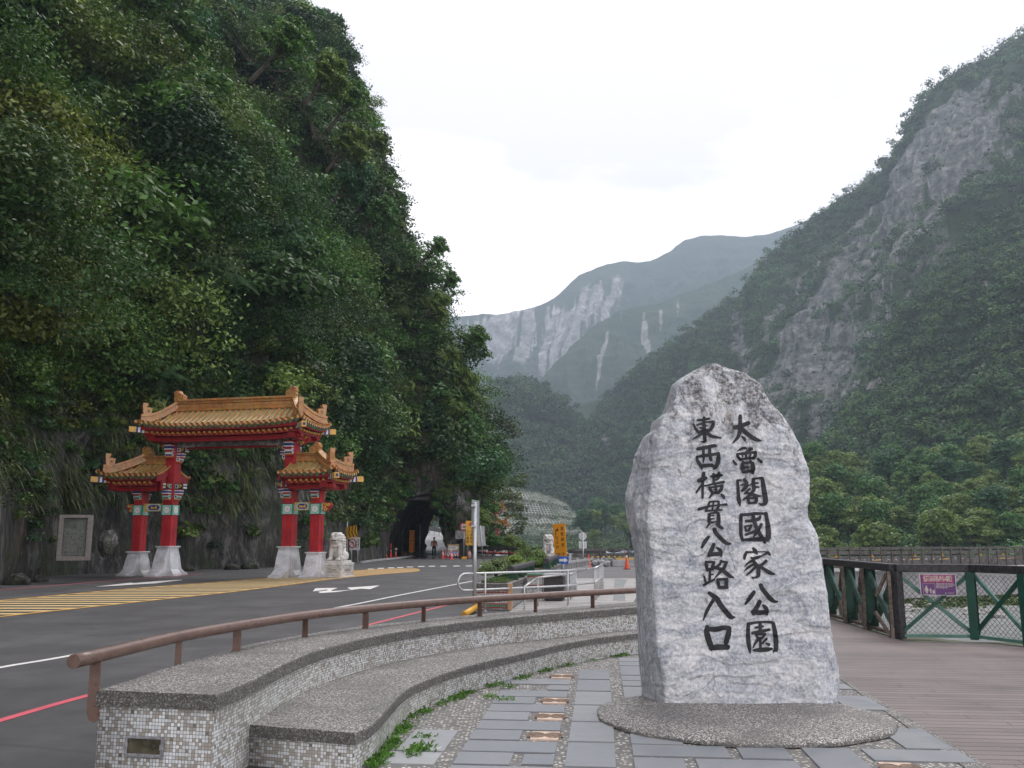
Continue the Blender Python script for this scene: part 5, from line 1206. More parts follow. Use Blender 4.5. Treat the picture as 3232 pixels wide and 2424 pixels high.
# ================================================================== guardian lions (voxel-fused carving)
LIONM = paint('weathered_white_stone', (.58, .57, .54), .75, 0, .10, 3, .35, (.20, .19, .17), .35, .3, 26)
def make_lion(name, loc, yaw, label):
    root = empty(name, loc, yaw, label, 'statue', 'pair of guardian lion statues')
    b = MB(); z0 = .70
    b.ico((0, .12, z0 + .32), .30, 2, 0, (1, 1.15, 1.05)); b.ico((0, -.05, z0 + .52), .27, 2, 0, (1.02, .85, 1.1))     # haunches, chest
    b.ico((0, -.12, z0 + .72), .25, 2, 0, (1.1, .9, .7))
    for s in (-1, 1):
        b.tube([(s * .19, -.20, z0 + .62), (s * .21, -.26, z0 + .35), (s * .21, -.28, z0 + .08)], [.12, .10, .09], 10); b.ico((s * .21, -.34, z0 + .07), .12, 2, 0, (1, 1.3, .6))
        for t in range(4): b.ico((s * .21 + (t - 1.5) * .055, -.46, z0 + .05), .042, 1)
        b.ico((s * .27, .12, z0 + .2), .2, 2, 0, (.75, 1.2, 1.1)); b.ico((s * .3, -.04, z0 + .07), .1, 2, 0, (1, 1.5, .7))
    b.ico((0, -.20, z0 + .96), .24, 2, 0, (1.12, 1, 1.0)); b.ico((0, -.40, z0 + .93), .15, 2, 0, (1.25, .9, .6)); b.ico((0, -.36, z0 + .82), .13, 2, 0, (1.25, .95, .55))     # head, muzzle, jaw
    b.ico((0, -.50, z0 + .99), .055, 1, 0, (1.5, .8, .8))
    for s in (-1, 1):
        b.ico((s * .10, -.40, z0 + 1.06), .06, 2); b.ico((s * .12, -.36, z0 + 1.12), .075, 2, 0, (1.3, 1, .6)); b.ico((s * .25, -.16, z0 + 1.02), .07, 2, 0, (.6, 1, 1.2)); b.ico((s * .17, -.42, z0 + .92), .055, 1)
    lr = random.Random(3)
    for ring, (rz, rad, cy) in enumerate(((1.17, .16, -.14), (1.09, .25, -.12), (.98, .29, -.07), (.87, .31, -.05), (.76, .30, -.03), (.64, .28, .0))):
        for k in range(11):
            a = math.pi * (k / 10) * 1.25 - .39
            b.ico((rad * math.cos(a), cy + rad * math.sin(a) * .95, z0 + rz), .068, 1)
    for k in range(5): b.ico((-.16 + .08 * k, -.28, z0 + 1.17 - abs(k - 2) * .012), .06, 1)
    b.tube([Vector((.27 * math.cos(t), -.12 + .25 * -math.sin(t), z0 + .66 + .05 * math.cos(2 * t))) for t in np.linspace(.1, 3.04, 12)], .035, 8); b.ico((0, -.37, z0 + .61), .055, 1)
    b.tube([(0, .40, z0 + .2), (0, .50, z0 + .5), (.03, .42, z0 + .75)], [.09, .12, .05], 8); b.ico((.34, -.28, z0 + .10), .13, 2)
    o = b.build('lion', LIONM, root, True); rm_ = o.modifiers.new('remesh', 'REMESH'); rm_.mode = 'VOXEL'; rm_.voxel_size = .022; rm_.use_smooth_shade = True
    mo = MB(); mo.prism([(-.13, z0 + .86), (0, z0 + .905), (.13, z0 + .86), (.11, z0 + .835), (0, z0 + .865), (-.11, z0 + .835)], face(0, -.46, 0), .05); mo.build('mouth', DARKM, root)
    p = MB()
    for c, d in (((0, 0, .66), (.80, 1.02, .10)), ((0, 0, .555), (.98, 1.2, .11)), ((0, 0, .50), (.90, 1.12, .03)), ((0, 0, .30), (.94, 1.16, .38)), ((0, 0, .085), (.90, 1.12, .07)), ((0, 0, .03), (1.0, 1.22, .06))): p.box(c, d)
    p.build('pedestal', LIONM, root, bevel=.018)
    rl_ = MB()
    for s, ln in ((-1, .94),):
        for k in range(2): rl_.box((0, -.584, .21 + k * .2), (.72, .014, .015)); rl_.box((-.36 + k * .72, -.584, .31), (.015, .014, .2))
        rl_.tube([Vector((.26 * math.cos(t), -.586, .31 + .055 * math.sin(t) * (1 + .4 * math.cos(3 * t)))) for t in np.linspace(0, 6.28, 26)], .012, 5); rl_.tube([Vector((.13 * math.cos(t), -.586, .31 + .03 * math.sin(2 * t))) for t in np.linspace(0, 6.28, 26)], .010, 5)
        for k in range(2): rl_.box((.474, 0, .21 + k * .2), (.014, .86, .015))
        for q in (-.22, 0, .22): rl_.tube([Vector((.476, q + .09 * math.cos(t), .31 + .06 * math.sin(t * 2 + q * 9))) for t in np.linspace(0, 6.28, 18)], .013, 5)
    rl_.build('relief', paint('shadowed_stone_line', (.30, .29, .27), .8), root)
    return root
lpos = G(1061, 1822)
lion = make_lion('lion_statue', (lpos.x, lpos.y + .3, 0), R(-17), 'white stone guardian lion on a carved pedestal beside the gate pillar')
lion2 = copy_tree(lion); q = DY(1731, 1752, 56); lion2.location = (q.x, 56, q.z - .60); lion2.rotation_euler = (0, 0, R(-4)); lion2.scale = (.97,) * 3
lion2['label'] = 'white stone guardian lion half hidden behind a clipped bush and the orange sign'
# ================================================================== signs, cones and other street things
ORANGE = paint('orange_cone_plastic', (.66, .085, .03), .42, var=.1, dirt=.15, dirtcol=(.25, .08, .05)); REDP = paint('red_reflective_plastic', (.62, .035, .03), .45, var=.1); WHITER = paint('white_reflective_band', (.66, .66, .66), .4, var=.06)
RUBBER = paint('black_rubber', (.025, .025, .026), .75); SIGNY = paint('yellow_sign_face', (.68, .36, .015), .45, var=.05, dirt=.1, dirtcol=(.4, .25, .08)); SIGNO = paint('amber_sign_face', (.66, .28, .015), .45, var=.05); SIGNB = paint('blue_sign_face', (.02, .10, .42), .4, var=.06)
SREDM = paint('red_sign_ring', (.46, .02, .035), .45, var=.06); GREYBACK = paint('grey_sign_back', (.30, .315, .32), .5, .3, .07, 4); GALV = paint('galvanised_pole', (.50, .53, .54), .36, .55, .08, 9); STAIN = paint('brushed_stainless', (.52, .53, .53), .34, .55, .04, 3); INKB = paint('black_sign_print', (.02, .02, .02), .5)
def disc(mb, x, z, r, d0, d1, mat=0, n=28): mb.prism([(x + r * math.cos(a), z + r * math.sin(a)) for a in np.linspace(0, 6.2832, n + 1)[:-1]], face(0, -d0, 0), d1 - d0, mat)
def place(x, y): p = G(x, y); return (p.x, p.y, 0)
# --- traffic cones
def cone(name, x, y, label, group, h=.70, style='plain', base=ORANGE, scale=1.0, Z=None):
    r = empty(name, place(x, y), rr.uniform(-.4, .4), label, 'cone', group)
    b = MB(); b.lathe([(.155, .03), (.135, .06), (.03, h - .01), (.022, h), (.012, h)], 20); b.build('body', base, r, True)
    f = MB(); f.box((0, 0, .017), (.37, .37, .034), 0, None, .94); f.build('foot', RUBBER if style in ('plain', 'tip') else base, r, bevel=.006)
    def band(z0, z1):
        q = lambda z: .135 + (.03 - .135) * (z - .06) / (h - .07) + .003
        w = MB(); w.lathe([(q(z0), z0), (q(z1), z1)], 20); w.build('white_band', WHITER, r, True)
    if style == 'tip': band(h * .78, h * .97)
    if style == 'band': band(h * .55, h * .72)
    if style == 'stripes':
        q = lambda z: .135 + (.03 - .135) * (z - .06) / (h - .07) + .004
        w = MB()
        for s in (0, 1, 2):
            vs = []; 
            for i in range(13):
                a = i / 12 * 2.0 + s * 2.09
                for zz in (.16 + .26 * abs(i / 6 - 1), .34 + .26 * abs(i / 6 - 1)): vs.append((q(zz) * math.cos(a), q(zz) * math.sin(a), zz))
            w.add(vs, [(2 * i, 2 * i + 2, 2 * i + 3, 2 * i + 1) for i in range(12)])
        w.build('white_chevron', WHITER, r); band(h * .84, h * .99)
    return r
CG = 'traffic cones by the road'
cone('traffic_cone', 1217.6, 1761, 'red and white chevron cone at the left end of the row inside the tunnel mouth', CG, .72, 'stripes', REDP)
c = cone('traffic_cone', 1233, 1759.7, 'plain red cone with a red light baton standing in its top inside the tunnel mouth', CG, .72, 'tip', REDP)
t = MB(); t.tube([(0, 0, .70), (0, 0, 1.22)], .045, 10); t.build('baton', REDP, c, True); t = MB(); t.tube([(0, 0, .66), (0, 0, .72)], .05, 10); t.build('baton_grip', RUBBER, c, True)
hc = cone('traffic_cone', 1249, 1757, 'red and white cone wearing a white hard hat inside the tunnel mouth', CG, .72, 'stripes', REDP)
hh = empty('hard_hat', (hc.location.x, hc.location.y, .62), 0, 'white hard hat resting on a cone in the tunnel mouth', 'helmet'); t = MB(); t.lathe([(.17, .0), (.165, .02), (.135, .03), (.13, .10), (.09, .17), (.01, .19)], 16); t.build('shell', WHITER, hh, True); t = MB(); t.box((0, 0, .10), (.03, .27, .20)); t.build('ridge', WHITEP, hh, bevel=.01)
cone('traffic_cone', 1257.5, 1753.6, 'slim red and white cone between the hard hat and the last cone in the tunnel', CG, .74, 'stripes', REDP)
cone('traffic_cone', 1269.6, 1753, 'red and white chevron cone nearest the yellow warning lamp in the tunnel', CG, .76, 'stripes', REDP)
cone('traffic_cone', 1397.6, 1761.7, 'red cone with white chevrons left of the detour board', CG, .72, 'stripes', REDP)
cone('traffic_cone', 1406, 1759, 'red cone half hidden behind another cone by the detour board', CG, .76, 'stripes', REDP)
cone('traffic_cone', 1424, 1765, 'red cone with white chevrons standing in front of the detour board', CG, .75, 'stripes', REDP)
cone('traffic_cone', 1858, 1796, 'large plain orange cone beside the concrete parapet at the left end of the striped pole', CG, .78, 'plain', ORANGE)
cone('traffic_cone', 1979, 1797, 'orange cone with a white collar at the right end of the striped pole', CG, .76, 'tip', ORANGE)
cone('traffic_cone', 1765, 1803, 'orange cone with a low white band under the blue arrow sign', CG, .78, 'band', ORANGE)
# striped pole between the two plaza cones
a, b = Vector(place(1858, 1796)), Vector(place(1979, 1797)); a.z = b.z = .66; sp_ = empty('barrier_pole', a, 0, 'black and yellow striped pole laid across two orange cones', 'barrier')
L_ = (b - a); t = MB(); t2_ = MB()
for k in range(14): (t if k % 2 else t2_).tube([L_ * (k / 14), L_ * ((k + 1) / 14)], .028, 8)
t.build('yellow_sections', SIGNY, sp_, True); t2_.build('black_sections', BLACK, sp_, True)
# --- generic sign post
def post(root, x, y, z0, z1, r=.038, mat=GALV): t = MB(); t.tube([(x, y, z0), (x, y, z1)], r, 10); t.build('post', mat, root, True)
def at(px, py, Y): p = DY(px, py, Y); return p
def turned(x, yb, yaw): p = G(x, yb); return (p.x, p.y, 0), R(yaw)
def szm(px, D): return px / FPX * D
# amber holiday sign
D0 = 40.0; tp, bt = at(1769, 1653, D0), at(1776, 1759, D0); cx, hgt = (tp.x + bt.x) / 2, tp.z - bt.z
s1 = empty('holiday_direction_sign', (cx, D0, 0), R(-34), 'tall amber sign with black Chinese characters, a bent arrow and 08-18, leaning slightly', 'sign'); s1.rotation_euler = (0, R(-3.2), R(-34))
zc = (tp.z + bt.z) / 2; wd = .63
MB().box((0, 0, zc), (wd, .03, hgt)).build('plate', SIGNO, s1, bevel=.006)
text_mesh('right_column', vertical('連假期間'), hgt * .115, INKB, s1, face(wd * .23, -.0165, zc + hgt * .10), .0015, .001, line=1.42)
text_mesh('left_column', vertical('往天祥'), hgt * .115, INKB, s1, face(-wd * .22, -.0165, zc - hgt * .06), .0015, .001, line=1.20)
text_mesh('hours', '08-18', hgt * .125, INKB, s1, face(.0, -.0165, zc - hgt * .41), .002, .001)
t = MB(); A0 = zc + hgt * .27
t.prism([(-.20, A0 - .16), (-.16, A0 - .16), (-.16, A0 + .02), (-.13, A0 + .045), (-.10, A0 + .045), (-.10, A0 - .01), (-.02, A0 + .075), (-.10, A0 + .16), (-.10, A0 + .105), (-.155, A0 + .105), (-.20, A0 + .06)], face(0, -.0155, 0), .003); t.build('bent_arrow', INKB, s1)
post(s1, 0, .04, -.02, zc + hgt * .45)
p1 = at(1779, 1777, 39.0); s2 = empty('blue_arrow_sign', (at(1779, 1768, 39).x, 39.2, 0), R(-8), 'small blue sign with a white right arrow below the amber sign', 'sign')
zb = at(1779, 1768, 39.2).z; MB().box((0, 0, zb), (.44, .02, .33)).build('plate', SIGNB, s2, bevel=.004)
t = MB(); t.prism([(-.18, zb - .05), (.05, zb - .05), (.05, zb - .11), (.19, zb), (.05, zb + .11), (.05, zb + .05), (-.18, zb + .05)], face(0, -.011, 0), .003); t.build('arrow', WHITEP, s2); post(s2, .0, .03, 0, zb + .1, .025)
# round and square sign backs on a grey pole
PLATEL = paint('pale_sign_back', (.50, .52, .53), .5, .2, .06, 4); D1 = 52; pr = empty('back_of_round_sign', (at(1840, 1760, D1).x, D1, 0), R(4), 'grey backs of a round and a square sign on one grey pole', 'sign')
post(pr, 0, -.06, 0, at(1840, 1680, D1).z, .045)
t = MB(); disc(t, 0, at(1840, 1692.5, D1).z, szm(12.3, D1), 0, .012); t.build('round_plate', PLATEL, pr); t = MB(); zz = at(1840, 1720, D1).z; t.box((0, 0, zz), (szm(25, D1), .014, szm(22, D1))); t.build('square_plate', PLATEL, pr)
# silver pole seen from the side of its plate
sp2 = empty('galvanised_sign_pole', place(1497, 1932), R(76), 'galvanised pole with a grey plate seen nearly edge-on above the tube handrail', 'pole')
D2 = sp2.location.y; zt = at(1497, 1588, D2).z; post(sp2, 0, 0, 0, zt, .045); t = MB(); t.lathe([(.048, zt), (.04, zt + .015), (.01, zt + .025)], 14); t.build('cap', GALV, sp2, True)
z0_, z1_ = at(1490, 1672, D2).z, at(1490, 1577, D2).z; MB().box((0.30, .075, (z0_ + z1_) / 2), (.62, .012, z1_ - z0_)).build('plate', GREYBACK, sp2, bevel=.003)
for zz in (zt - .06, z0_ + .08): t = MB(); t.box((0, .02, zz), (.14, .11, .045)); t.build('clamp', STAIN, sp2, bevel=.006)
# no-turn plates and chevron board by the rock
def noturn(mb_w, parent, x, z, r, y=-.012):
    t = MB(); disc(t, x, z, r, -y, -y + .004); t.build('red_ring', SREDM, parent); t = MB(); disc(t, x, z, r * .78, -y, -y + .006); t.build('white_disc', WHITEP, parent)
    t = MB(); t.prism([(x + r * .25, z - r * .55), (x + r * .40, z - r * .55), (x + r * .40, z + r * .18), (x + r * .05, z + r * .3), (x + r * .05, z + r * .5), (x - r * .45, z + r * .2), (x + r * .05, z - r * .02), (x + r * .05, z + r * .14), (x + r * .25, z + r * .08)], face(0, y - .006, 0), .002); t.build('arrow', INKB, parent)
    t = MB(); t.beam((x - r * .62, y - .0105, z + r * .62), (x + r * .62, y - .0105, z - r * .62), .003, r * .16, up=(1, 0, 1)); t.build('slash', SREDM, parent)
D3 = 60; q0 = at(1120, 1716, D3); sA = empty('no_turn_plate', (q0.x, D3, 0), R(-30), 'white no-turn plate on two posts with small black writing beside the rock wall', 'sign')
wA, hA = szm(30, D3) / .77, szm(39, D3); MB().box((0, 0, q0.z), (wA, .02, hA)).build('plate', WHITEP, sA); noturn(None, sA, -wA * .24, q0.z + hA * .02, hA * .38)
text_mesh('writing', '工 禁\n程 行\n車 除\n輛 外', hA * .17, INKB, sA, face(wA * .27, -.012, q0.z), .002, .001, line=.95)
for dx in (-.34, .3): post(sA, dx * wA, .03, -.05, q0.z + hA * .4, .03)
q1 = at(1122.5, 1678, D3); sB = empty('chevron_board', (q1.x, D3 + .02, 0), R(-30), 'yellow board with black left-pointing chevrons above the no-turn plate', 'sign'); wB, hB = szm(32, D3) / .77, szm(37, D3)
sB.rotation_euler = (0, R(-9), R(-30)); MB().box((0, 0, q1.z), (wB, .02, hB)).build('plate', SIGNY, sB); t = MB()
for k in range(3): x = -wB * .36 + k * wB * .30; t.prism([(x, q1.z), (x + wB * .16, q1.z + hB * .46), (x + wB * .28, q1.z + hB * .46), (x + wB * .12, q1.z), (x + wB * .28, q1.z - hB * .46), (x + wB * .16, q1.z - hB * .46)], face(0, -.0105, 0), .002)
t.build('chevrons', paint('brown_black_print', (.10, .065, .02), .5), sB); 
for dx in (-.3, .3): post(sB, dx * wB, .05, 0, q1.z + hB * .3, .03)
D4 = 61; q2 = at(1093, 1706, D4); sC = empty('no_turn_plate', (q2.x, D4, 0), R(-58), 'narrow white no-turn plate seen obliquely between the lion and the chevron board', 'sign'); wC, hC = .50, szm(70, D4)
MB().box((0, 0, q2.z), (wC, .02, hC)).build('plate', WHITEP, sC); noturn(None, sC, 0, q2.z + hC * .22, wC * .43); text_mesh('writing', '工程\n車輛\n除外', wC * .32, INKB, sC, face(0, -.012, q2.z - hC * .24), .002, .001, line=.9)
post(sC, 0, .04, -.05, q2.z + 1.4, .03)
# height limit, works sign, leaning back
D5 = 79.5; q3 = at(1464.4, 1662.6, D5); sD = empty('height_limit_sign', (q3.x, D5, 0), R(-2), 'round red-ringed 3.8 metre height limit sign on a grey post beside the tunnel', 'sign'); rD = szm(13, D5)
t = MB(); disc(t, 0, q3.z, rD, 0, .012); t.build('red_ring', SREDM, sD); t = MB(); disc(t, 0, q3.z, rD * .73, .012, .016); t.build('white_disc', WHITEP, sD)
text_mesh('figure', '3.8m', rD * .75, INKB, sD, face(0, -.019, q3.z), .008, .001); t = MB()
for s in (-1, 1): t.prism([(-rD * .22, q3.z + s * rD * .70), (rD * .22, q3.z + s * rD * .70), (0, q3.z + s * rD * .48)], face(0, -.0165, 0), .003)
t.build('triangles', INKB, sD); post(sD, 0, .05, 0, q3.z, .05)
D6 = 78.5; qa, qb = at(1470, 1644, D6), at(1507, 1721, D6); sE = empty('road_works_sign', ((qa.x + qb.x) / 2, D6, 0), R(2), 'tall yellow warning sign with three columns of black characters and an orange diamond', 'sign'); wE, hE, zE = qb.x - qa.x, qa.z - qb.z, (qa.z + qb.z) / 2
MB().box((0, 0, zE), (wE, .025, hE)).build('plate', SIGNY, sE, bevel=.008)
for dx, s in ((-.33, '小心駕駛'), (0, '注意路況'), (.33, '景區路段')): text_mesh('column', vertical(s), hE * .132, INKB, sE, face(dx * wE, -.014, zE - hE * .15), .003, .001, line=1.08)
t = MB(); t.prism([(-.32 * wE, zE + hE * .36), (-.08 * wE, zE + hE * .26), (.16 * wE, zE + hE * .36), (-.08 * wE, zE + hE * .46)], face(0, -.013, 0), .004); t.build('diamond', SIGNO if False else ORANGE, sE)
t = MB(); t.prism([(-.14 * wE, zE + hE * .31), (-.08 * wE, zE + hE * .36), (-.11 * wE, zE + hE * .40), (-.05 * wE, zE + hE * .41), (-.03 * wE, zE + hE * .35), (.01 * wE, zE + hE * .31), (-.03 * wE, zE + hE * .31), (-.07 * wE, zE + hE * .34), (-.11 * wE, zE + hE * .31)], face(0, -.0172, 0), .003); t.build('digging_figure', INKB, sE)
for dx in (-.3, .3): post(sE, dx * wE, .05, 0, zE, .04)
D7 = 76; qc = at(1524, 1692, D7); sF = empty('leaning_sign_back', (qc.x, D7, 0), 0, 'grey back of a tall sign leaning left on a thin post', 'sign'); sF.rotation_euler = (0, R(-5), R(20))
MB().box((0, 0, qc.z), (.70, .03, szm(60, D7))).build('plate', GREYBACK, sF); post(sF, 0, -.05, 0, qc.z + .9, .04)
# grey pole and orange cabinet inside the tunnel, yellow lamp
D8 = 90; gp_ = empty('tunnel_pole', (at(1325, 1737, D8).x, D8, 0), 0, 'thin grey pole standing against the rock inside the tunnel', 'pole'); post(gp_, 0, 0, 0, at(1325, 1656, D8).z, .05)
D9 = 84; qo = at(1300, 1709, D9); cb = empty('orange_cabinet', (qo.x, D9, 0), R(-20), 'tall orange service cabinet against the dark tunnel wall', 'cabinet'); zt_, zb_ = at(1300, 1675, D9).z, at(1300, 1742, D9).z
OC = paint('orange_cabinet_paint', (.36, .12, .02), .5, dirt=.2)
MB().box((0, 0, (zt_ + zb_) / 2), (.40, .34, zt_ - zb_)).build('body', OC, cb, bevel=.01); t = MB()
for zz in (zt_, zb_, (zt_ + zb_) / 2 - .05, (zt_ + zb_) / 2 + .18): t.box((0, 0, zz), (.45, .38, .05))
t.build('trim', paint('ochre_trim', (.48, .24, .06), .5), cb); MB().box((0, .02, zb_ / 2), (.2, .2, zb_)).build('stand', DARKM, cb); MB().box((.04, -.172, (zt_ + zb_) / 2 + .06), (.2, .01, .12)).build('slot', BLACK, cb)
yl = empty('yellow_warning_lamp', place(1278, 1752), 0, 'small yellow warning lamp on the kerb at the end of the cone row', 'lamp'); t = MB(); t.box((0, 0, .20), (.34, .2, .28)); t.build('case', SIGNY, yl, bevel=.03); t = MB(); t.lathe([(.07, .34), (.09, .36), (.09, .50), (.05, .56), (.01, .57)], 12); t.build('lens', paint('amber_lens', (.4, .16, .02), .2), yl, True); t = MB(); t.tube([(0, 0, .5), (0, 0, 1.25)], .02, 6); t.build('stem', DARKM, yl); MB().box((0, 0, 1.28), (.4, .06, .05)).build('crossbar', GREYBACK, yl)
# kerb inside the tunnel
kb = [(1142, 1777), (1200, 1769), (1262, 1763), (1312, 1754), (1346, 1741)]; kp = catmull([tuple(G(x, y)[:2]) for x, y in kb], 24); t = MB()
for p, q in zip(kp[:-1], kp[1:]): t.beam((p[0], p[1], .06), (q[0], q[1], .06), .18, .14)
kbo = t.build('tunnel_kerb', CONCR); tag(kbo, 'low curved concrete kerb along the left side of the tunnel road', 'kerb')
# detour board
D10 = 80; qd = at(1431, 1729, D10); db = empty('detour_board', (qd.x, D10, 0), R(6), 'detour board with a white right arrow above red and white stripes beside the tunnel', 'sign'); wD = szm(35, D10)
TAN = paint('tan_board', (.45, .30, .15), .55); t = MB(); t.box((0, 0, qd.z), (wD, .04, szm(21, D10))); t.build('panel', TAN, db)
t = MB(); t.prism([(-.44 * wD, qd.z - .16), (.26 * wD, qd.z - .16), (.48 * wD, qd.z), (.26 * wD, qd.z + .16), (-.44 * wD, qd.z + .16)], face(0, -.021, 0), .004); t.build('white_arrow', WHITEP, db)
text_mesh('lettering', '道路改道', .16, paint('navy_print', (.02, .03, .12), .5), db, face(-.10 * wD, -.027, qd.z), .006, .001)
t = MB(); zz = qd.z - szm(14, D10); t.box((0, -.01, zz), (wD * 1.02, .04, szm(5, D10))); t.build('lilac_rail', paint('lilac_rail', (.32, .32, .55), .5), db); zz = qd.z - szm(21, D10); t = MB(); t.box((0, 0, zz), (wD * 1.04, .04, szm(9, D10))); t.build('stripe_board', WHITEP, db)
t = MB(); hs = szm(4.5, D10)
for k in range(5): x = -wD * .48 + k * wD * .21; t.prism([(x, zz + hs), (x + .10, zz + hs), (x + .22, zz - hs), (x + .12, zz - hs)], face(0, -.021, 0), .003)
t.build('red_stripes', SREDM, db)
for dx in (-.42, .42): post(db, dx * wD, .06, 0, qd.z, .03)
# striped sack, yellow kerb block, pale block on the rock
sk = empty('striped_sack', place(1482, 1762), 0, 'red and white striped woven sack standing at the foot of the works sign', 'sack'); sk.location.y -= .6
def m_stripe():
    m, nt, bs = newmat('striped_weave'); tt = N(nt, 'TexCoord').outputs['Object']; s = N(nt, 'SeparateXYZ', {0: tt}); a = math_(nt, 'FRACT', math_(nt, 'MULTIPLY', math_(nt, 'ADD', s.outputs[0], s.outputs[1]), 11.0)); b = math_(nt, 'FRACT', math_(nt, 'MULTIPLY', s.outputs[2], 8.0))
    c = mixc(nt, ramp(nt, a, [(.45, 0.0), (.5, 1.0)]), (.42, .12, .10), (.55, .42, .38)); c = mixc(nt, math_(nt, 'MULTIPLY', ramp(nt, b, [(.6, 0.0), (.65, 1.0)]), .5), c, (.30, .22, .22)); nt.links.new(c, bs.inputs['Base Color']); bs.inputs['Roughness'].default_value = .7; return m
t = MB(); t.lathe([(.15, 0), (.19, .05), (.18, .30), (.15, .48), (.10, .56), (.06, .58)], 14); t.build('sack', m_stripe(), sk, True)
t = MB(); t.tube([(-.1, 0, .54), (-.06, 0, .66), (.06, 0, .66), (.1, 0, .54)], .015, 6); t.build('handle', SREDM, sk)
yk = MB().box((0, 0, .09), (.42, .2, .18)).build('yellow_kerb_block', SIGNY, bevel=.015); p = G(1465, 1764); yk.location = (p.x, p.y, 0); tag(yk, 'yellow painted kerb block beside the height limit sign post', 'kerb block')
# kerb and dark road railing with red lights on the far side of the junction
rd0, rd1 = G(1472, 1761), G(1700, 1769); dv = (rd1 - rd0); dl = dv.length; yw = math.atan2(dv.y, dv.x)
kk = MB().box((dl / 2, .1, .08), (dl, .3, .18)).build('far_kerb', CONCR); kk.location = (rd0.x, rd0.y, 0); kk.rotation_euler = (0, 0, yw); tag(kk, 'straight grey kerb below the dark railing across the junction', 'kerb')
rl2 = empty('dark_road_railing', (rd0.x, rd0.y, 0), yw, 'dark timber road railing strung with red lights across the junction', 'railing')
t = MB(); t.box((dl / 2, .5, .84), (dl, .1, .22)); t.build('top_rail', TIMB, rl2); t = MB(); t.box((dl / 2, .5, .44), (dl, .08, .14)); t.build('mid_rail', TIMB, rl2); t = MB(); t.box((dl / 2, .5, .17), (dl, .08, .10)); t.build('lower_rail', TIMB, rl2)
for k in range(7): MB().box((.2 + k * (dl - .4) / 6, .58, .46), (.13, .1, .92)).build('post', CONCR, rl2)
for k in range(46):
    t = MB(); t.ico((2.0 + k * (dl - 2.2) / 46, .42 + rr.uniform(-.02, .02), .52 + .05 * math.sin(k * .9) + rr.uniform(-.05, .05)), rr.uniform(.045, .075), 1)
    t.build('red_light', paint('red_lamp_plastic', (.5, .02, .02), .35), rl2)
# ---- person in a hi-vis vest walking away through the tunnel
pp = place(1369.5, 1756); pe = empty('person', pp, R(8), 'person in an orange hi-vis vest, cap and dark trousers walking away into the tunnel', 'person')
SKIN = paint('skin', (.33, .20, .14), .55); VEST = paint('orange_vest', (.75, .10, .04), .6, var=.1); KHAKI = paint('khaki_shirt', (.30, .25, .19), .8); TROU = paint('dark_trousers', (.02, .022, .03), .8); CAPM = paint('grey_cap', (.16, .17, .19), .7)
def skin(name, joints, edges, rad, mat, parent, sub=2):
    me = bpy.data.meshes.new(name); me.from_pydata(joints, edges, []); me.materials.append(mat); me.update(); o = bpy.data.objects.new(name, me); COL.objects.link(o); o.parent = parent
    md = o.modifiers.new('skin', 'SKIN'); md.use_smooth_shade = True
    for i, r_ in enumerate(rad): me.skin_vertices[0].data[i].radius = (r_, r_) if np.isscalar(r_) else r_
    me.skin_vertices[0].data[0].use_root = True; s = o.modifiers.new('sub', 'SUBSURF'); s.levels = s.render_levels = sub; return o
J = [(0, 0, .93), (0, 0, 1.12), (0, .01, 1.38), (0, .02, 1.50), (0, 0, 1.62), (0, 0, 1.70), (-.10, 0, .88), (-.11, .10, .50), (-.10, .02, .09), (-.10, .14, .04), (.10, 0, .88), (.10, -.10, .50), (.10, -.24, .12), (.10, -.16, .03), (-.20, .0, 1.40), (-.27, -.03, 1.13), (-.28, .06, .90), (.20, 0, 1.40), (.27, .03, 1.13), (.29, .12, .90)]
E_ = [(0, 1), (1, 2), (2, 3), (3, 4), (4, 5), (0, 6), (6, 7), (7, 8), (8, 9), (0, 10), (10, 11), (11, 12), (12, 13), (2, 14), (14, 15), (15, 16), (2, 17), (17, 18), (18, 19)]
Rr = [(.15, .11), (.14, .10), (.17, .11), .06, .085, .085, .09, .065, .045, .04, .09, .065, .045, .04, .06, .045, .03, .06, .045, .03]
skin('body', J, E_, Rr, SKIN, pe)
skin('trousers', [J[i] for i in (0, 6, 7, 8, 10, 11, 12)], [(0, 1), (1, 2), (2, 3), (0, 4), (4, 5), (5, 6)], [(.165, .125), .105, .082, .068, .105, .082, .068], TROU, pe)
skin('shirt', [J[i] for i in (0, 1, 2, 14, 15, 16, 17, 18, 19)], [(0, 1), (1, 2), (2, 3), (3, 4), (4, 5), (2, 6), (6, 7), (7, 8)], [(.17, .125), (.16, .115), (.19, .125), .075, .062, .045, .075, .062, .045], KHAKI, pe)
skin('vest', [(0, 0, 1.0), J[1], J[2]], [(0, 1), (1, 2)], [(.172, .138), (.170, .132), (.175, .140)], VEST, pe)
t = MB(); t.lathe([(.108, 1.66), (.112, 1.70), (.10, 1.77), (.05, 1.81), (.01, 1.815)], 16); t.box((0, .13, 1.675), (.15, .12, .02)); t.build('cap', CAPM, pe, True); t = MB()
for s in (-1, 1): t.ico((s * .10, .08 if s < 0 else -.16, .05), .07, 2, 0, (.7, 1.7, .6))
t.build('shoes', TROU, pe, True)
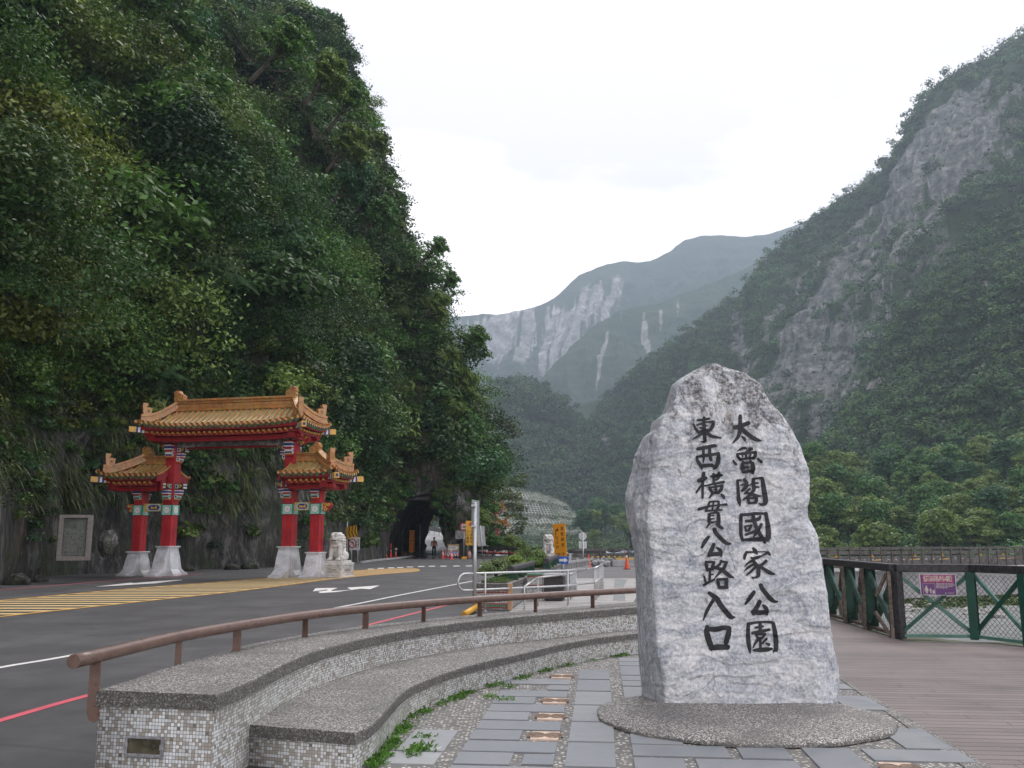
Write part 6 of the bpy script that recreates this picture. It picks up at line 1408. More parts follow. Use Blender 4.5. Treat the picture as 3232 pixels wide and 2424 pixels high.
# ================================================================== stainless ramp handrail
hr = empty('stainless_handrail', (0, 0, 0), 0, 'stainless steel ramp handrail with a rounded loop end and balustered return', 'handrail')
A = G(1466, 1934); B = G(1793, 1912); C = G(1878, 1898); Dd = G(1904, 1868); A.z = B.z = C.z = Dd.z = 0
ZH, ZL = .86, .49
def up(p, z): return Vector((p.x, p.y, z))
loop = [up(C, ZH), up(B, ZH), up(A, ZH)]; dA = (A - B).normalized()
for a in np.linspace(10, 170, 9): loop.append(up(A, 0) + dA * math.sin(R(a)) * .19 + Vector((0, 0, (ZH + ZL) / 2 + math.cos(R(a)) * (ZH - ZL) / 2)))
loop += [up(A, ZL), up(B, ZL), up(C, ZL)]
t = MB(); t.tube(loop, .024, 12); t.build('loop_rail', STAIN, hr, True)
t = MB(); t.tube([up(C, ZH), up(Dd, ZH)], .026, 12); t.tube([up(C, ZL), up(Dd, ZL)], .02, 10); t.build('return_rail', STAIN, hr, True)
def posts(x, yb):
    p = G(x, yb); t = MB(); t.tube([(p.x, p.y, 0), (p.x, p.y, ZH)], .024, 10); t.lathe([(.05, 0), (.05, .012), (.03, .02)], 12, (p.x, p.y, 0)); t.build('post', STAIN, hr, True)
posts(1531, 1930); posts(1793, 1912); posts(1878, 1898)
for k in range(1, 7):
    p = C.lerp(Dd, k / 6); t = MB(); t.tube([(p.x, p.y, 0), (p.x, p.y, ZH)], .016, 8); t.build('baluster', STAIN, hr, True)
# second, inner rail of the ramp
hr2 = empty('ramp_inner_rail', (0, 0, 0), 0, 'sloping grey inner handrail of the ramp beyond the stainless loop', 'handrail'); a, b = G(1640, 1862), G(1700, 1846); t = MB()
p0, p1, p2, p3 = at(1655, 1852, 21.0), at(1697, 1823, 22.6), at(1800, 1812, 25), at(1818, 1807, 28.5)
t.tube([p0, p1], .022, 8); t.tube([p2 + Vector((-.02, 0, .0)), p3], .024, 8); t.build('rail', STAIN, hr2, True)
for k in range(6): q = p2.lerp(p3, k / 5); t = MB(); t.tube([(q.x, q.y, 0), q], .017, 8); t.build('baluster', GALV, hr2, True)
for q in (p0, p1): t = MB(); t.tube([(q.x, q.y, 0), q], .02, 8); t.build('post', STAIN, hr2, True)
for q in (p1, p2): pass
t = MB(); t.tube([p1, p1.lerp(p2, .5), p2], .02, 8); t.build('long_rail', STAIN, hr2, True)
# pale ramp flooring and dark plank deck behind the bench
px_sheet('ramp_floor', [(1600, 1937), (1985, 1925), (2030, 1850), (2010, 1826), (1812, 1826), (1800, 1866), (1660, 1890)], .005, PALEPLANK)
px_sheet('plank_deck', [(1780, 1830), (2110, 1830), (2080, 1782), (1866, 1786), (1838, 1800)], .0045, PLANK)
px_sheet('grey_ramp_mat', [(1940, 1828), (1982, 1829), (1968, 1852), (1975, 1898), (1935, 1896)], .010, paint('worn_grey_mat', (.21, .22, .22), .7, var=.2, scale=2, dirt=.3, dirtcol=(.1, .1, .1)))
# yellow pipe bollard lying against the planter
yp = empty('yellow_pipe', (0, 0, 0), 0, 'short yellow steel pipe lying beside the galvanised pole base', 'pipe'); a, b = G(1464, 1940, .07), G(1506, 1914, .12); t = MB(); t.tube([a, b], .065, 14); t.build('pipe', paint('yellow_pipe_paint', (.62, .32, .02), .4, var=.1, dirt=.15), yp, True)
t = MB(); t.tube([a - (b - a) * .01, a - (b - a) * .005], .06, 14); t.build('end_cap', paint('ochre_cap', (.45, .24, .04), .5), yp)
# ---- mosaic planter with bushes and log rails
PLW = .78; pa, pb = G(1607, 1924), None; pdv = Vector((1.95, 15.5, 0)).normalized(); pyaw = math.atan2(pdv.y, pdv.x) - math.pi / 2
pl = empty('mosaic_planter', (pa.x, pa.y, 0), pyaw, 'long pebble-topped planter with white mosaic end and red and green tile stripes', 'planter')
LNP = 17.0; zp = .60
def uvbox(name, x0, x1, y0, y1, z0, z1, mat):
    V = np.array([(x0, y0, z0), (x1, y0, z0), (x1, y0, z1), (x0, y0, z1), (x0, y1, z0), (x1, y1, z0), (x1, y1, z1), (x0, y1, z1)])
    F = [(0, 1, 2, 3), (1, 5, 6, 2), (5, 4, 7, 6), (4, 0, 3, 7)]; Vv = []; UV = []; Fq = []
    for f in F:
        b = len(Vv); hor = np.linalg.norm(V[f[1]] - V[f[0]])
        for k, i in enumerate(f): Vv.append(V[i]); UV.append((hor if k in (1, 2) else 0, V[i][2]))
        Fq.append((b, b + 1, b + 2, b + 3))
    return np_mesh(name, np.array(Vv), np.array(Fq), mat, pl, uv=np.array(UV))
SIDEP = paint('grey_pebble_render', (.26, .26, .255), .8, var=.25, scale=40, bmp=.3)
uvbox('end_wall', -PLW, .0, 0, .05, 0, zp - .12, MOSAIC)
MB().box((-PLW / 2, .05 + LNP / 2, (zp - .14) / 2), (PLW - .02, LNP, zp - .14)).build('side_wall', SIDEP, pl)
t = MB(); t.box((-PLW / 2, LNP / 2 + .02, zp - .06), (PLW + .06, LNP + .12, .13)); t.build('pebble_coping', AGG, pl, bevel=.02)
RTILE = paint('red_tile_stripe', (.30, .05, .03), .4, var=.25, scale=30); GTILE = paint('green_tile_stripe', (.10, .22, .15), .4, var=.3, scale=30)
for z_, hh, m_ in ((.455, .035, RTILE), (.395, .028, RTILE), (.13, .028, RTILE), (.085, .05, GTILE), (.04, .028, RTILE)):
    t = MB(); t.box((-PLW / 2, -.004, z_), (PLW, .012, hh)); t.build('tile_stripe', m_, pl)
MB().box((.02, .03, .30), (.10, .16, .60)).build('wooden_corner', paint('tan_corner_board', (.46, .28, .16), .6, var=.15), pl)
SOIL = paint('planter_soil', (.07, .06, .035), .9)
MB().box((-PLW / 2, LNP / 2 + .05, zp + .012), (PLW - .16, LNP - .2, .02)).build('soil', SOIL, pl)
# second mosaic block and dark duct beyond
blk = empty('mosaic_wall_block', at(1688, 1832, 24.4), pyaw, 'small white mosaic wall block with red and green stripes behind the steel handrail', 'wall'); blk.location.z = 0
pl_keep = pl; pl = blk
uvbox('mosaic_face', -.20, .20, 0, .3, 0, .66, MOSAIC); pl = pl_keep
for z_, m_, hh in ((.70, GTILE, .05), (.655, RTILE, .02), (.42, RTILE, .02), (.38, GTILE, .05)): MB().box((0, .12, z_), (.42, .37, hh)).build('stripe', m_, blk)
MB().box((.50, .5, .34), (.52, .9, .62)).build('dark_duct', DARKM, blk, bevel=.01); MB().box((.50, .5, .68), (.60, 1.0, .05)).build('duct_lid', CONCR, blk)
def logrig(x0, y0, x1, y1, z, r, label):
    a, b = G(x0, y0, z), G(x1, y1, z); o = empty('log_rail', a, 0, label, 'log rail', 'black log rails on green stands'); d = b - a
    t = MB(); pts = [d * k + Vector((0, 0, rr.uniform(-.004, .004))) for k in np.linspace(0, 1, 12)]; t.tube(pts, [r * rr.uniform(.96, 1.05) for _ in pts], 16); lo = t.build('log', TIMB, o, True)
    for f in lo.data.polygons:
        if len(f.vertices) > 4: f.use_smooth = False
    for k in (.07, .34, .62, .9):
        p = d * k; dn = d.normalized(); sd = Vector((dn.y, -dn.x, 0)); M = Matrix(((sd.x, 0, dn.x, p.x), (sd.y, 0, dn.y, p.y), (0, 1, 0, -z + zp), (0, 0, 0, 1)))
        hh = z - zp - r * .7; t = MB(); t.prism([(-.16, 0), (.16, 0), (.09, hh), (-.09, hh)], M, .05); t.build('stand', GREEN, o, bevel=.005)
    return o
logrig(1611, 1797, 1681, 1778, .885, .085, 'longer black log rail on green stands nearest the steel handrail')
logrig(1722, 1771, 1757, 1757, .885, .10, 'shorter black log rail on green stands below the amber sign')
# concrete parapet, broken barrier, white railing, banner
pa0, pa1 = G(1640, 1838), G(1862, 1795); dv = pa1 - pa0; dl = dv.length; pr2 = empty('concrete_parapet', (pa0.x, pa0.y, 0), math.atan2(dv.y, dv.x), 'low grey concrete parapet with short uprights running towards the orange cones', 'parapet')
t = MB(); t.box((dl / 2, 0, .50), (dl, .14, .12)); t.build('rail', CONCR, pr2, bevel=.01); t = MB(); t.box((dl / 2, 0, .09), (dl, .18, .18)); t.build('plinth', CONCR, pr2, bevel=.01)
for k in range(int(dl / .45)): MB().box((.2 + k * .45, 0, .31), (.12, .12, .26)).build('upright', CONCR, pr2)
MB().box((dl / 2, .04, .31), (dl, .04, .25)).build('back_panel', GREYBACK, pr2)
bb = empty('broken_barrier', (0, 0, 0), 0, 'cracked low concrete barrier with a broken left end behind the orange cones', 'barrier'); t = MB(); 
p0, p1 = at(1930, 1777, 54), at(2120, 1777, 54)
t.beam((p0.x, 54, .20), (p1.x, 54.6, .20), .35, .40); t.build('wall', CONCR, bb, bevel=.03); t = MB(); q = at(1880, 1775, 54)
for k in range(9): t.ico((q.x - .55 + k * .17 + rr.uniform(-.1, .1), 54 + rr.uniform(-.3, .3), .10 + rr.uniform(0, .14)), rr.uniform(.14, .28), 1, 0, (1, .8, .8))
t.build('rubble', CONCR, bb)
wr = empty('white_metal_railing', (at(1795, 1755, 62).x, 62, 0), 0, 'white metal railing in front of a dark beam behind the striped pole', 'railing'); wl = at(2060, 1755, 62).x - wr.location.x; zr_ = at(1800, 1749, 62).z
t = MB(); t.tube([(0, 0, zr_), (wl * .55, 0, zr_ - .02), (wl, 0, zr_ - .05)], .05, 8); t.tube([(wl * .28, -.4, zr_ - .45), (wl * .5, -.4, zr_ - .12), (wl * .62, -.4, zr_ - .02), (wl, -.4, zr_ - .06)], .05, 8); t.build('rail', PALEP, wr, True)
for k in range(12): MB().box((k * wl / 11.5 + .1, 0, zr_ / 2), (.14, .1, zr_)).build('post', PALEP, wr)
MB().box((wl / 2, .5, zr_ + .16), (wl, .12, .30)).build('dark_beam', TIMB, wr); MB().box((wl * .2, .6, .2), (wl * .5, .3, .5)).build('low_wall', CONCR, wr)
bn0, bn1 = at(1913, 1747, 61), at(2040, 1748, 61); bn = empty('warning_banner', bn0, 0, 'sagging pale blue banner with red no-entry marks tied to the white railing', 'banner'); L2 = bn1.x - bn0.x; nb = 40
Vb = np.array([(L2 * i / nb, .12 * math.sin(i * .7), (.17 if j else -.17) - .12 * math.sin(i / nb * math.pi * 2.6) * (1 if i < 26 else .6)) for i in range(nb + 1) for j in (0, 1)]); Fb = np.array([(2 * i, 2 * i + 2, 2 * i + 3, 2 * i + 1) for i in range(nb)])
bo = np_mesh('cloth', Vb, Fb, paint('pale_blue_cloth', (.42, .52, .60), .7, var=.12, scale=2), bn, smooth=True); sd_ = bo.modifiers.new('thick', 'SOLIDIFY'); sd_.thickness = .006
t = MB(); t2b = MB()
for fx_ in (.08, .46, .84):
    i = int(fx_ * nb); c = Vector(tuple(Vb[2 * i])) * .5 + Vector(tuple(Vb[2 * i + 1])) * .5; M = Matrix.Translation((c.x, c.y - .035, c.z)) @ face(0, 0, 0)
    t.prism([(.085 * math.cos(a), .085 * math.sin(a)) for a in np.linspace(0, 6.28, 17)[:-1]], M, .01); t2b.box((c.x, c.y - .05, c.z), (.11, .012, .03))
t.build('no_entry_mark', SREDM, bn); t2b.build('mark_bar', WHITEP, bn)
for s, fx_ in (('禁止進入', .27), ('道路封閉', .65)):
    i = int(fx_ * nb); c = (Vb[2 * i] + Vb[2 * i + 1]) / 2; text_mesh('lettering', s, .17, paint('slate_print', (.12, .16, .2), .6), bn, face(c[0], c[1] - .10, c[2]), .003, .001)
yb_ = empty('yellow_barrier_board', at(1948, 1766, 56), 0, 'yellow slatted barrier board lying behind the right-hand cone', 'barrier'); t = MB()
for k in range(3): t.box((1.1, 0, .04 + k * .055), (2.3, .05, .04))
t.build('slat', SIGNY, yb_)
for k in (-.0, 1.1, 2.2): MB().box((k, .04, -.1), (.05, .04, .40)).build('foot', DARKM, yb_)
yb_.location.z = .30
# tablet set on a frame on the rock wall, and a pale fallen boulder
D11 = 34.5; qt = at(236, 1697, D11); tab = empty('stone_tablet', (qt.x, D11, qt.z), R(20), 'weathered stone tablet with rows of worn text in a grey frame against the rock wall', 'tablet'); wT, hT = szm(74, D11) * 1.08, szm(140, D11)
FRM = paint('grey_brown_granite', (.17, .155, .145), .8, var=.15, scale=8, bmp=.2); t = MB()
for cx, cz, dx, dz in ((-wT / 2, 0, .16, hT), (wT / 2, 0, .16, hT), (0, hT / 2 - .06, wT - .15, .12), (0, -hT / 2 + .08, wT - .15, .16)): t.box((cx, .12, cz), (dx, .5, dz))
t.build('frame', FRM, tab, bevel=.012); MB().box((0, .14, 0), (wT, .3, hT - .05)).build('slab', paint('mossy_slate_tablet', (.075, .085, .08), .75, 0, .3, 4, .5, (.05, .07, .035), .3), tab)
t = MB()
for r_ in range(26):
    z = hT * .33 - r_ * .048
    x = -wT * .38 + (wT * .42 if r_ < 5 else 0)
    while x < wT * .38:
        w_ = rr.uniform(.015, .034)
        if rr.random() < .86: t.box((x + w_ / 2, -.012, z), (w_, .012, .020))
        x += w_ + .012
t.build('worn_text', paint('worn_pale_lettering', (.22, .23, .21), .8, var=.3, scale=20), tab)
# ================================================================== rock cliff with tunnel
def m_rock(name='dark_cliff_rock', tone=.8, over=False):
    m, nt, bs = newmat(name); t = N(nt, 'TexCoord').outputs['Object']
    st = N(nt, 'Mapping', {0: t}); st.inputs['Scale'].default_value = (1, 1, .35)
    a = noise(nt, st.outputs[0], .55, 7, .65, .8); b = noise(nt, st.outputs[0], 2.6, 7, .7, .6); g = noise(nt, t, .35, 5, .6)
    c = ramp(nt, a, [(.38, (.016 * tone, .017 * tone, .016 * tone)), (.49, (.055 * tone, .055 * tone, .052 * tone)), (.57, (.14 * tone, .135 * tone, .125 * tone)), (.65, (.34 * tone, .33 * tone, .31 * tone))])
    c = mixc(nt, .5, c, ramp(nt, b, [(.41, (.014 * tone, .015 * tone, .014 * tone)), (.51, (.075 * tone, .073 * tone, .068 * tone)), (.61, (.34 * tone, .33 * tone, .31 * tone))]))
    c = mixc(nt, ramp(nt, g, [(.46, 0.0), (.60, .85)]), c, ramp(nt, b, [(.3, (.012, .022, .009)), (.7, (.045, .06, .022))]))
    br = noise(nt, t, .22, 4, .6); c = mixc(nt, ramp(nt, br, [(.58, 0.0), (.72, .55)]), c, (.12 * tone, .085 * tone, .05 * tone))
    tz = N(nt, 'SeparateXYZ', {0: t}); zone = math_(nt, 'MULTIPLY', N(nt, 'MapRange', {0: tz.outputs[1], 1: 74.0, 2: 77.0, 3: 0.0, 4: .6}).outputs[0], N(nt, 'MapRange', {0: tz.outputs[2], 1: 5.5, 2: 7.5, 3: 0.0, 4: 1.0}).outputs[0])
    if over: c = mixc(nt, zone, c, ramp(nt, b, [(.42, (.022, .016, .010)), (.6, (.17, .125, .085))]))      # rusty seepage above the tunnel
    if over:                                                           # soil, moss and creepers above the road wall, shade of leaf gaps coloured in
        sz = N(nt, 'SeparateXYZ', {0: t}).outputs[2]; up = N(nt, 'MapRange', {0: sz, 1: 6.0, 2: 11.0, 3: 0.0, 4: .9}).outputs[0]
        up = math_(nt, 'MULTIPLY', up, N(nt, 'MapRange', {0: N(nt, 'SeparateXYZ', {0: t}).outputs[1], 1: 73.0, 2: 77.0, 3: 1.0, 4: .15}).outputs[0]); up = math_(nt, 'MULTIPLY', up, ramp(nt, a, [(.60, 1.0), (.72, .3)])); c = mixc(nt, up, c, ramp(nt, b, [(.35, (.010, .016, .007)), (.7, (.028, .036, .014))]))
    nt.links.new(c, bs.inputs['Base Color']); bs.inputs['Roughness'].default_value = .8
    bump(nt, bs, math_(nt, 'ADD', a, math_(nt, 'MULTIPLY', b, .8)), 1.0, .6); return m
ROCK = m_rock(); CLIFFM = m_rock('overgrown_cliff_rock', .72, True)
CLP = catmull([(-21, -12), (-19.2, 5), (-18.2, 20), (-18.2, 30), (-20.6, 37), (-20.4, 43), (-17.2, 48.5), (-13.0, 56), (-11.6, 66), (-11.3, 75), (-9.6, 79.5), (-6.5, 81), (-4.4, 82.3), (-3.2, 85.5), (-2.9, 91), (-3.1, 100), (-4.5, 112), (-8, 130)], 420)
CT = unit(np.gradient(CLP, axis=0)); CNV = np.stack([CT[:, 1], -CT[:, 0]], 1)          # outward (right-hand) normal
for _ in range(25): CNV[1:-1] = .25 * CNV[:-2] + .5 * CNV[1:-1] + .25 * CNV[2:]
CNV = unit(CNV)
cl_s = np.r_[0, np.cumsum(np.linalg.norm(np.diff(CLP, axis=0), axis=1))]
ZR_ = np.array([-1.5, 0, 4, 8, 12, 18, 25, 34, 40, 47, 58, 75, 92]); RR_ = np.array([-.2, 0, .3, 1.6, 2.8, 5.0, 8.0, 12.4, 16.6, 21.0, 31.5, 48, 66])
def cliff_pt(si, z, nse=True):
    """si fractional index along the foot line (array), z heights (array)"""
    f = np.clip(si, 0, len(CLP) - 1.001); i = f.astype(int); u = (f - i)[:, None]
    b = CLP[i] * (1 - u) + CLP[i + 1] * u; n = unit(CNV[i] * (1 - u) + CNV[i + 1] * u)
    r = np.interp(z, ZR_, RR_)
    P = np.c_[b - n * r[:, None], z]
    if nse:
        q = np.c_[b, z]
        a = fbm(q * np.array([1, 1, .8]), .11, 3, 31) * 2.3 + fbm(q * np.array([1, 1, .45]), .5, 4, 32, ridged=True) * .75 + fbm(q, 1.5, 4, 33, ridged=True) * .34
        a = a * np.clip(.25 + z / 9, .25, 1.6)
        a = np.where((b[:, 1] > 58) & (b[:, 1] < 84) & (z < 12), np.minimum(a, .25 + .12 * np.clip(z - 5, 0, 7)), a); a = np.where((b[:, 1] > 31) & (b[:, 1] < 47) & (z < 11), np.minimum(a, .5), a)
        P[:, :2] += n * a[:, None]
    return P, n
nzc = 170; zc = np.r_[np.linspace(-1.4, 14, 70), np.linspace(14.4, 90, nzc - 70)]
SI, ZI = np.meshgrid(np.arange(len(CLP), dtype=float), zc, indexing='ij')
cp, cn = cliff_pt(SI.ravel(), ZI.ravel())
F = gridfaces(len(CLP), nzc)
cen = cp[F].mean(1); px, py = proj(cen)
OPEN = [(1216, 1790), (1217, 1700), (1232, 1645), (1262, 1604), (1300, 1585), (1345, 1583), (1368, 1594), (1388, 1640), (1404, 1678), (1432, 1708), (1450, 1745), (1449, 1790)]
def inpoly(x, y, P):
    r = np.zeros(len(x), bool)
    for i in range(len(P)):
        (x0, y0), (x1, y1) = P[i], P[(i + 1) % len(P)]
        c = ((y0 > y) != (y1 > y)) & (x < (x1 - x0) * (y - y0) / (y1 - y0 + 1e-9) + x0); r ^= c
    return r
OPB = [(1335 + (x - 1335) * 1.05, 1700 + (y - 1700) * 1.06) for x, y in OPEN]; hole = inpoly(px, py, OPB) & (cen[:, 1] > 58) & (cen[:, 1] < 96)
cliff = empty('rock_cliff', (0, 0, 0), 0, 'steep jungle-covered rock cliff with a road tunnel through its foot', 'cliff')
np_mesh('cliff_face', cp, F[~hole], CLIFFM, cliff, smooth=True)
# tunnel lining: lofted from the mouth to the far opening
EXIT = [(1340, 1760), (1344, 1706), (1350, 1672), (1358, 1645), (1367, 1628), (1373, 1624), (1384, 1634), (1393, 1658), (1400, 1680), (1412, 1704), (1424, 1728), (1428, 1762)]
def ringpts(P, Y): return resample(np.array([tuple(DY(x, y, Y)) for x, y in P]), 44)
# mouth ring follows the real cliff surface depth
mo = []
for (x, y) in resample(np.array([(a, b) for a, b in OPEN], float), 44):
    m_ = (np.abs(px - x) < 22) & (np.abs(py - y) < 22) & (cen[:, 1] > 58) & (cen[:, 1] < 96)
    Yd = float(np.clip(np.median(cen[m_, 1]) if m_.any() else 80.5, 76.0, 84.0))
    mo.append(tuple(DY(x, y, Yd)))
mo = np.array(mo); mo[:, :] = mo; ctr = mo.mean(0); mo0 = ctr + (mo - ctr) * np.array([1.17, 1, 1.22]) + np.array([0, -.55, 0]); mo0[:, 2] = np.maximum(mo0[:, 2], -.4)
mo0 = mo0 + (fbm(mo0, .9, 3, 47, ridged=True) * .45)[:, None] * np.array([.6, .5, .8])
ex_ = ringpts(EXIT, 103.0); rings = []
for t_ in np.r_[0, np.linspace(.06, 1, 17)]:
    rg = mo0 if t_ == 0 else mo * (1 - t_) + ex_ * t_
    c_ = rg.mean(0); bulge = 1 + .16 * math.sin(math.pi * min(1, t_ * 1.1)) if t_ > 0 else 1
    rg = c_ + (rg - c_) * np.array([1 + (bulge - 1) * 2.6, 1, 1 + (bulge - 1) * .8]); rings.append(rg)
TV = np.array(rings).reshape(-1, 3); TV[44:] += (fbm(TV[44:], .7, 4, 41, ridged=True) * .32)[:, None] * np.array([1, .3, .8])
np_mesh('tunnel_lining', TV, gridfaces(len(rings), 44), m_rock('tunnel_rock', .62), cliff, smooth=True)
sheet('tunnel_road', [(-14.5, 74), (-3.0, 74), (-3.2, 90), (-4, 104), (-13, 104)], .004, paint('wet_dark_asphalt', (.045, .045, .047), .22, var=.2, scale=1.2, spec=.5))
# big bare boulder faces over the tunnel and on the wall
def rockblob(name, c, r, sc, label, seed, tone=1.3, mat=None):
    b = MB(); b.ico((0, 0, 0), r, 5, 0, sc); V = np.array(b.v); n_ = unit(V)
    V = V + n_ * (fbm(V + seed, 1.0 / r, 5, seed, ridged=True) * r * .34)[:, None]; V = V + n_ * (np.floor(fbm(V + seed, .8 / r, 2, seed + 3) * 5) / 5 * r * .34)[:, None]
    o = np_mesh(name, V, np.array(b.f), mat or m_rock(name + '_stone', tone), None, smooth=True); o.location = c; tag(o, label, 'rock'); return o
p = at(1404, 1640, 80.3); rockblob('tunnel_jamb_rock', (p.x + 1.0, 82.2, p.z - .2), 1.6, (.8, .8, 1.5), 'dark rock jamb on the right side of the tunnel mouth', 15, 1.5)
p = at(1447, 1722, 80.3); rockblob('tunnel_foot_rock', (p.x + .45, 82.0, p.z - .6), 1.0, (.8, .8, 1.5), 'dark rock at the right foot of the tunnel behind the detour board', 19, 1.4)
cbk = MB().box((0, 0, 0), (1.1, .5, .75)).build('concrete_block', paint('scuffed_concrete', (.27, .27, .27), .8, 0, .3, 6, .5, (.5, .5, .5)), bevel=.03); p = at(1457, 1688, 80.6); cbk.location = p; tag(cbk, 'scuffed grey concrete block set in the rock below the height limit sign', 'block')
p = at(350, 1718, 38.5); rockblob('pale_boulder', (p.x - .3, 38.8, p.z), .42, (.9, .8, 1.25), 'pale cracked boulder stuck on the rock wall between the tablet and the gate', 25, 3.0)
for k, (x, y) in enumerate([(430, 1824 - 12), (600, 1803), (70, 1846), (140, 1838), (745, 1798), (800, 1796)]):
    q = G(x, y); o = rockblob('roadside_stone', (q.x - .2, q.y, .08), .22 + .08 * (k % 3), (1.3, .9, .7), 'small fallen stone lying at the foot of the rock wall by the road', 33 + k, 2.4, ROCK); o['group'] = 'fallen stones along the wall foot'
# ================================================================== foliage on the cliff: one continuous jungle mass
LEAF = leafmat('jungle_leaf'); LEAF_FAR = leafmat('far_leaf', .7, .12)
def N1_(N, k): return np.c_[N * k[:, None], -.15 * k]
_fa = np.linalg.norm(np.cross(cp[F[:, 2]] - cp[F[:, 0]], cp[F[:, 3]] - cp[F[:, 1]]), axis=1) * .5
def bush_pts(n, zlo, zhi, dens):
    # sample the cliff surface itself, by area
    zc_ = cen[:, 2]; dd = np.linalg.norm(cen - np.array(CAM), axis=1); vis = (px > -250) & (px < 3400) & (py > -250) & (cen[:, 1] > 8)
    wgt = _fa * ((zc_ > zlo) & (zc_ < zhi)) * vis * np.clip(60 / dd, .45, 2.2); f = rng.choice(len(F), n, p=wgt / wgt.sum())
    a, b = rng.random((n, 1)), rng.random((n, 1)); q = cp[F[f]]; P = q[:, 0] * (1 - a) * (1 - b) + q[:, 1] * a * (1 - b) + q[:, 2] * a * b + q[:, 3] * (1 - a) * b
    nn = cn[F[f, 0]]; keep = dens(P, P[:, 2], None)
    return P[keep], nn[keep], P[keep][:, 2]
def visible(P, m=260):
    x, y = proj(P); return (x > -m) & (x < 3232 + m) & (y > -m) & (P[:, 1] > 8)
def dens(P, z, si):
    x, y = proj(P); v = visible(P, 200)
    n = fbm(P, .22, 3, 55)
    low = np.where(z < 6.5, np.clip((z - .6) / 6 + n * 1.0 - .08, 0, 1), 1.0)                 # rock shows on the lower wall
    low = np.where((z < 1.2), np.clip(n * .8 + .02, 0, .4), low)
    keepout = inpoly(x, y, [(1195, 1800), (1205, 1640), (1245, 1578), (1290, 1540), (1278, 1400), (1325, 1320), (1372, 1420), (1382, 1565), (1430, 1690), (1465, 1700), (1465, 1800)])
    tabl = (np.abs(x - 236) < 62) & (np.abs(y - 1697) < 85)
    up = np.where(z > 8, np.clip(1.05 + n * .4, .6, 1), 1)
    r = rng.random(len(P)) < low * up
    gl = np.array(gate.matrix_basis.inverted()); q = P @ gl[:3, :3].T + gl[:3, 3]; ingate = (np.abs(q[:, 0]) < HS + 4.4) & (np.abs(q[:, 1]) < 2.9) & (q[:, 2] < 9.2)
    return v & r & ~keepout & ~tabl & ~ingate
def foliage(P, rad, nclump, nleaf, seedc, lsc, outk):
    n = len(P); dist = np.linalg.norm(P - np.array(CAM), axis=1)
    tb = GREENS[rng.integers(0, len(GREENS), n)] * rng.uniform(.6, 1.9, (n, 1)) * (1 + .5 * fbm(P, .09, 3, seedc))[:, None]
    warm = np.clip(fbm(P, .11, 2, 64) * 2.4 - .25, 0, 1)[:, None] * np.clip(1 - (P[:, 1:2] - 30) / 45, 0, 1); tb = tb * (1 - warm) + tb * np.array([1.8, 1.3, .85]) * warm
    base = rng.choice([.06, .085, .12, .19], n, p=[.25, .35, .27, .13]) * lsc * np.clip(dist / 45, .8, 1.75)
    d = unit(rng.normal(size=(n, nclump, 3)) + np.array([.35, -.35, .55])); C = (P[:, None, :] + d * (rad * rng.uniform(.55, 1.0, (n, nclump)).T).T[..., None] * np.array([1, 1, .8])).reshape(-1, 3)
    rr2 = np.repeat(rad, nclump) * (.52 if nclump > 1 else 1.0) * rng.uniform(.7, 1.2, n * nclump); ts = np.repeat(tb, nclump, 0) * rng.uniform(.8, 1.2, (n * nclump, 1)); ls = np.repeat(base, nclump)
    for a in range(0, len(C), 800):
        s_ = slice(a, a + 800); v, t_ = clump_leaves(C[s_], rr2[s_], nleaf, ls[s_], .5, .8, ts[s_], .35, .3, .5); Vs.append(v); Ts.append(t_)
Vs, Ts = [], []
P1, N1, Z1_ = bush_pts(13000, 1.0, 90, dens); dist = np.linalg.norm(P1 - np.array(CAM), axis=1); 
rad = rng.uniform(.5, 1.25, len(P1)) * np.where(Z1_ < 7, .62, 1.0) * np.clip(dist / 55, .85, 1.5); foliage(P1 + N1_(N1, rng.uniform(.1, .7, len(P1)) * rad), rad, 1, 85, 61, 1.0, 0)
PM, NM, ZM = bush_pts(1700, 8.0, 90, dens); dm = np.linalg.norm(PM - np.array(CAM), axis=1)
# keep the lumps apart so they read as separate crowns
kept = []; 
for q in range(len(PM)):
    if all((PM[q] - PM[u]) @ (PM[q] - PM[u]) > 3.0 for u in kept[-500:]): kept.append(q)
PM, NM, dm = PM[kept], NM[kept], dm[kept]
PB, NB_, ZB = bush_pts(330, 10, 85, dens); kb_ = PB[:, 1] < 78; PB, NB_ = PB[kb_], NB_[kb_]
foliage(PB + N1_(NB_, rng.uniform(1.0, 2.4, len(PB))), rng.uniform(2.3, 3.8, len(PB)), 26, 84, 69, 1.15, 0)
radm = rng.choice([.8, 1.2, 1.7, 2.5], len(PM), p=[.3, .3, .25, .15]) * np.clip(dm / 60, .8, 1.25)
foliage(PM + N1_(NM, radm * rng.uniform(.5, 1.0, len(PM))), radm, 11, 88, 66, .95, 0)
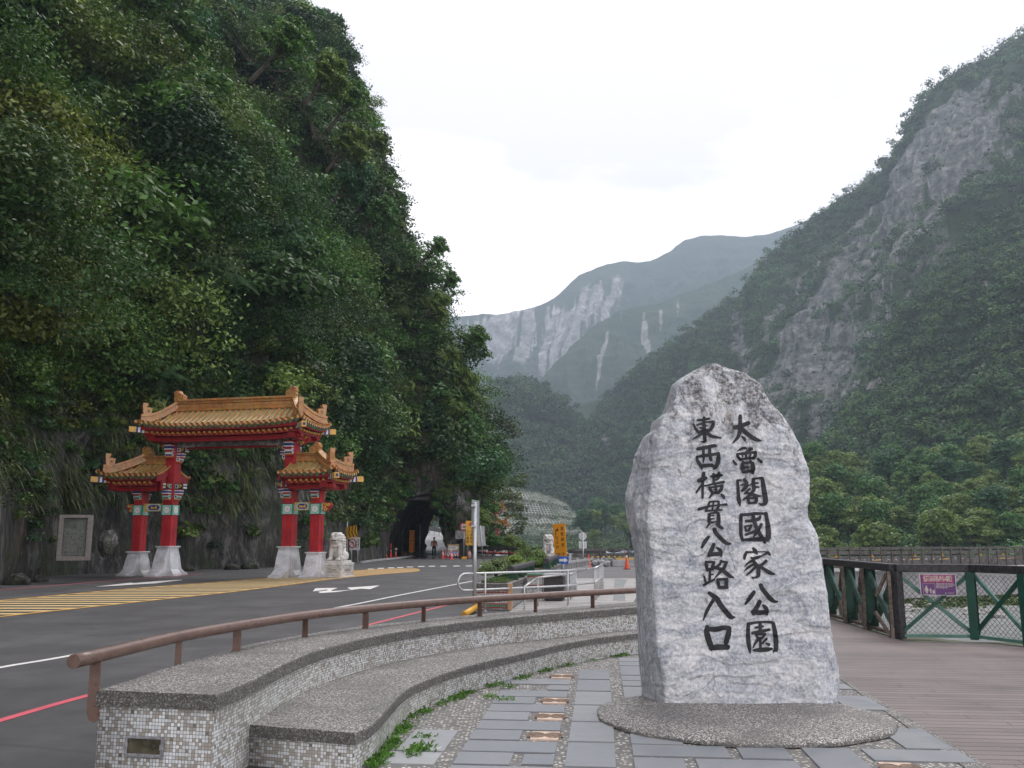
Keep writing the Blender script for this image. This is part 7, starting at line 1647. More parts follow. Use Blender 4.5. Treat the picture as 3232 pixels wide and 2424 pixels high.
# hanging grass-like fringes on the lower wall and round the tunnel
P2_, N2_, Z2_ = bush_pts(3600, 3.2, 15, lambda P, z, si: visible(P, 100) & (rng.random(len(P)) < np.clip(fbm(P, .3, 2, 71) + .45, .1, .9)) & ~inpoly(*proj(P), [(1205, 1800), (1215, 1660), (1255, 1590), (1275, 1480), (1270, 1350), (1330, 1320), (1390, 1400), (1392, 1580), (1450, 1700), (1465, 1800)]))
nb_ = 26; m_ = len(P2_)
dirs = unit(np.c_[N2_ * 1.0, np.full(m_, -.35)][:, None, :] + rng.normal(size=(m_, nb_, 3)) * .42)
L0 = rng.uniform(.35, 1.0, (m_, nb_, 1)); base = P2_[:, None, :] + rng.normal(size=(m_, nb_, 3)) * .28; tipv = base + dirs * L0 * .7; tipv[..., 2] -= L0[..., 0] * .55
sdv = unit(np.cross(dirs, np.array([0, 0, 1.0]) + rng.normal(size=(m_, nb_, 3)) * .2)) * .030 * np.clip(np.linalg.norm(P2_, axis=1)[:, None, None] / 45, .8, 1.8); mid = base * .5 + tipv * .5 + np.array([0, 0, .12]) * L0
GV = np.stack([base - sdv * .4, mid - sdv, tipv, mid + sdv], 2).reshape(-1, 3); gt_ = np.repeat((np.array([(.075, .105, .035)]) * rng.uniform(.5, 1.35, (m_, 1)))[:, None, :] * rng.uniform(.7, 1.3, (m_, nb_, 1)), 4, 1).reshape(-1, 3)
Vs.append(GV); Ts.append(gt_)
ar = np.array([q for q in mo0 if q[2] > 2.4]); ar = ar[rng.integers(0, len(ar), 95)]; apx, apy = proj(ar); ar = ar[(apx < 1285) | (apx > 1378) | (rng.random(95) < .12)]
ar = ar + (ar - ctr) * .10 + rng.normal(size=ar.shape) * np.array([.35, .3, .5]) + np.array([0, -.2, .35]); foliage(ar, rng.uniform(.35, .75, len(ar)), 3, 90, 67, .8, 0)
V = np.concatenate(Vs); T = np.concatenate(Ts); o = np_mesh('cliff_jungle', V, leafF(len(V)), LEAF, tint=np.clip(T, .004, .5)); o['kind'] = 'stuff'
tag(o, 'dense dark green jungle of leafy bushes hanging all over the cliff', 'foliage')
# ================================================================== trees (shared meshes)
BARK = paint('grey_brown_bark', (.045, .040, .033), .9, 0, .3, 6, .3, (.16, .15, .13), .4, .2, 20)
def make_tree(kind, seed):
    r0 = np.random.default_rng(seed); r1 = random.Random(seed)
    cfg = {'broad': (7.0, 3.0, 15, .9, 90, .20, .75), 'round': (8.0, 2.8, 26, 1.2, 100, .24, .8), 'tall': (10, 2.4, 22, 1.15, 90, .22, .9), 'sparse': (7.5, 3.0, 16, .75, 60, .19, .7), 'small': (3.2, 1.4, 10, .62, 80, .12, .8)}[kind]
    H, W, nl, cr, nlv, ls, fl = cfg; tr = MB(); cc = []
    bend = r1.uniform(-.4, .4); pts = [Vector((bend * (t_ ** 2), .1 * math.sin(t_ * 3), H * .62 * t_)) for t_ in np.linspace(0, 1, 7)]
    tr.tube(pts, [.032 * H * (1 - .62 * t_) for t_ in np.linspace(0, 1, 7)], 8)
    for k in range(nl):
        a = 2.4 * k + r1.uniform(-.4, .4); t_ = .42 + .58 * (k / nl); s = pts[min(6, int(t_ * 6))]; ang = r1.uniform(.25, .95) * (1.1 - .55 * k / nl)
        ln = W * r1.uniform(.6, 1.05) * (1 - .3 * k / nl); e = s + Vector((math.cos(a) * ln * math.sin(ang * 1.3), math.sin(a) * ln * math.sin(ang * 1.3), H * .10 + ln * math.cos(ang) * .75))
        m1_ = s.lerp(e, .5) + Vector((0, 0, -.12 * ln)); tr.tube([s, m1_, e], [.010 * H, .007 * H, .003 * H], 5); cc.append(e)
        for q in range(2): cc.append(s.lerp(e, r1.uniform(.55, .9)) + Vector((r1.uniform(-1, 1), r1.uniform(-1, 1), r1.uniform(-.3, .6))) * cr * .8)
    C_ = np.array([tuple(c) for c in cc]); rd = r0.uniform(.7, 1.2, len(C_)) * cr
    global rng; keep = rng; rng = r0
    tb_ = GREENS[seed % len(GREENS)] * 1.0; tint = tb_ * r0.uniform(1.1, 2.1, (len(C_), 1)); v, t2 = clump_leaves(C_, rd, nlv, ls, .6, fl, tint, .3, .15, .52); rng = keep
    return tr, v, t2, H
TREES = {}
def tree_proto(kind, seed, name, label):
    tr, v, t2, H = make_tree(kind, seed); root = empty(name, (0, 0, 0), 0, label, 'tree'); tr.build('trunk', BARK, root, True); np_mesh('crown', v, leafF(len(v)), LEAF, root, tint=np.clip(t2, .004, .5)); return root
protos = [tree_proto('broad', 3, 'broadleaf_tree', ''), tree_proto('round', 7, 'broadleaf_tree', ''), tree_proto('tall', 10, 'broadleaf_tree', ''), tree_proto('sparse', 14, 'slender_tree', ''), tree_proto('round', 21, 'broadleaf_tree', '')]
used = [False] * len(protos)
def put(pi, loc, rz, s, label, group=None, tilt=(0, 0)):
    o = protos[pi] if not used[pi] else copy_tree(protos[pi]); used[pi] = True
    o.location = loc; o.rotation_euler = (tilt[0], tilt[1], rz); o.scale = (s * rr.uniform(.9, 1.1), s * rr.uniform(.9, 1.1), s * rr.uniform(.92, 1.08))
    o['label'] = label; o['category'] = 'tree' if pi != 5 else 'shrub'
    if group: o['group'] = group
    elif 'group' in o: del o['group']
    return o
# silhouette trees on the cliff edge (photo places -> points on the cliff)
EDGE_T = [(945, 75, 58, .95, 3, 'large leafy tree leaning out at the very top of the cliff edge'), (1060, 200, 66, .8, 0, 'dark tree on the cliff skyline just below the topmost one'), (1128, 285, 70, .75, 3, 'sparse tree with drooping branch ends on the upper cliff skyline'), (1130, 420, 72, .8, 0, 'bushy tree on the cliff skyline below the drooping branch'), (1165, 520, 74, .7, 2, 'rounded tree on the cliff skyline at mid height'), (1235, 640, 78, .62, 1, 'dark tree at the step in the cliff skyline'), (1402, 770, 83, .62, 3, 'thin airy tree standing out against the bright sky'), (1440, 865, 85, .6, 3, 'wispy tree with drooping twigs at the right edge of the upper cliff'), (1400, 950, 84, .6, 0, 'leafy tree inside the right edge of the upper cliff'),
          (1530, 1040, 87, .78, 3, 'layered tree standing out in front of the far grey mountain'), (1500, 1190, 87, .7, 0, 'dark bushy tree on the right bulge of the cliff'), (1490, 1330, 86, .75, 1, 'full green tree on the cliff bulge above the tunnel road'), (1572, 1415, 86, .62, 3, 'tree with branches reaching right over the terraced slope'), (1535, 1500, 85, .5, 0, 'low drooping tree at the right foot of the cliff bulge'), (1440, 1130, 86, .7, 4, 'tree crown below the airy skyline tree on the cliff'),
          (1410, 1250, 84, .6, 2, 'tree above the bare brown rock over the tunnel'), (1470, 1590, 83, .42, 1, 'green bush tree right of the tunnel mouth'), (1520, 1610, 80.5, .36, 4, 'leafy tree behind the yellow works sign'), (1565, 1690, 80, .36, 1, 'round bush tree below the orange roof corner'), (1615, 1700, 79, .34, 4, 'bushy tree right of the leaning sign back'), (1650, 1712, 77, .30, 0, 'low tree at the right end of the dark railing')]
for x, y, Y, s, pi, lb_ in EDGE_T:
    p = at(x, y, Y); H = {0: 7, 1: 8, 2: 10, 3: 7.5, 4: 8}[pi] * s; tl = rr.uniform(.55, .9) if y < 1450 else .15
    put(pi, (p.x - H * .80 * math.sin(tl), Y, p.z - H * .80 * math.cos(tl)), 0, s, lb_, None, (rr.uniform(-.1, .1), tl))
# feather palms
PALM = np.array([.045, .095, .038])
def make_palm(name, loc, s, rz, label):
    root = empty(name, loc, rz, label, 'palm'); root.scale = (s,) * 3; root.rotation_euler = (R(38), R(14), 0); t = MB(); t.tube([(0, 0, .2), (.05, 0, .8), (.15, 0, 1.4)], [.13, .12, .10], 8); t.build('trunk', BARK, root, True)
    for k in range(13):
        a = k * 2.4; elv = rr.uniform(.35, 1.35); L2 = rr.uniform(2.4, 3.4); V = []; tt = []
        for sgn in (-1, 1):
            for i in range(22):
                u = .12 + .88 * i / 22; rad_ = L2 * u; x = math.cos(elv) * rad_; z = math.sin(elv) * rad_ - u * u * L2 * .75
                w_ = (.55 * math.sin(math.pi * min(1, u * .95 + .06)) + .08); d0 = np.array([x, 0, z]); d1 = d0 + np.array([.22 * w_ + .1, sgn * w_, -.22 * w_]); b_ = np.array([.06, 0, 0])
                V += [d0 - b_, d0 + b_, d1 * .5 + d0 * .5 + b_ + np.array([0, 0, .03]), d1]
                tt += [PALM * rr.uniform(.7, 1.5)] * 4
        V = np.array(V); c_, s_ = math.cos(a), math.sin(a); V = V @ np.array([[c_, s_, 0], [-s_, c_, 0], [0, 0, 1]]) + np.array([.15, 0, 1.4])
        np_mesh('frond', V, leafF(len(V)), LEAF, root, tint=np.array(tt))
    return root
for x, y, s, lb_ in ((510, 700, 1.0, 'feather palm with upright fronds high on the cliff'), (600, 880, 1.25, 'large feather palm with drooping grey-green fronds in the middle of the cliff'), (480, 930, 1.05, 'feather palm with hanging fronds left of the largest palm'), (430, 1160, .8, 'small feather palm just above the gate roof')):
    best = np.hypot(*(np.stack(proj(cp)) - np.array([x, y])[:, None])).argmin(); q = cp[best] + np.array([cn[best][0], cn[best][1], 0]) * 2.2 + np.array([0, 0, -1.6])
    make_palm('feather_palm', tuple(q), s * .8, rr.uniform(0, 6), lb_)
# ================================================================== mountains
def m_mount(name, g0, g1, r0, r1, sc):
    m, nt, bs = newmat(name); t = N(nt, 'TexCoord').outputs['Object']; at_ = N(nt, 'Attribute', attribute_name='rock').outputs['Fac']
    n1 = noise(nt, t, sc, 9, .66); n2 = noise(nt, t, sc * 5, 9, .74); st = N(nt, 'Mapping', {0: t}); st.inputs['Scale'].default_value = (1, 1, .18); n3 = noise(nt, st.outputs[0], sc * 4, 10, .76, .6)
    g_ = mixc(nt, n2, g0, g1); rk = ramp(nt, mixc(nt, .55, n3, n2), [(.40, [k * .35 for k in r0]), (.5, r0), (.62, r1)])
    f = math_(nt, 'ADD', at_, math_(nt, 'MULTIPLY', math_(nt, 'SUBTRACT', mixc(nt, .6, n1, n3), .5), 1.15)); c = mixc(nt, ramp(nt, f, [(.42, 0.0), (.58, 1.0)]), g_, rk)
    nt.links.new(c, bs.inputs['Base Color']); bs.inputs['Roughness'].default_value = .9; bs.inputs['Specular IOR Level'].default_value = .15
    bump(nt, bs, math_(nt, 'ADD', n1, math_(nt, 'MULTIPLY', n2, .5)), .7, 1.2 / sc * .12); return m
def mountain(name, ridge, base, nu, nv, mat, amp, sc, seed, label, rockf=None, prof=1.0, back=60, crowns=None, gully=0.0):
    """ridge: (px, py, Y) list; base: (px, Y, z) list with the same count"""
    rg = np.array([tuple(DY(x, y, Y)) for x, y, Y in ridge]); bs_ = []
    for x, Y, z in base: d = ray(x, 1700); bs_.append((d.x / d.y * Y, Y, z))
    rg, bs_ = catmull(rg, nu), catmull(bs_, nu); v = np.linspace(0, 1, nv)
    v2 = v ** prof
    P = bs_[:, None, :] * (1 - v[None, :, None]) + rg[:, None, :] * v[None, :, None]; P[..., 2] = bs_[:, None, 2] * (1 - v2) + rg[:, None, 2] * v2
    S = P.reshape(-1, 3); Tu = np.gradient(P, axis=0); Tv = np.gradient(P, axis=1); Nn = unit(np.cross(Tu, Tv)).reshape(-1, 3); Nn *= np.sign(-(Nn @ np.array([0, 1, -.3])))[:, None] if True else 1
    V_i = np.tile(v, nu); U_i = np.repeat(np.linspace(0, 1, nu), nv); fade = np.clip((1 - V_i) * 7, .2, 1) * np.clip(V_i * 10, .3, 1)
    dsp = fbm(S, sc, 5, seed) * amp + fbm(S, sc * 4, 3, seed + 9, ridged=True) * amp * .30
    if gully: dsp = dsp - gully * amp * np.abs(fbm(np.c_[U_i * 40, V_i * 3, S[:, 2] * 0], .35, 3, seed + 4)) ** .7
    Q = S + Nn * (dsp * fade)[:, None]
    qx, qy = proj(S); rock = rockf(qx, qy, V_i, S) if rockf else np.zeros(len(S))
    G2 = Q.reshape(nu, nv, 3); bk = [G2]; last = G2[:, -1]
    for k in (1, 2, 3): q = last + np.array([0, back * k, -back * .35 * k * k]); bk.append(q[:, None, :])
    A = np.concatenate(bk, 1); rk = np.concatenate([rock.reshape(nu, nv), np.zeros((nu, 3))], 1)
    o = np_mesh(name, A.reshape(-1, 3), gridfaces(nu, nv + 3), mat, smooth=True, attrs={'rock': rk.ravel()}); o['kind'] = 'structure'; o['label'] = label
    return Q, Nn, rock, qx, qy, V_i
def crowns(name, Q, rock, n, rad, leaf, nl, tints, label, seed, thr=.45, front=None, sq=.75):
    """canopy of tree crowns scattered over a slope: one uncountable mass"""
    nu_nv = len(Q); idx = rng.integers(0, nu_nv, n); jit = rng.normal(size=(n, 3)) * rad * .8; C = Q[idx] + jit * np.array([1, 1, .2]); rk = rock[idx] + rng.normal(size=n) * .12; k = (rk < thr)
    x, y = proj(C); k &= (x > -150) & (x < 3380) & (y > -150) & (y < 1900)
    if front is not None: k &= front(x, y)
    C = C[k]; m = len(C); rd = rng.uniform(.6, 1.25, m) * rad; C = C + np.c_[np.zeros((m, 2)), rd * .35]
    tn = tints[rng.integers(0, len(tints), m)] * rng.uniform(.5, 1.65, (m, 1)) * (1 + .5 * fbm(C, .02, 2, seed))[:, None]
    v, t2 = clump_leaves(C, rd, nl, leaf, .45, sq, tn, .22, .3, .6, 1.5); o = np_mesh(name, v, leafF(len(v)), LEAF_FAR, tint=np.clip(t2, .004, .4)); o['kind'] = 'stuff'; tag(o, label, 'forest')
FT = np.array([(.028, .070, .024), (.038, .086, .026), (.022, .058, .022), (.050, .092, .028)])
bump_ = lambda x, y, cx, cy, sx, sy: np.exp(-((x - cx) / sx) ** 2 - ((y - cy) / sy) ** 2)
# --- far hazy massif with the pale scar
def rk_far(x, y, v, S):
    f = .80 * bump_(x, y, 1620, 1050, 190, 95) + .5 * bump_(x, y, 1800, 1090, 130, 150) + .5 * bump_(x, y, 1952 - (y - 880) * .1, 920, 26, 110) + .45 * bump_(x, y, 1995, 900, 14, 80) + .4 * bump_(x, y, 1880, 960, 40, 90) + .35 * bump_(x, y, 2170 - (y - 800) * .2, 850, 10, 70) + .30 * bump_(x, y, 2380, 780, 40, 50) + .22 * bump_(x, y, 2160, 820, 30, 60)
    return f * np.clip(1.0 + 1.25 * fbm(np.c_[x / 11 + y / 60, (y - x * .1) / 150, x * 0], 1.0, 4, 77), 0, 1.8)
MF = m_mount('far_mountain', (.018, .034, .022), (.035, .055, .030), (.26, .255, .25), (.62, .60, .58), .008)
FR = [(1100, 1030, 2250), (1350, 1000, 2250), (1520, 992, 2250), (1600, 988, 2250), (1690, 962, 2250), (1740, 940, 2250), (1800, 890, 2280), (1860, 855, 2300), (1925, 832, 2300), (1965, 822, 2300), (2030, 822, 2320), (2100, 795, 2350), (2140, 770, 2350), (2200, 746, 2380), (2310, 745, 2400), (2400, 742, 2400), (2520, 700, 2420), (2700, 640, 2420), (3000, 560, 2420)]
mountain('far_mountain', FR, [(x, 1500, -5) for x, y, Y in FR], 420, 240, MF, 62, .0045, 81, 'far hazy mountain with a pale landslide scar', rk_far, 1.15, 200, gully=.9)
def rk_spur(x, y, v, S): return (.6 * bump_(x, y, 1915 - (y - 1060) * .25, 1120, 11, 110) + .6 * bump_(x, y, 2035 + (y - 1040) * .10, 1070, 12, 110) + .5 * bump_(x, y, 2085, 1010, 12, 60) + .5 * bump_(x, y, 2140, 980, 9, 50) + .4 * bump_(x, y, 1960, 1000, 12, 40)) * 1.3
MS = m_mount('far_spur', (.018, .038, .020), (.038, .066, .028), (.28, .27, .25), (.50, .48, .45), .01)
SR = [(1540, 1330, 1500), (1620, 1270, 1500), (1690, 1205, 1520), (1760, 1140, 1560), (1840, 1062, 1600), (1905, 1010, 1620), (1985, 975, 1650), (2075, 960, 1680), (2160, 925, 1700), (2260, 890, 1720), (2450, 800, 1750), (2700, 700, 1750)]
mountain('far_spur', SR, [(x, 1150, -5) for x, y, Y in SR], 300, 160, MS, 38, .006, 91, 'hazy green spur in front of the far mountain', rk_spur, 1.1, 120, gully=.8)
HR = [(1760, 1330, 1000), (1820, 1285, 1000), (1880, 1262, 1010), (1960, 1240, 1020), (2050, 1230, 1020), (2200, 1150, 1020)]
mountain('small_middle_hill', HR, [(x, 820, -5) for x, y, Y in HR], 60, 40, MS, 14, .012, 95, 'small green hill between the round hill and the right-hand mountain')
# --- round wooded hill in the middle
MM = m_mount('wooded_hill', (.013, .032, .012), (.030, .058, .020), (.26, .25, .23), (.45, .43, .40), .03)
MR = [(1250, 1420, 800), (1400, 1330, 800), (1480, 1262, 800), (1550, 1222, 800), (1610, 1206, 800), (1660, 1208, 800), (1710, 1232, 800), (1760, 1272, 790), (1810, 1320, 780), (1860, 1362, 760), (1910, 1440, 740), (1960, 1560, 720)]
Q, Nn, rk, x_, y_, v_ = mountain('wooded_hill', MR, [(x, 590, -6) for x, y, Y in MR], 150, 70, MM, 13, .02, 101, 'round wooded hill in the middle of the valley', lambda x, y, v, S: .6 * bump_(x, y, 1765, 1345, 12, 9) + .4 * bump_(x, y, 1800, 1352, 14, 8), .8)
crowns('wooded_hill_forest', Q, rk, 4400, 6.0, 1.15, 56, FT, 'dense forest canopy covering the round middle hill', 7)
# --- terraced slope held by a white concrete lattice
def m_lattice():
    m, nt, bs = newmat('concrete_lattice_slope'); uv = N(nt, 'UVMap').outputs[0]; t = N(nt, 'TexCoord').outputs['Object']; s = N(nt, 'SeparateXYZ', {0: uv}); e = []
    for k in (0, 1): f = math_(nt, 'FRACT', math_(nt, 'MULTIPLY', s.outputs[k], 1 / 2.0)); e.append(math_(nt, 'MINIMUM', f, math_(nt, 'SUBTRACT', 1.0, f)))
    d = math_(nt, 'MINIMUM', e[0], e[1]); cover = noise(nt, t, .085, 6, .7); hole = noise(nt, t, .9, 4, .7)
    lt = math_(nt, 'MULTIPLY', ramp(nt, d, [(.11, 1.0), (.17, 0.0)]), ramp(nt, cover, [(.44, 1.0), (.60, .08)]))
    g_ = mixc(nt, hole, (.022, .042, .014), (.06, .085, .032)); c = mixc(nt, lt, g_, (.36, .355, .34)); c = mixc(nt, math_(nt, 'MULTIPLY', ramp(nt, noise(nt, t, .05, 4), [(.5, 0.0), (.7, .5)]), 1.0), c, (.20, .16, .12)) if False else c
    nt.links.new(c, bs.inputs['Base Color']); bs.inputs['Roughness'].default_value = .9; bump(nt, bs, lt, .8, .3); return m
LAT = m_lattice(); tw = empty('terraced_retaining_slope', (0, 0, 0), 0, 'terraced slope held by a white concrete lattice with grassy berms above the valley road', 'retaining wall')
BERM = [[(1440, 1500), (1530, 1520), (1620, 1540), (1690, 1552), (1740, 1566), (1790, 1590)], [(1440, 1562), (1530, 1568), (1640, 1576), (1720, 1586), (1790, 1600), (1815, 1612)], [(1440, 1604), (1540, 1610), (1640, 1622), (1740, 1628), (1800, 1634), (1838, 1645)], [(1440, 1640), (1560, 1650), (1650, 1655), (1740, 1654), (1810, 1660), (1852, 1672)], [(1440, 1688), (1560, 1689), (1660, 1690), (1750, 1689), (1830, 1688), (1880, 1685)]]
Yt = [585, 572, 560, 548, 536]
gv, gtint = [], []
for k in range(4):
    top = catmull([tuple(DY(x, y + (9 if k else 3), Yt[k] - (5 if k else 0))) for x, y in BERM[k]], 60); bot = catmull([tuple(DY(x, y, Yt[k + 1])) for x, y in BERM[k + 1]], 60); nv2 = 10; P = np.stack([bot * (1 - u) + top * u for u in np.linspace(0, 1, nv2)], 1)
    l = np.r_[0, np.cumsum(np.linalg.norm(np.diff(bot, axis=0), axis=1))]; hgt = np.linalg.norm(top - bot, axis=1); UV = np.stack([np.repeat(l[:, None], nv2, 1), hgt[:, None] * np.linspace(0, 1, nv2)[None]], -1).reshape(-1, 2)
    V = P.reshape(-1, 3) + np.c_[np.zeros(600), fbm(P.reshape(-1, 3), .12, 3, 5) * .6, np.zeros(600)]; np_mesh('lattice_tier', V, gridfaces(60, nv2), LAT, tw, uv=UV)
    up_ = catmull([tuple(DY(x, y, Yt[k])) for x, y in BERM[k]], 60); B_ = np.stack([top, up_ + np.array([0, 2, .3])], 1).reshape(-1, 3); np_mesh('berm', B_, gridfaces(60, 2), EARTH, tw)
    c_ = np.concatenate([top + (up_ - top) * u for u in (0, .4, .8)] + [P[rng.integers(0, 60, 150), rng.integers(0, nv2, 150)][fbm(P[rng.integers(0, 60, 150), rng.integers(0, nv2, 150)], .085, 2, 3) > .1]]); c_ = c_ + rng.normal(size=c_.shape) * np.array([1.2, .3, .4]); v, t2 = clump_leaves(c_, rng.uniform(.5, 1.1, len(c_)), 26, .30, .7, .7, np.array([(.07, .115, .03)]) * rng.uniform(.6, 1.3, (len(c_), 1)), .3); gv.append(v); gtint.append(t2)
v = np.concatenate(gv); o = np_mesh('berm_vegetation', v, leafF(len(v)), LEAF_FAR, tw, tint=np.concatenate(gtint)); o['kind'] = 'stuff'
t = MB(); q0, q1 = at(1440, 1692, 534), at(1888, 1687, 534); t.beam(q0, q1, .4, .7); ro = t.build('valley_guard_rail', paint('pale_guardrail', (.33, .34, .34), .6)); tag(ro, 'thin pale guard rail along the valley road below the lattice slope', 'guard rail')
# slope beneath the valley road, down to the river
BK = [(1380, 1694, 530), (1560, 1694, 530), (1700, 1695, 530), (1880, 1690, 530), (1960, 1700, 520), (2050, 1702, 500)]
Q, Nn, rk, x_, y_, v_ = mountain('valley_road_bank', BK, [(x, 330, -6) for x, y, Y in BK], 70, 30, MM, 1.5, .06, 121, 'green bank falling from the valley road to the river', None, 1.0, 6)
crowns('valley_bank_scrub', Q, rk, 900, 2.6, .55, 42, np.array([(.06, .10, .03), (.05, .09, .03)]), 'scrub covering the bank below the valley road', 9, .9)
# --- right-hand mountain, rock face and ridges
def rk_right(x, y, v, S):
    tt = np.clip(((x - 3080) * -580 + (y - 330) * 920) / (580 ** 2 + 920 ** 2), 0, 1); dl_ = np.hypot(x - (3080 - 580 * tt), y - (330 + 920 * tt))
    f = .47 * np.exp(-(dl_ / 265) ** 4) + .22 * bump_(x, y, 2560, 1120, 120, 200) + .18 * bump_(x, y, 2960, 520, 120, 130) + .75 * bump_(x, y, 2330, 1050, 16, 90) + .85 * bump_(x, y, 1910, 1430, 55, 60) + .4 * bump_(x, y, 1990, 1400, 30, 60) + .5 * bump_(x, y, 3060, 420, 60, 100) + .4 * bump_(x, y, 2820, 640, 60, 70)
    rdg = np.interp(x, [1830, 1950, 2200, 2560, 2780, 2960, 3232], [1400, 1200, 1000, 670, 520, 250, 120]); f = f * np.clip((y - rdg - 55) / 60, .0, 1)
    return f * np.clip(1 + .75 * fbm(np.c_[(x + y * .55) / 26, (y - x * .4) / 130, x * 0], 1.0, 4, 79), .25, 1.75)
MRT = m_mount('right_mountain', (.012, .028, .012), (.030, .054, .020), (.115, .122, .118), (.31, .308, .30), .035)
RR2 = [(3800, -120, 620), (3480, 10, 620), (3232, 112, 630), (3120, 178, 640), (2965, 262, 660), (2875, 395, 680), (2780, 530, 700), (2660, 620, 720), (2565, 702, 740), (2490, 765, 760), (2350, 920, 800), (2200, 1028, 830), (2060, 1128, 850), (1955, 1225, 860), (1885, 1315, 860), (1845, 1400, 850), (1812, 1500, 830), (1780, 1600, 800)]
RB2 = [(3800, 300, -6), (3480, 310, -6), (3232, 330, -6), (3120, 340, -6), (2965, 350, -6), (2875, 360, -6), (2780, 380, -6), (2660, 400, -6), (2565, 430, -6), (2490, 450, -6), (2350, 480, -6), (2200, 520, -6), (2060, 560, -6), (1955, 590, -6), (1885, 610, -6), (1845, 630, -6), (1812, 650, -6), (1780, 660, -6)]
Q, Nn, rk, x_, y_, v_ = mountain('right_mountain', RR2, RB2, 330, 220, MRT, 22, .012, 111, 'steep right-hand mountain with grey rock faces', rk_right, .92, 60, gully=.5)
crowns('right_mountain_forest', Q, rk, 12500, 5.2, 1.0, 54, FT, 'dense dark forest covering the right-hand mountain around its rock faces', 8, .36)
crowns('rock_face_scrub', Q, 1 - rk, 5200, 1.9, .5, 24, FT * 1.1, 'scattered scrub clinging to the grey rock faces of the right-hand mountain', 12, .62)
MR2 = m_mount('near_spur', (.012, .028, .010), (.030, .054, .018), (.17, .165, .155), (.36, .33, .30), .05)
NR = [(3900, 250, 430), (3500, 430, 430), (3232, 640, 430), (3080, 760, 435), (2960, 880, 440), (2860, 1000, 440), (2790, 1130, 430), (2720, 1260, 420), (2650, 1370, 400), (2590, 1480, 380), (2520, 1590, 350), (2450, 1680, 330)]
NB2 = [(3900, 215, -5), (3500, 220, -5), (3232, 225, -5), (3080, 230, -5), (2960, 235, -5), (2860, 240, -5), (2790, 245, -5), (2720, 250, -5), (2650, 255, -5), (2590, 260, -5), (2520, 265, -5), (2450, 270, -5)]
def rk_near(x, y, v, S): return .75 * bump_(x, y, 2690, 1540, 55, 38) + .75 * bump_(x, y, 2750, 1505, 35, 30) + .7 * bump_(x, y, 2775, 1230, 60, 40) + .55 * bump_(x, y, 3030, 1270, 30, 22) + .7 * bump_(x, y, 3137, 935, 16, 11) + .45 * bump_(x, y, 2870, 1330, 25, 30) + .5 * bump_(x, y, 3130, 1210, 30, 22) + .35 * bump_(x, y, 2900, 1180, 200, 130)
Q, Nn, rk, x_, y_, v_ = mountain('near_spur', NR, NB2, 230, 170, MR2, 13, .02, 131, 'nearer dark wooded spur of the right-hand mountain', rk_near, 1.0, 40)
crowns('near_spur_forest', Q, rk, 8600, 3.9, .72, 60, FT * np.array([1.0, 1.05, .8]), 'dense forest of small trees covering the nearer right-hand spur', 8, .50)
es = at(3137, 935, 400); ob = MB()
# --- forest on the valley floor beyond the bridge: trees one by one
cnt = 0; KINDS = ['wide layered green tree in the forest beyond the bridge', 'rounded bright green tree in the forest beyond the bridge', 'tall mid green tree in the forest beyond the bridge', 'loose pale-twigged tree in the forest beyond the bridge', 'rounded dark green tree in the forest beyond the bridge']
rows = []
for Y in np.arange(150, 236, 8.5):
    for X in np.arange(24, 175, 6.6):
        x = X + rr.uniform(-2.6, 2.6); y = Y + rr.uniform(-3.4, 3.4); c = 1616 + FPX * x / y * 1.0
        if 2380 < c < 3330: rows.append((x, y))
rows.sort(key=lambda q: q[1])
for x, y in rows[:230]:
    z = float(terrain_z(np.array([x]), np.array([y]))[0]) + max(0, (y - 150)) * .24 + max(0, (x / y - .42)) * 26
    pi = rr.choice([0, 1, 1, 2, 4, 4, 0, 3]); put(pi, (x, y, z - .6), rr.uniform(0, 6.28), rr.uniform(.85, 1.45), KINDS[pi], 'forest trees beyond the bridge')
tv = []
gx, gy = np.meshgrid(np.linspace(.27, .80, 90), np.linspace(140, 245, 60), indexing='ij'); gx = gx * gy; gz = terrain_z(gx, gy) + np.maximum(0, gy - 150) * .24 + np.maximum(0, gx / gy - .42) * 26 - .8
o = np_mesh('forest_floor', np.c_[gx.ravel(), gy.ravel(), gz.ravel()], gridfaces(90, 60), EARTH, smooth=True); o['kind'] = 'structure'
C = np.stack([gx.ravel(), gy.ravel(), gz.ravel()], 1); C = C[rng.integers(0, len(C), 2600)] + rng.normal(size=(2600, 3)) * np.array([1.2, 1.2, .3]); rd = rng.uniform(1.2, 2.8, 2600); C[:, 2] += rd * .6
v, t2 = clump_leaves(C, rd, 46, .42, .5, .9, FT[rng.integers(0, 4, 2600)] * rng.uniform(1.1, 2.6, (2600, 1)), .3, .1, .6); o = np_mesh('forest_understorey', v, leafF(len(v)), LEAF_FAR, tint=t2); o['kind'] = 'stuff'; tag(o, 'dense undergrowth between the forest trees beyond the bridge', 'undergrowth')
# left of the boulder: trees in the valley mouth
for k in range(26):
    c = rr.uniform(1835, 2080); Y = rr.uniform(300, 420); x = (c - 1616) / FPX * Y; z = -5 + (Y - 300) * .10
    pi = rr.choice([1, 0, 4, 2]); put(pi, (x, Y, z), rr.uniform(0, 6.28), rr.uniform(1.1, 1.9), 'tree in the valley mouth between the lattice slope and the boulder', 'trees in the valley mouth')
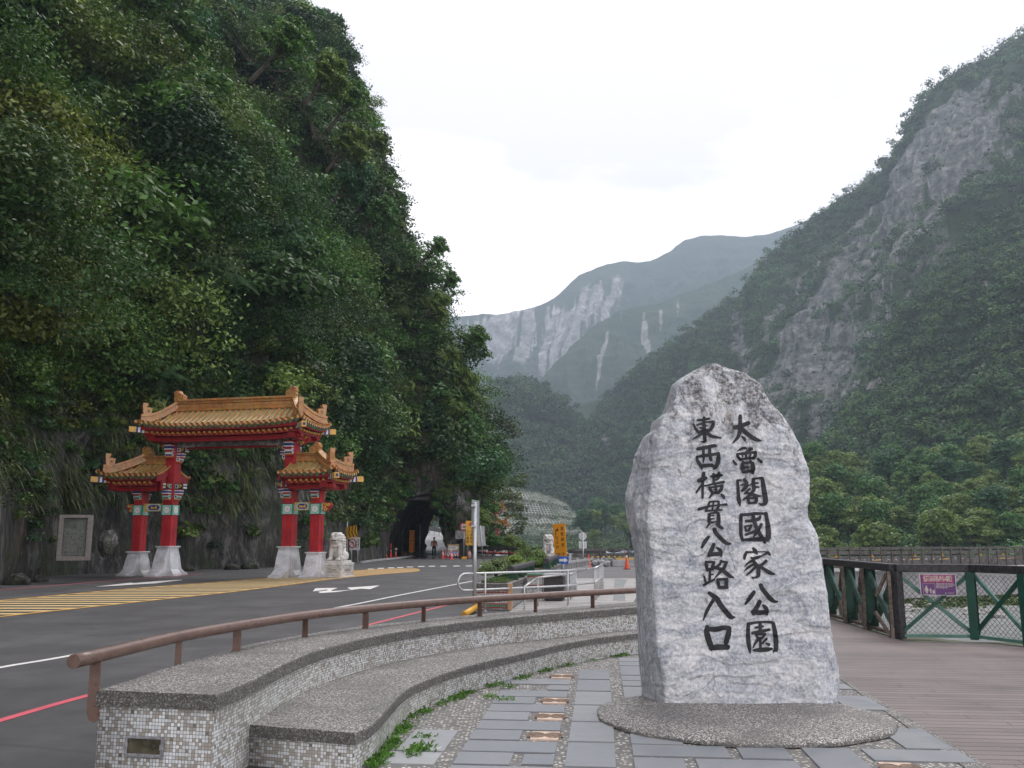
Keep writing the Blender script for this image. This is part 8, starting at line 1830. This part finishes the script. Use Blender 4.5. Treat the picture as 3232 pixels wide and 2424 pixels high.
# river bank: grass, boulders
n_ = 1700; bx = rng.uniform(20, 120, n_); by = 111 + .12 * bx + rng.uniform(-2, 26, n_); bz = terrain_z(bx, by); C = np.c_[bx, by, bz + .1]; k = fbm(C, .09, 3, 4) > -.25; C = C[k]
v, t2 = clump_leaves(C, rng.uniform(.7, 1.9, len(C)), 34, .32, .6, .6, np.array([(.075, .115, .03)]) * rng.uniform(.55, 1.3, (len(C), 1)), .3); o = np_mesh('river_bank_scrub', v, leafF(len(v)), LEAF_FAR, tint=t2); o['kind'] = 'stuff'; tag(o, 'low green scrub on the gravel river bank under the bridge', 'scrub')
b = MB()
for k in range(120):
    x = rng.uniform(22, 110); y = 106 + .12 * x + rng.uniform(-6, 14); z = float(terrain_z(np.array([x]), np.array([y]))[0]); s = rng.uniform(.15, .7) * (1 if k % 9 else 1.8); b.ico((x, y, max(z, -7.6) + s * .2), s, 1, 0, (1.2, 1, .7))
o = b.build('river_bank_stones', paint('pale_river_stone', (.36, .35, .33), .85, var=.25, scale=.6)); o['kind'] = 'stuff'; tag(o, 'pale stones strewn along the river edge under the bridge', 'stones')
# vegetated slope and rail seen through the tunnel
vb = [at(x, y, Y) for x, y, Y in ((1320, 1690, 150), (1450, 1690, 150), (1450, 1560, 158), (1320, 1560, 158))]
C = np.array([[rng.uniform(-22, 2), rng.uniform(158, 166), rng.uniform(2.0, 14)] for _ in range(220)]); v, t2 = clump_leaves(C, rng.uniform(.9, 2.0, len(C)), 60, .30, .6, .85, np.array([(.075, .10, .028)]) * rng.uniform(.5, 1.4, (len(C), 1)), .3)
o = np_mesh('roadside_thicket', v, leafF(len(v)), LEAF_FAR, tint=t2); o['kind'] = 'stuff'; tag(o, 'sunlit thicket beside the valley road seen through the tunnel', 'thicket')
gr = empty('valley_road_guard_rail', (0, 0, 0), 0, 'dark guard rail on short white posts seen through the tunnel', 'guard rail'); g0, g1 = at(1330, 1664, 146), at(1450, 1684, 128); t = MB(); t.beam(g0, g1, .15, .62); t.build('beam', TIMB, gr)
for k in range(9): q = g0.lerp(g1, k / 8); t = MB(); t.box((q.x, q.y - .1, q.z - .75), (.22, .18, .9)); t.build('post', PALEP, gr)
# ================================================================== near greenery: bushes in the planter, weeds along the bench
def bush(loc, rad, seed, label, tb_, sc=(1, 1, 1)):
    root = empty('clipped_bush', loc, pyaw, label, 'bush'); r0 = np.random.default_rng(seed); C = unit(r0.normal(size=(34, 3))) * rad * .62 * np.array(sc); C[:, 2] = np.abs(C[:, 2]) * 1.0 + rad * .12
    global rng; keep = rng; rng = r0; v, t2 = clump_leaves(C, r0.uniform(.22, .38, 34) * rad, 130, .032, .6, .9, np.array([tb_]) * r0.uniform(.6, 1.4, (34, 1)), .35, .1, .5); rng = keep
    np_mesh('foliage', v, leafF(len(v)), LEAF, root, tint=np.clip(t2, .004, .5)); t = MB()
    for k in range(7): a = k * .9; t.tube([(0, 0, 0), (math.cos(a) * rad * .3, math.sin(a) * rad * .3, rad * .5), (math.cos(a) * rad * .75, math.sin(a) * rad * .7, rad * .9)], [.015, .01, .004], 5)
    t.build('stem', BARK, root); return root
p = at(1607, 1800, 24.5); bush((p.x - .36, 24.6, zp + .02), .62, 11, 'loose grey-green bush in the planter nearest the steel handrail', (.15, .21, .085), (1.0, 1.3, .9)); p = at(1650, 1790, 26.5); bush((p.x - .34, 26.8, zp + .05), .56, 12, 'bright yellow-green bush behind the grey-green one in the planter', (.20, .29, .05), (1.1, 1.4, 1))
p = at(1695, 1770, 32); bush((p.x - .25, 32.4, zp), .85, 13, 'rounded green clipped bush beyond the first log rail', (.13, .21, .05), (1.0, 1.2, 1.0)); p = at(1722, 1785, 33); bush((p.x - .1, 33.2, zp - .1), .42, 14, 'low yellow-green bush beside the stands of the second log rail', (.20, .25, .045))
lawn = []; n_ = 5000; a = rng.random((n_, 2)); M = Matrix.Translation((pl.location.x, pl.location.y, 0)) @ Matrix.Rotation(pyaw, 4, 'Z'); L3 = np.array([tuple(M @ Vector((-PLW + .1 + (PLW - .2) * u, .1 + 5.5 * w_, zp + .03))) for u, w_ in a]); v, t2 = clump_leaves(L3[:1600], np.full(1600, .05), 6, .028, .9, 1, np.array([(.07, .13, .03)]) * rng.uniform(.7, 1.3, (1600, 1)), .3, 0, .2); o = np_mesh('planter_grass', v, leafF(len(v)), LEAF, tint=t2); o['kind'] = 'stuff'; tag(o, 'short green grass growing in the front of the mosaic planter', 'grass')
wv, wt = [], []
for k in range(110):
    t_ = abs(rr.gauss(0, 1)); i = rr.choice([3, 6, 8, 11, 14, 17, 20, 24, 27, 31, 36, 41, 46, 52, 58, 64]) + rr.randint(-1, 1)
    q = cA[i]; tg = unit((cA[i + 1] - cA[i - 1])[None])[0]; nrm = np.array([tg[1], -tg[0]]); c = np.array([*(q + nrm * rr.uniform(.015, .09) + tg * rr.uniform(-.08, .08)), .012]); nb2 = 16; s = rr.uniform(.022, .055) * (1.4 if i in (3, 6, 20, 24) else 1)
    d = unit(rng.normal(size=(nb2, 3)) * np.array([1, 1, .5]) + np.array([0, 0, .8])); b0 = c + rng.normal(size=(nb2, 3)) * np.array([.035, .035, .002]); tp_ = b0 + d * s * rng.uniform(.6, 1.3, (nb2, 1)); md_ = b0 * .45 + tp_ * .55 + np.array([0, 0, s * .12]); sd = unit(np.cross(d, rng.normal(size=(nb2, 3)))) * s * .22
    wv.append(np.stack([b0, md_ - sd, tp_, md_ + sd], 1).reshape(-1, 3)); wt.append(np.repeat(np.array([(.085, .19, .035)]) * rng.uniform(.6, 1.4, (nb2, 1)), 4, 0))
for (x, y) in ((1325, 2372), (1300, 2390), (1310, 2378), (1335, 2364), (1340, 2376), (1165, 2420), (1178, 2410), (1190, 2395), (1205, 2390), (1172, 2424), (1590, 2214), (1545, 2206), (1340, 2332), (1600, 2174)):
    c = np.array(tuple(G(x, y))) + np.array([0, 0, .012]); nb2 = 26; s = .055; d = unit(rng.normal(size=(nb2, 3)) * np.array([1, 1, .4]) + np.array([0, 0, .7])); b0 = c + rng.normal(size=(nb2, 3)) * np.array([.04, .04, .002]); tp_ = b0 + d * s * rng.uniform(.6, 1.5, (nb2, 1)); md_ = b0 * .45 + tp_ * .55 + np.array([0, 0, .01]); sd = unit(np.cross(d, rng.normal(size=(nb2, 3)))) * s * .16
    wv.append(np.stack([b0, md_ - sd, tp_, md_ + sd], 1).reshape(-1, 3)); wt.append(np.repeat(np.array([(.09, .20, .035)]) * rng.uniform(.6, 1.4, (nb2, 1)), 4, 0))
v = np.concatenate(wv); o = np_mesh('bench_foot_weeds', v, leafF(len(v)), LEAF, tint=np.concatenate(wt)); o['kind'] = 'stuff'; tag(o, 'small bright green weeds sprouting along the foot of the curved bench', 'weeds')
# ================================================================== haze filling the valley
me = bpy.data.meshes.new('haze'); b_ = MB().box((0, 1460, 470), (5200, 3000, 962)); me.from_pydata(b_.v, [], b_.f); ho = bpy.data.objects.new('haze', me); COL.objects.link(ho); ho['kind'] = 'stuff'
hm = bpy.data.materials.new('haze_air'); hm.use_nodes = True; hn = hm.node_tree; hn.nodes.clear(); pv_ = hn.nodes.new('ShaderNodeVolumePrincipled'); ho_ = hn.nodes.new('ShaderNodeOutputMaterial'); pv_.inputs['Color'].default_value = (.69, .85, 1.0, 1); pv_.inputs['Density'].default_value = HAZE if 'HAZE' in globals() else .00030; pv_.inputs['Anisotropy'].default_value = .15
hn.links.new(pv_.outputs[0], ho_.inputs['Volume']); me.materials.append(hm)
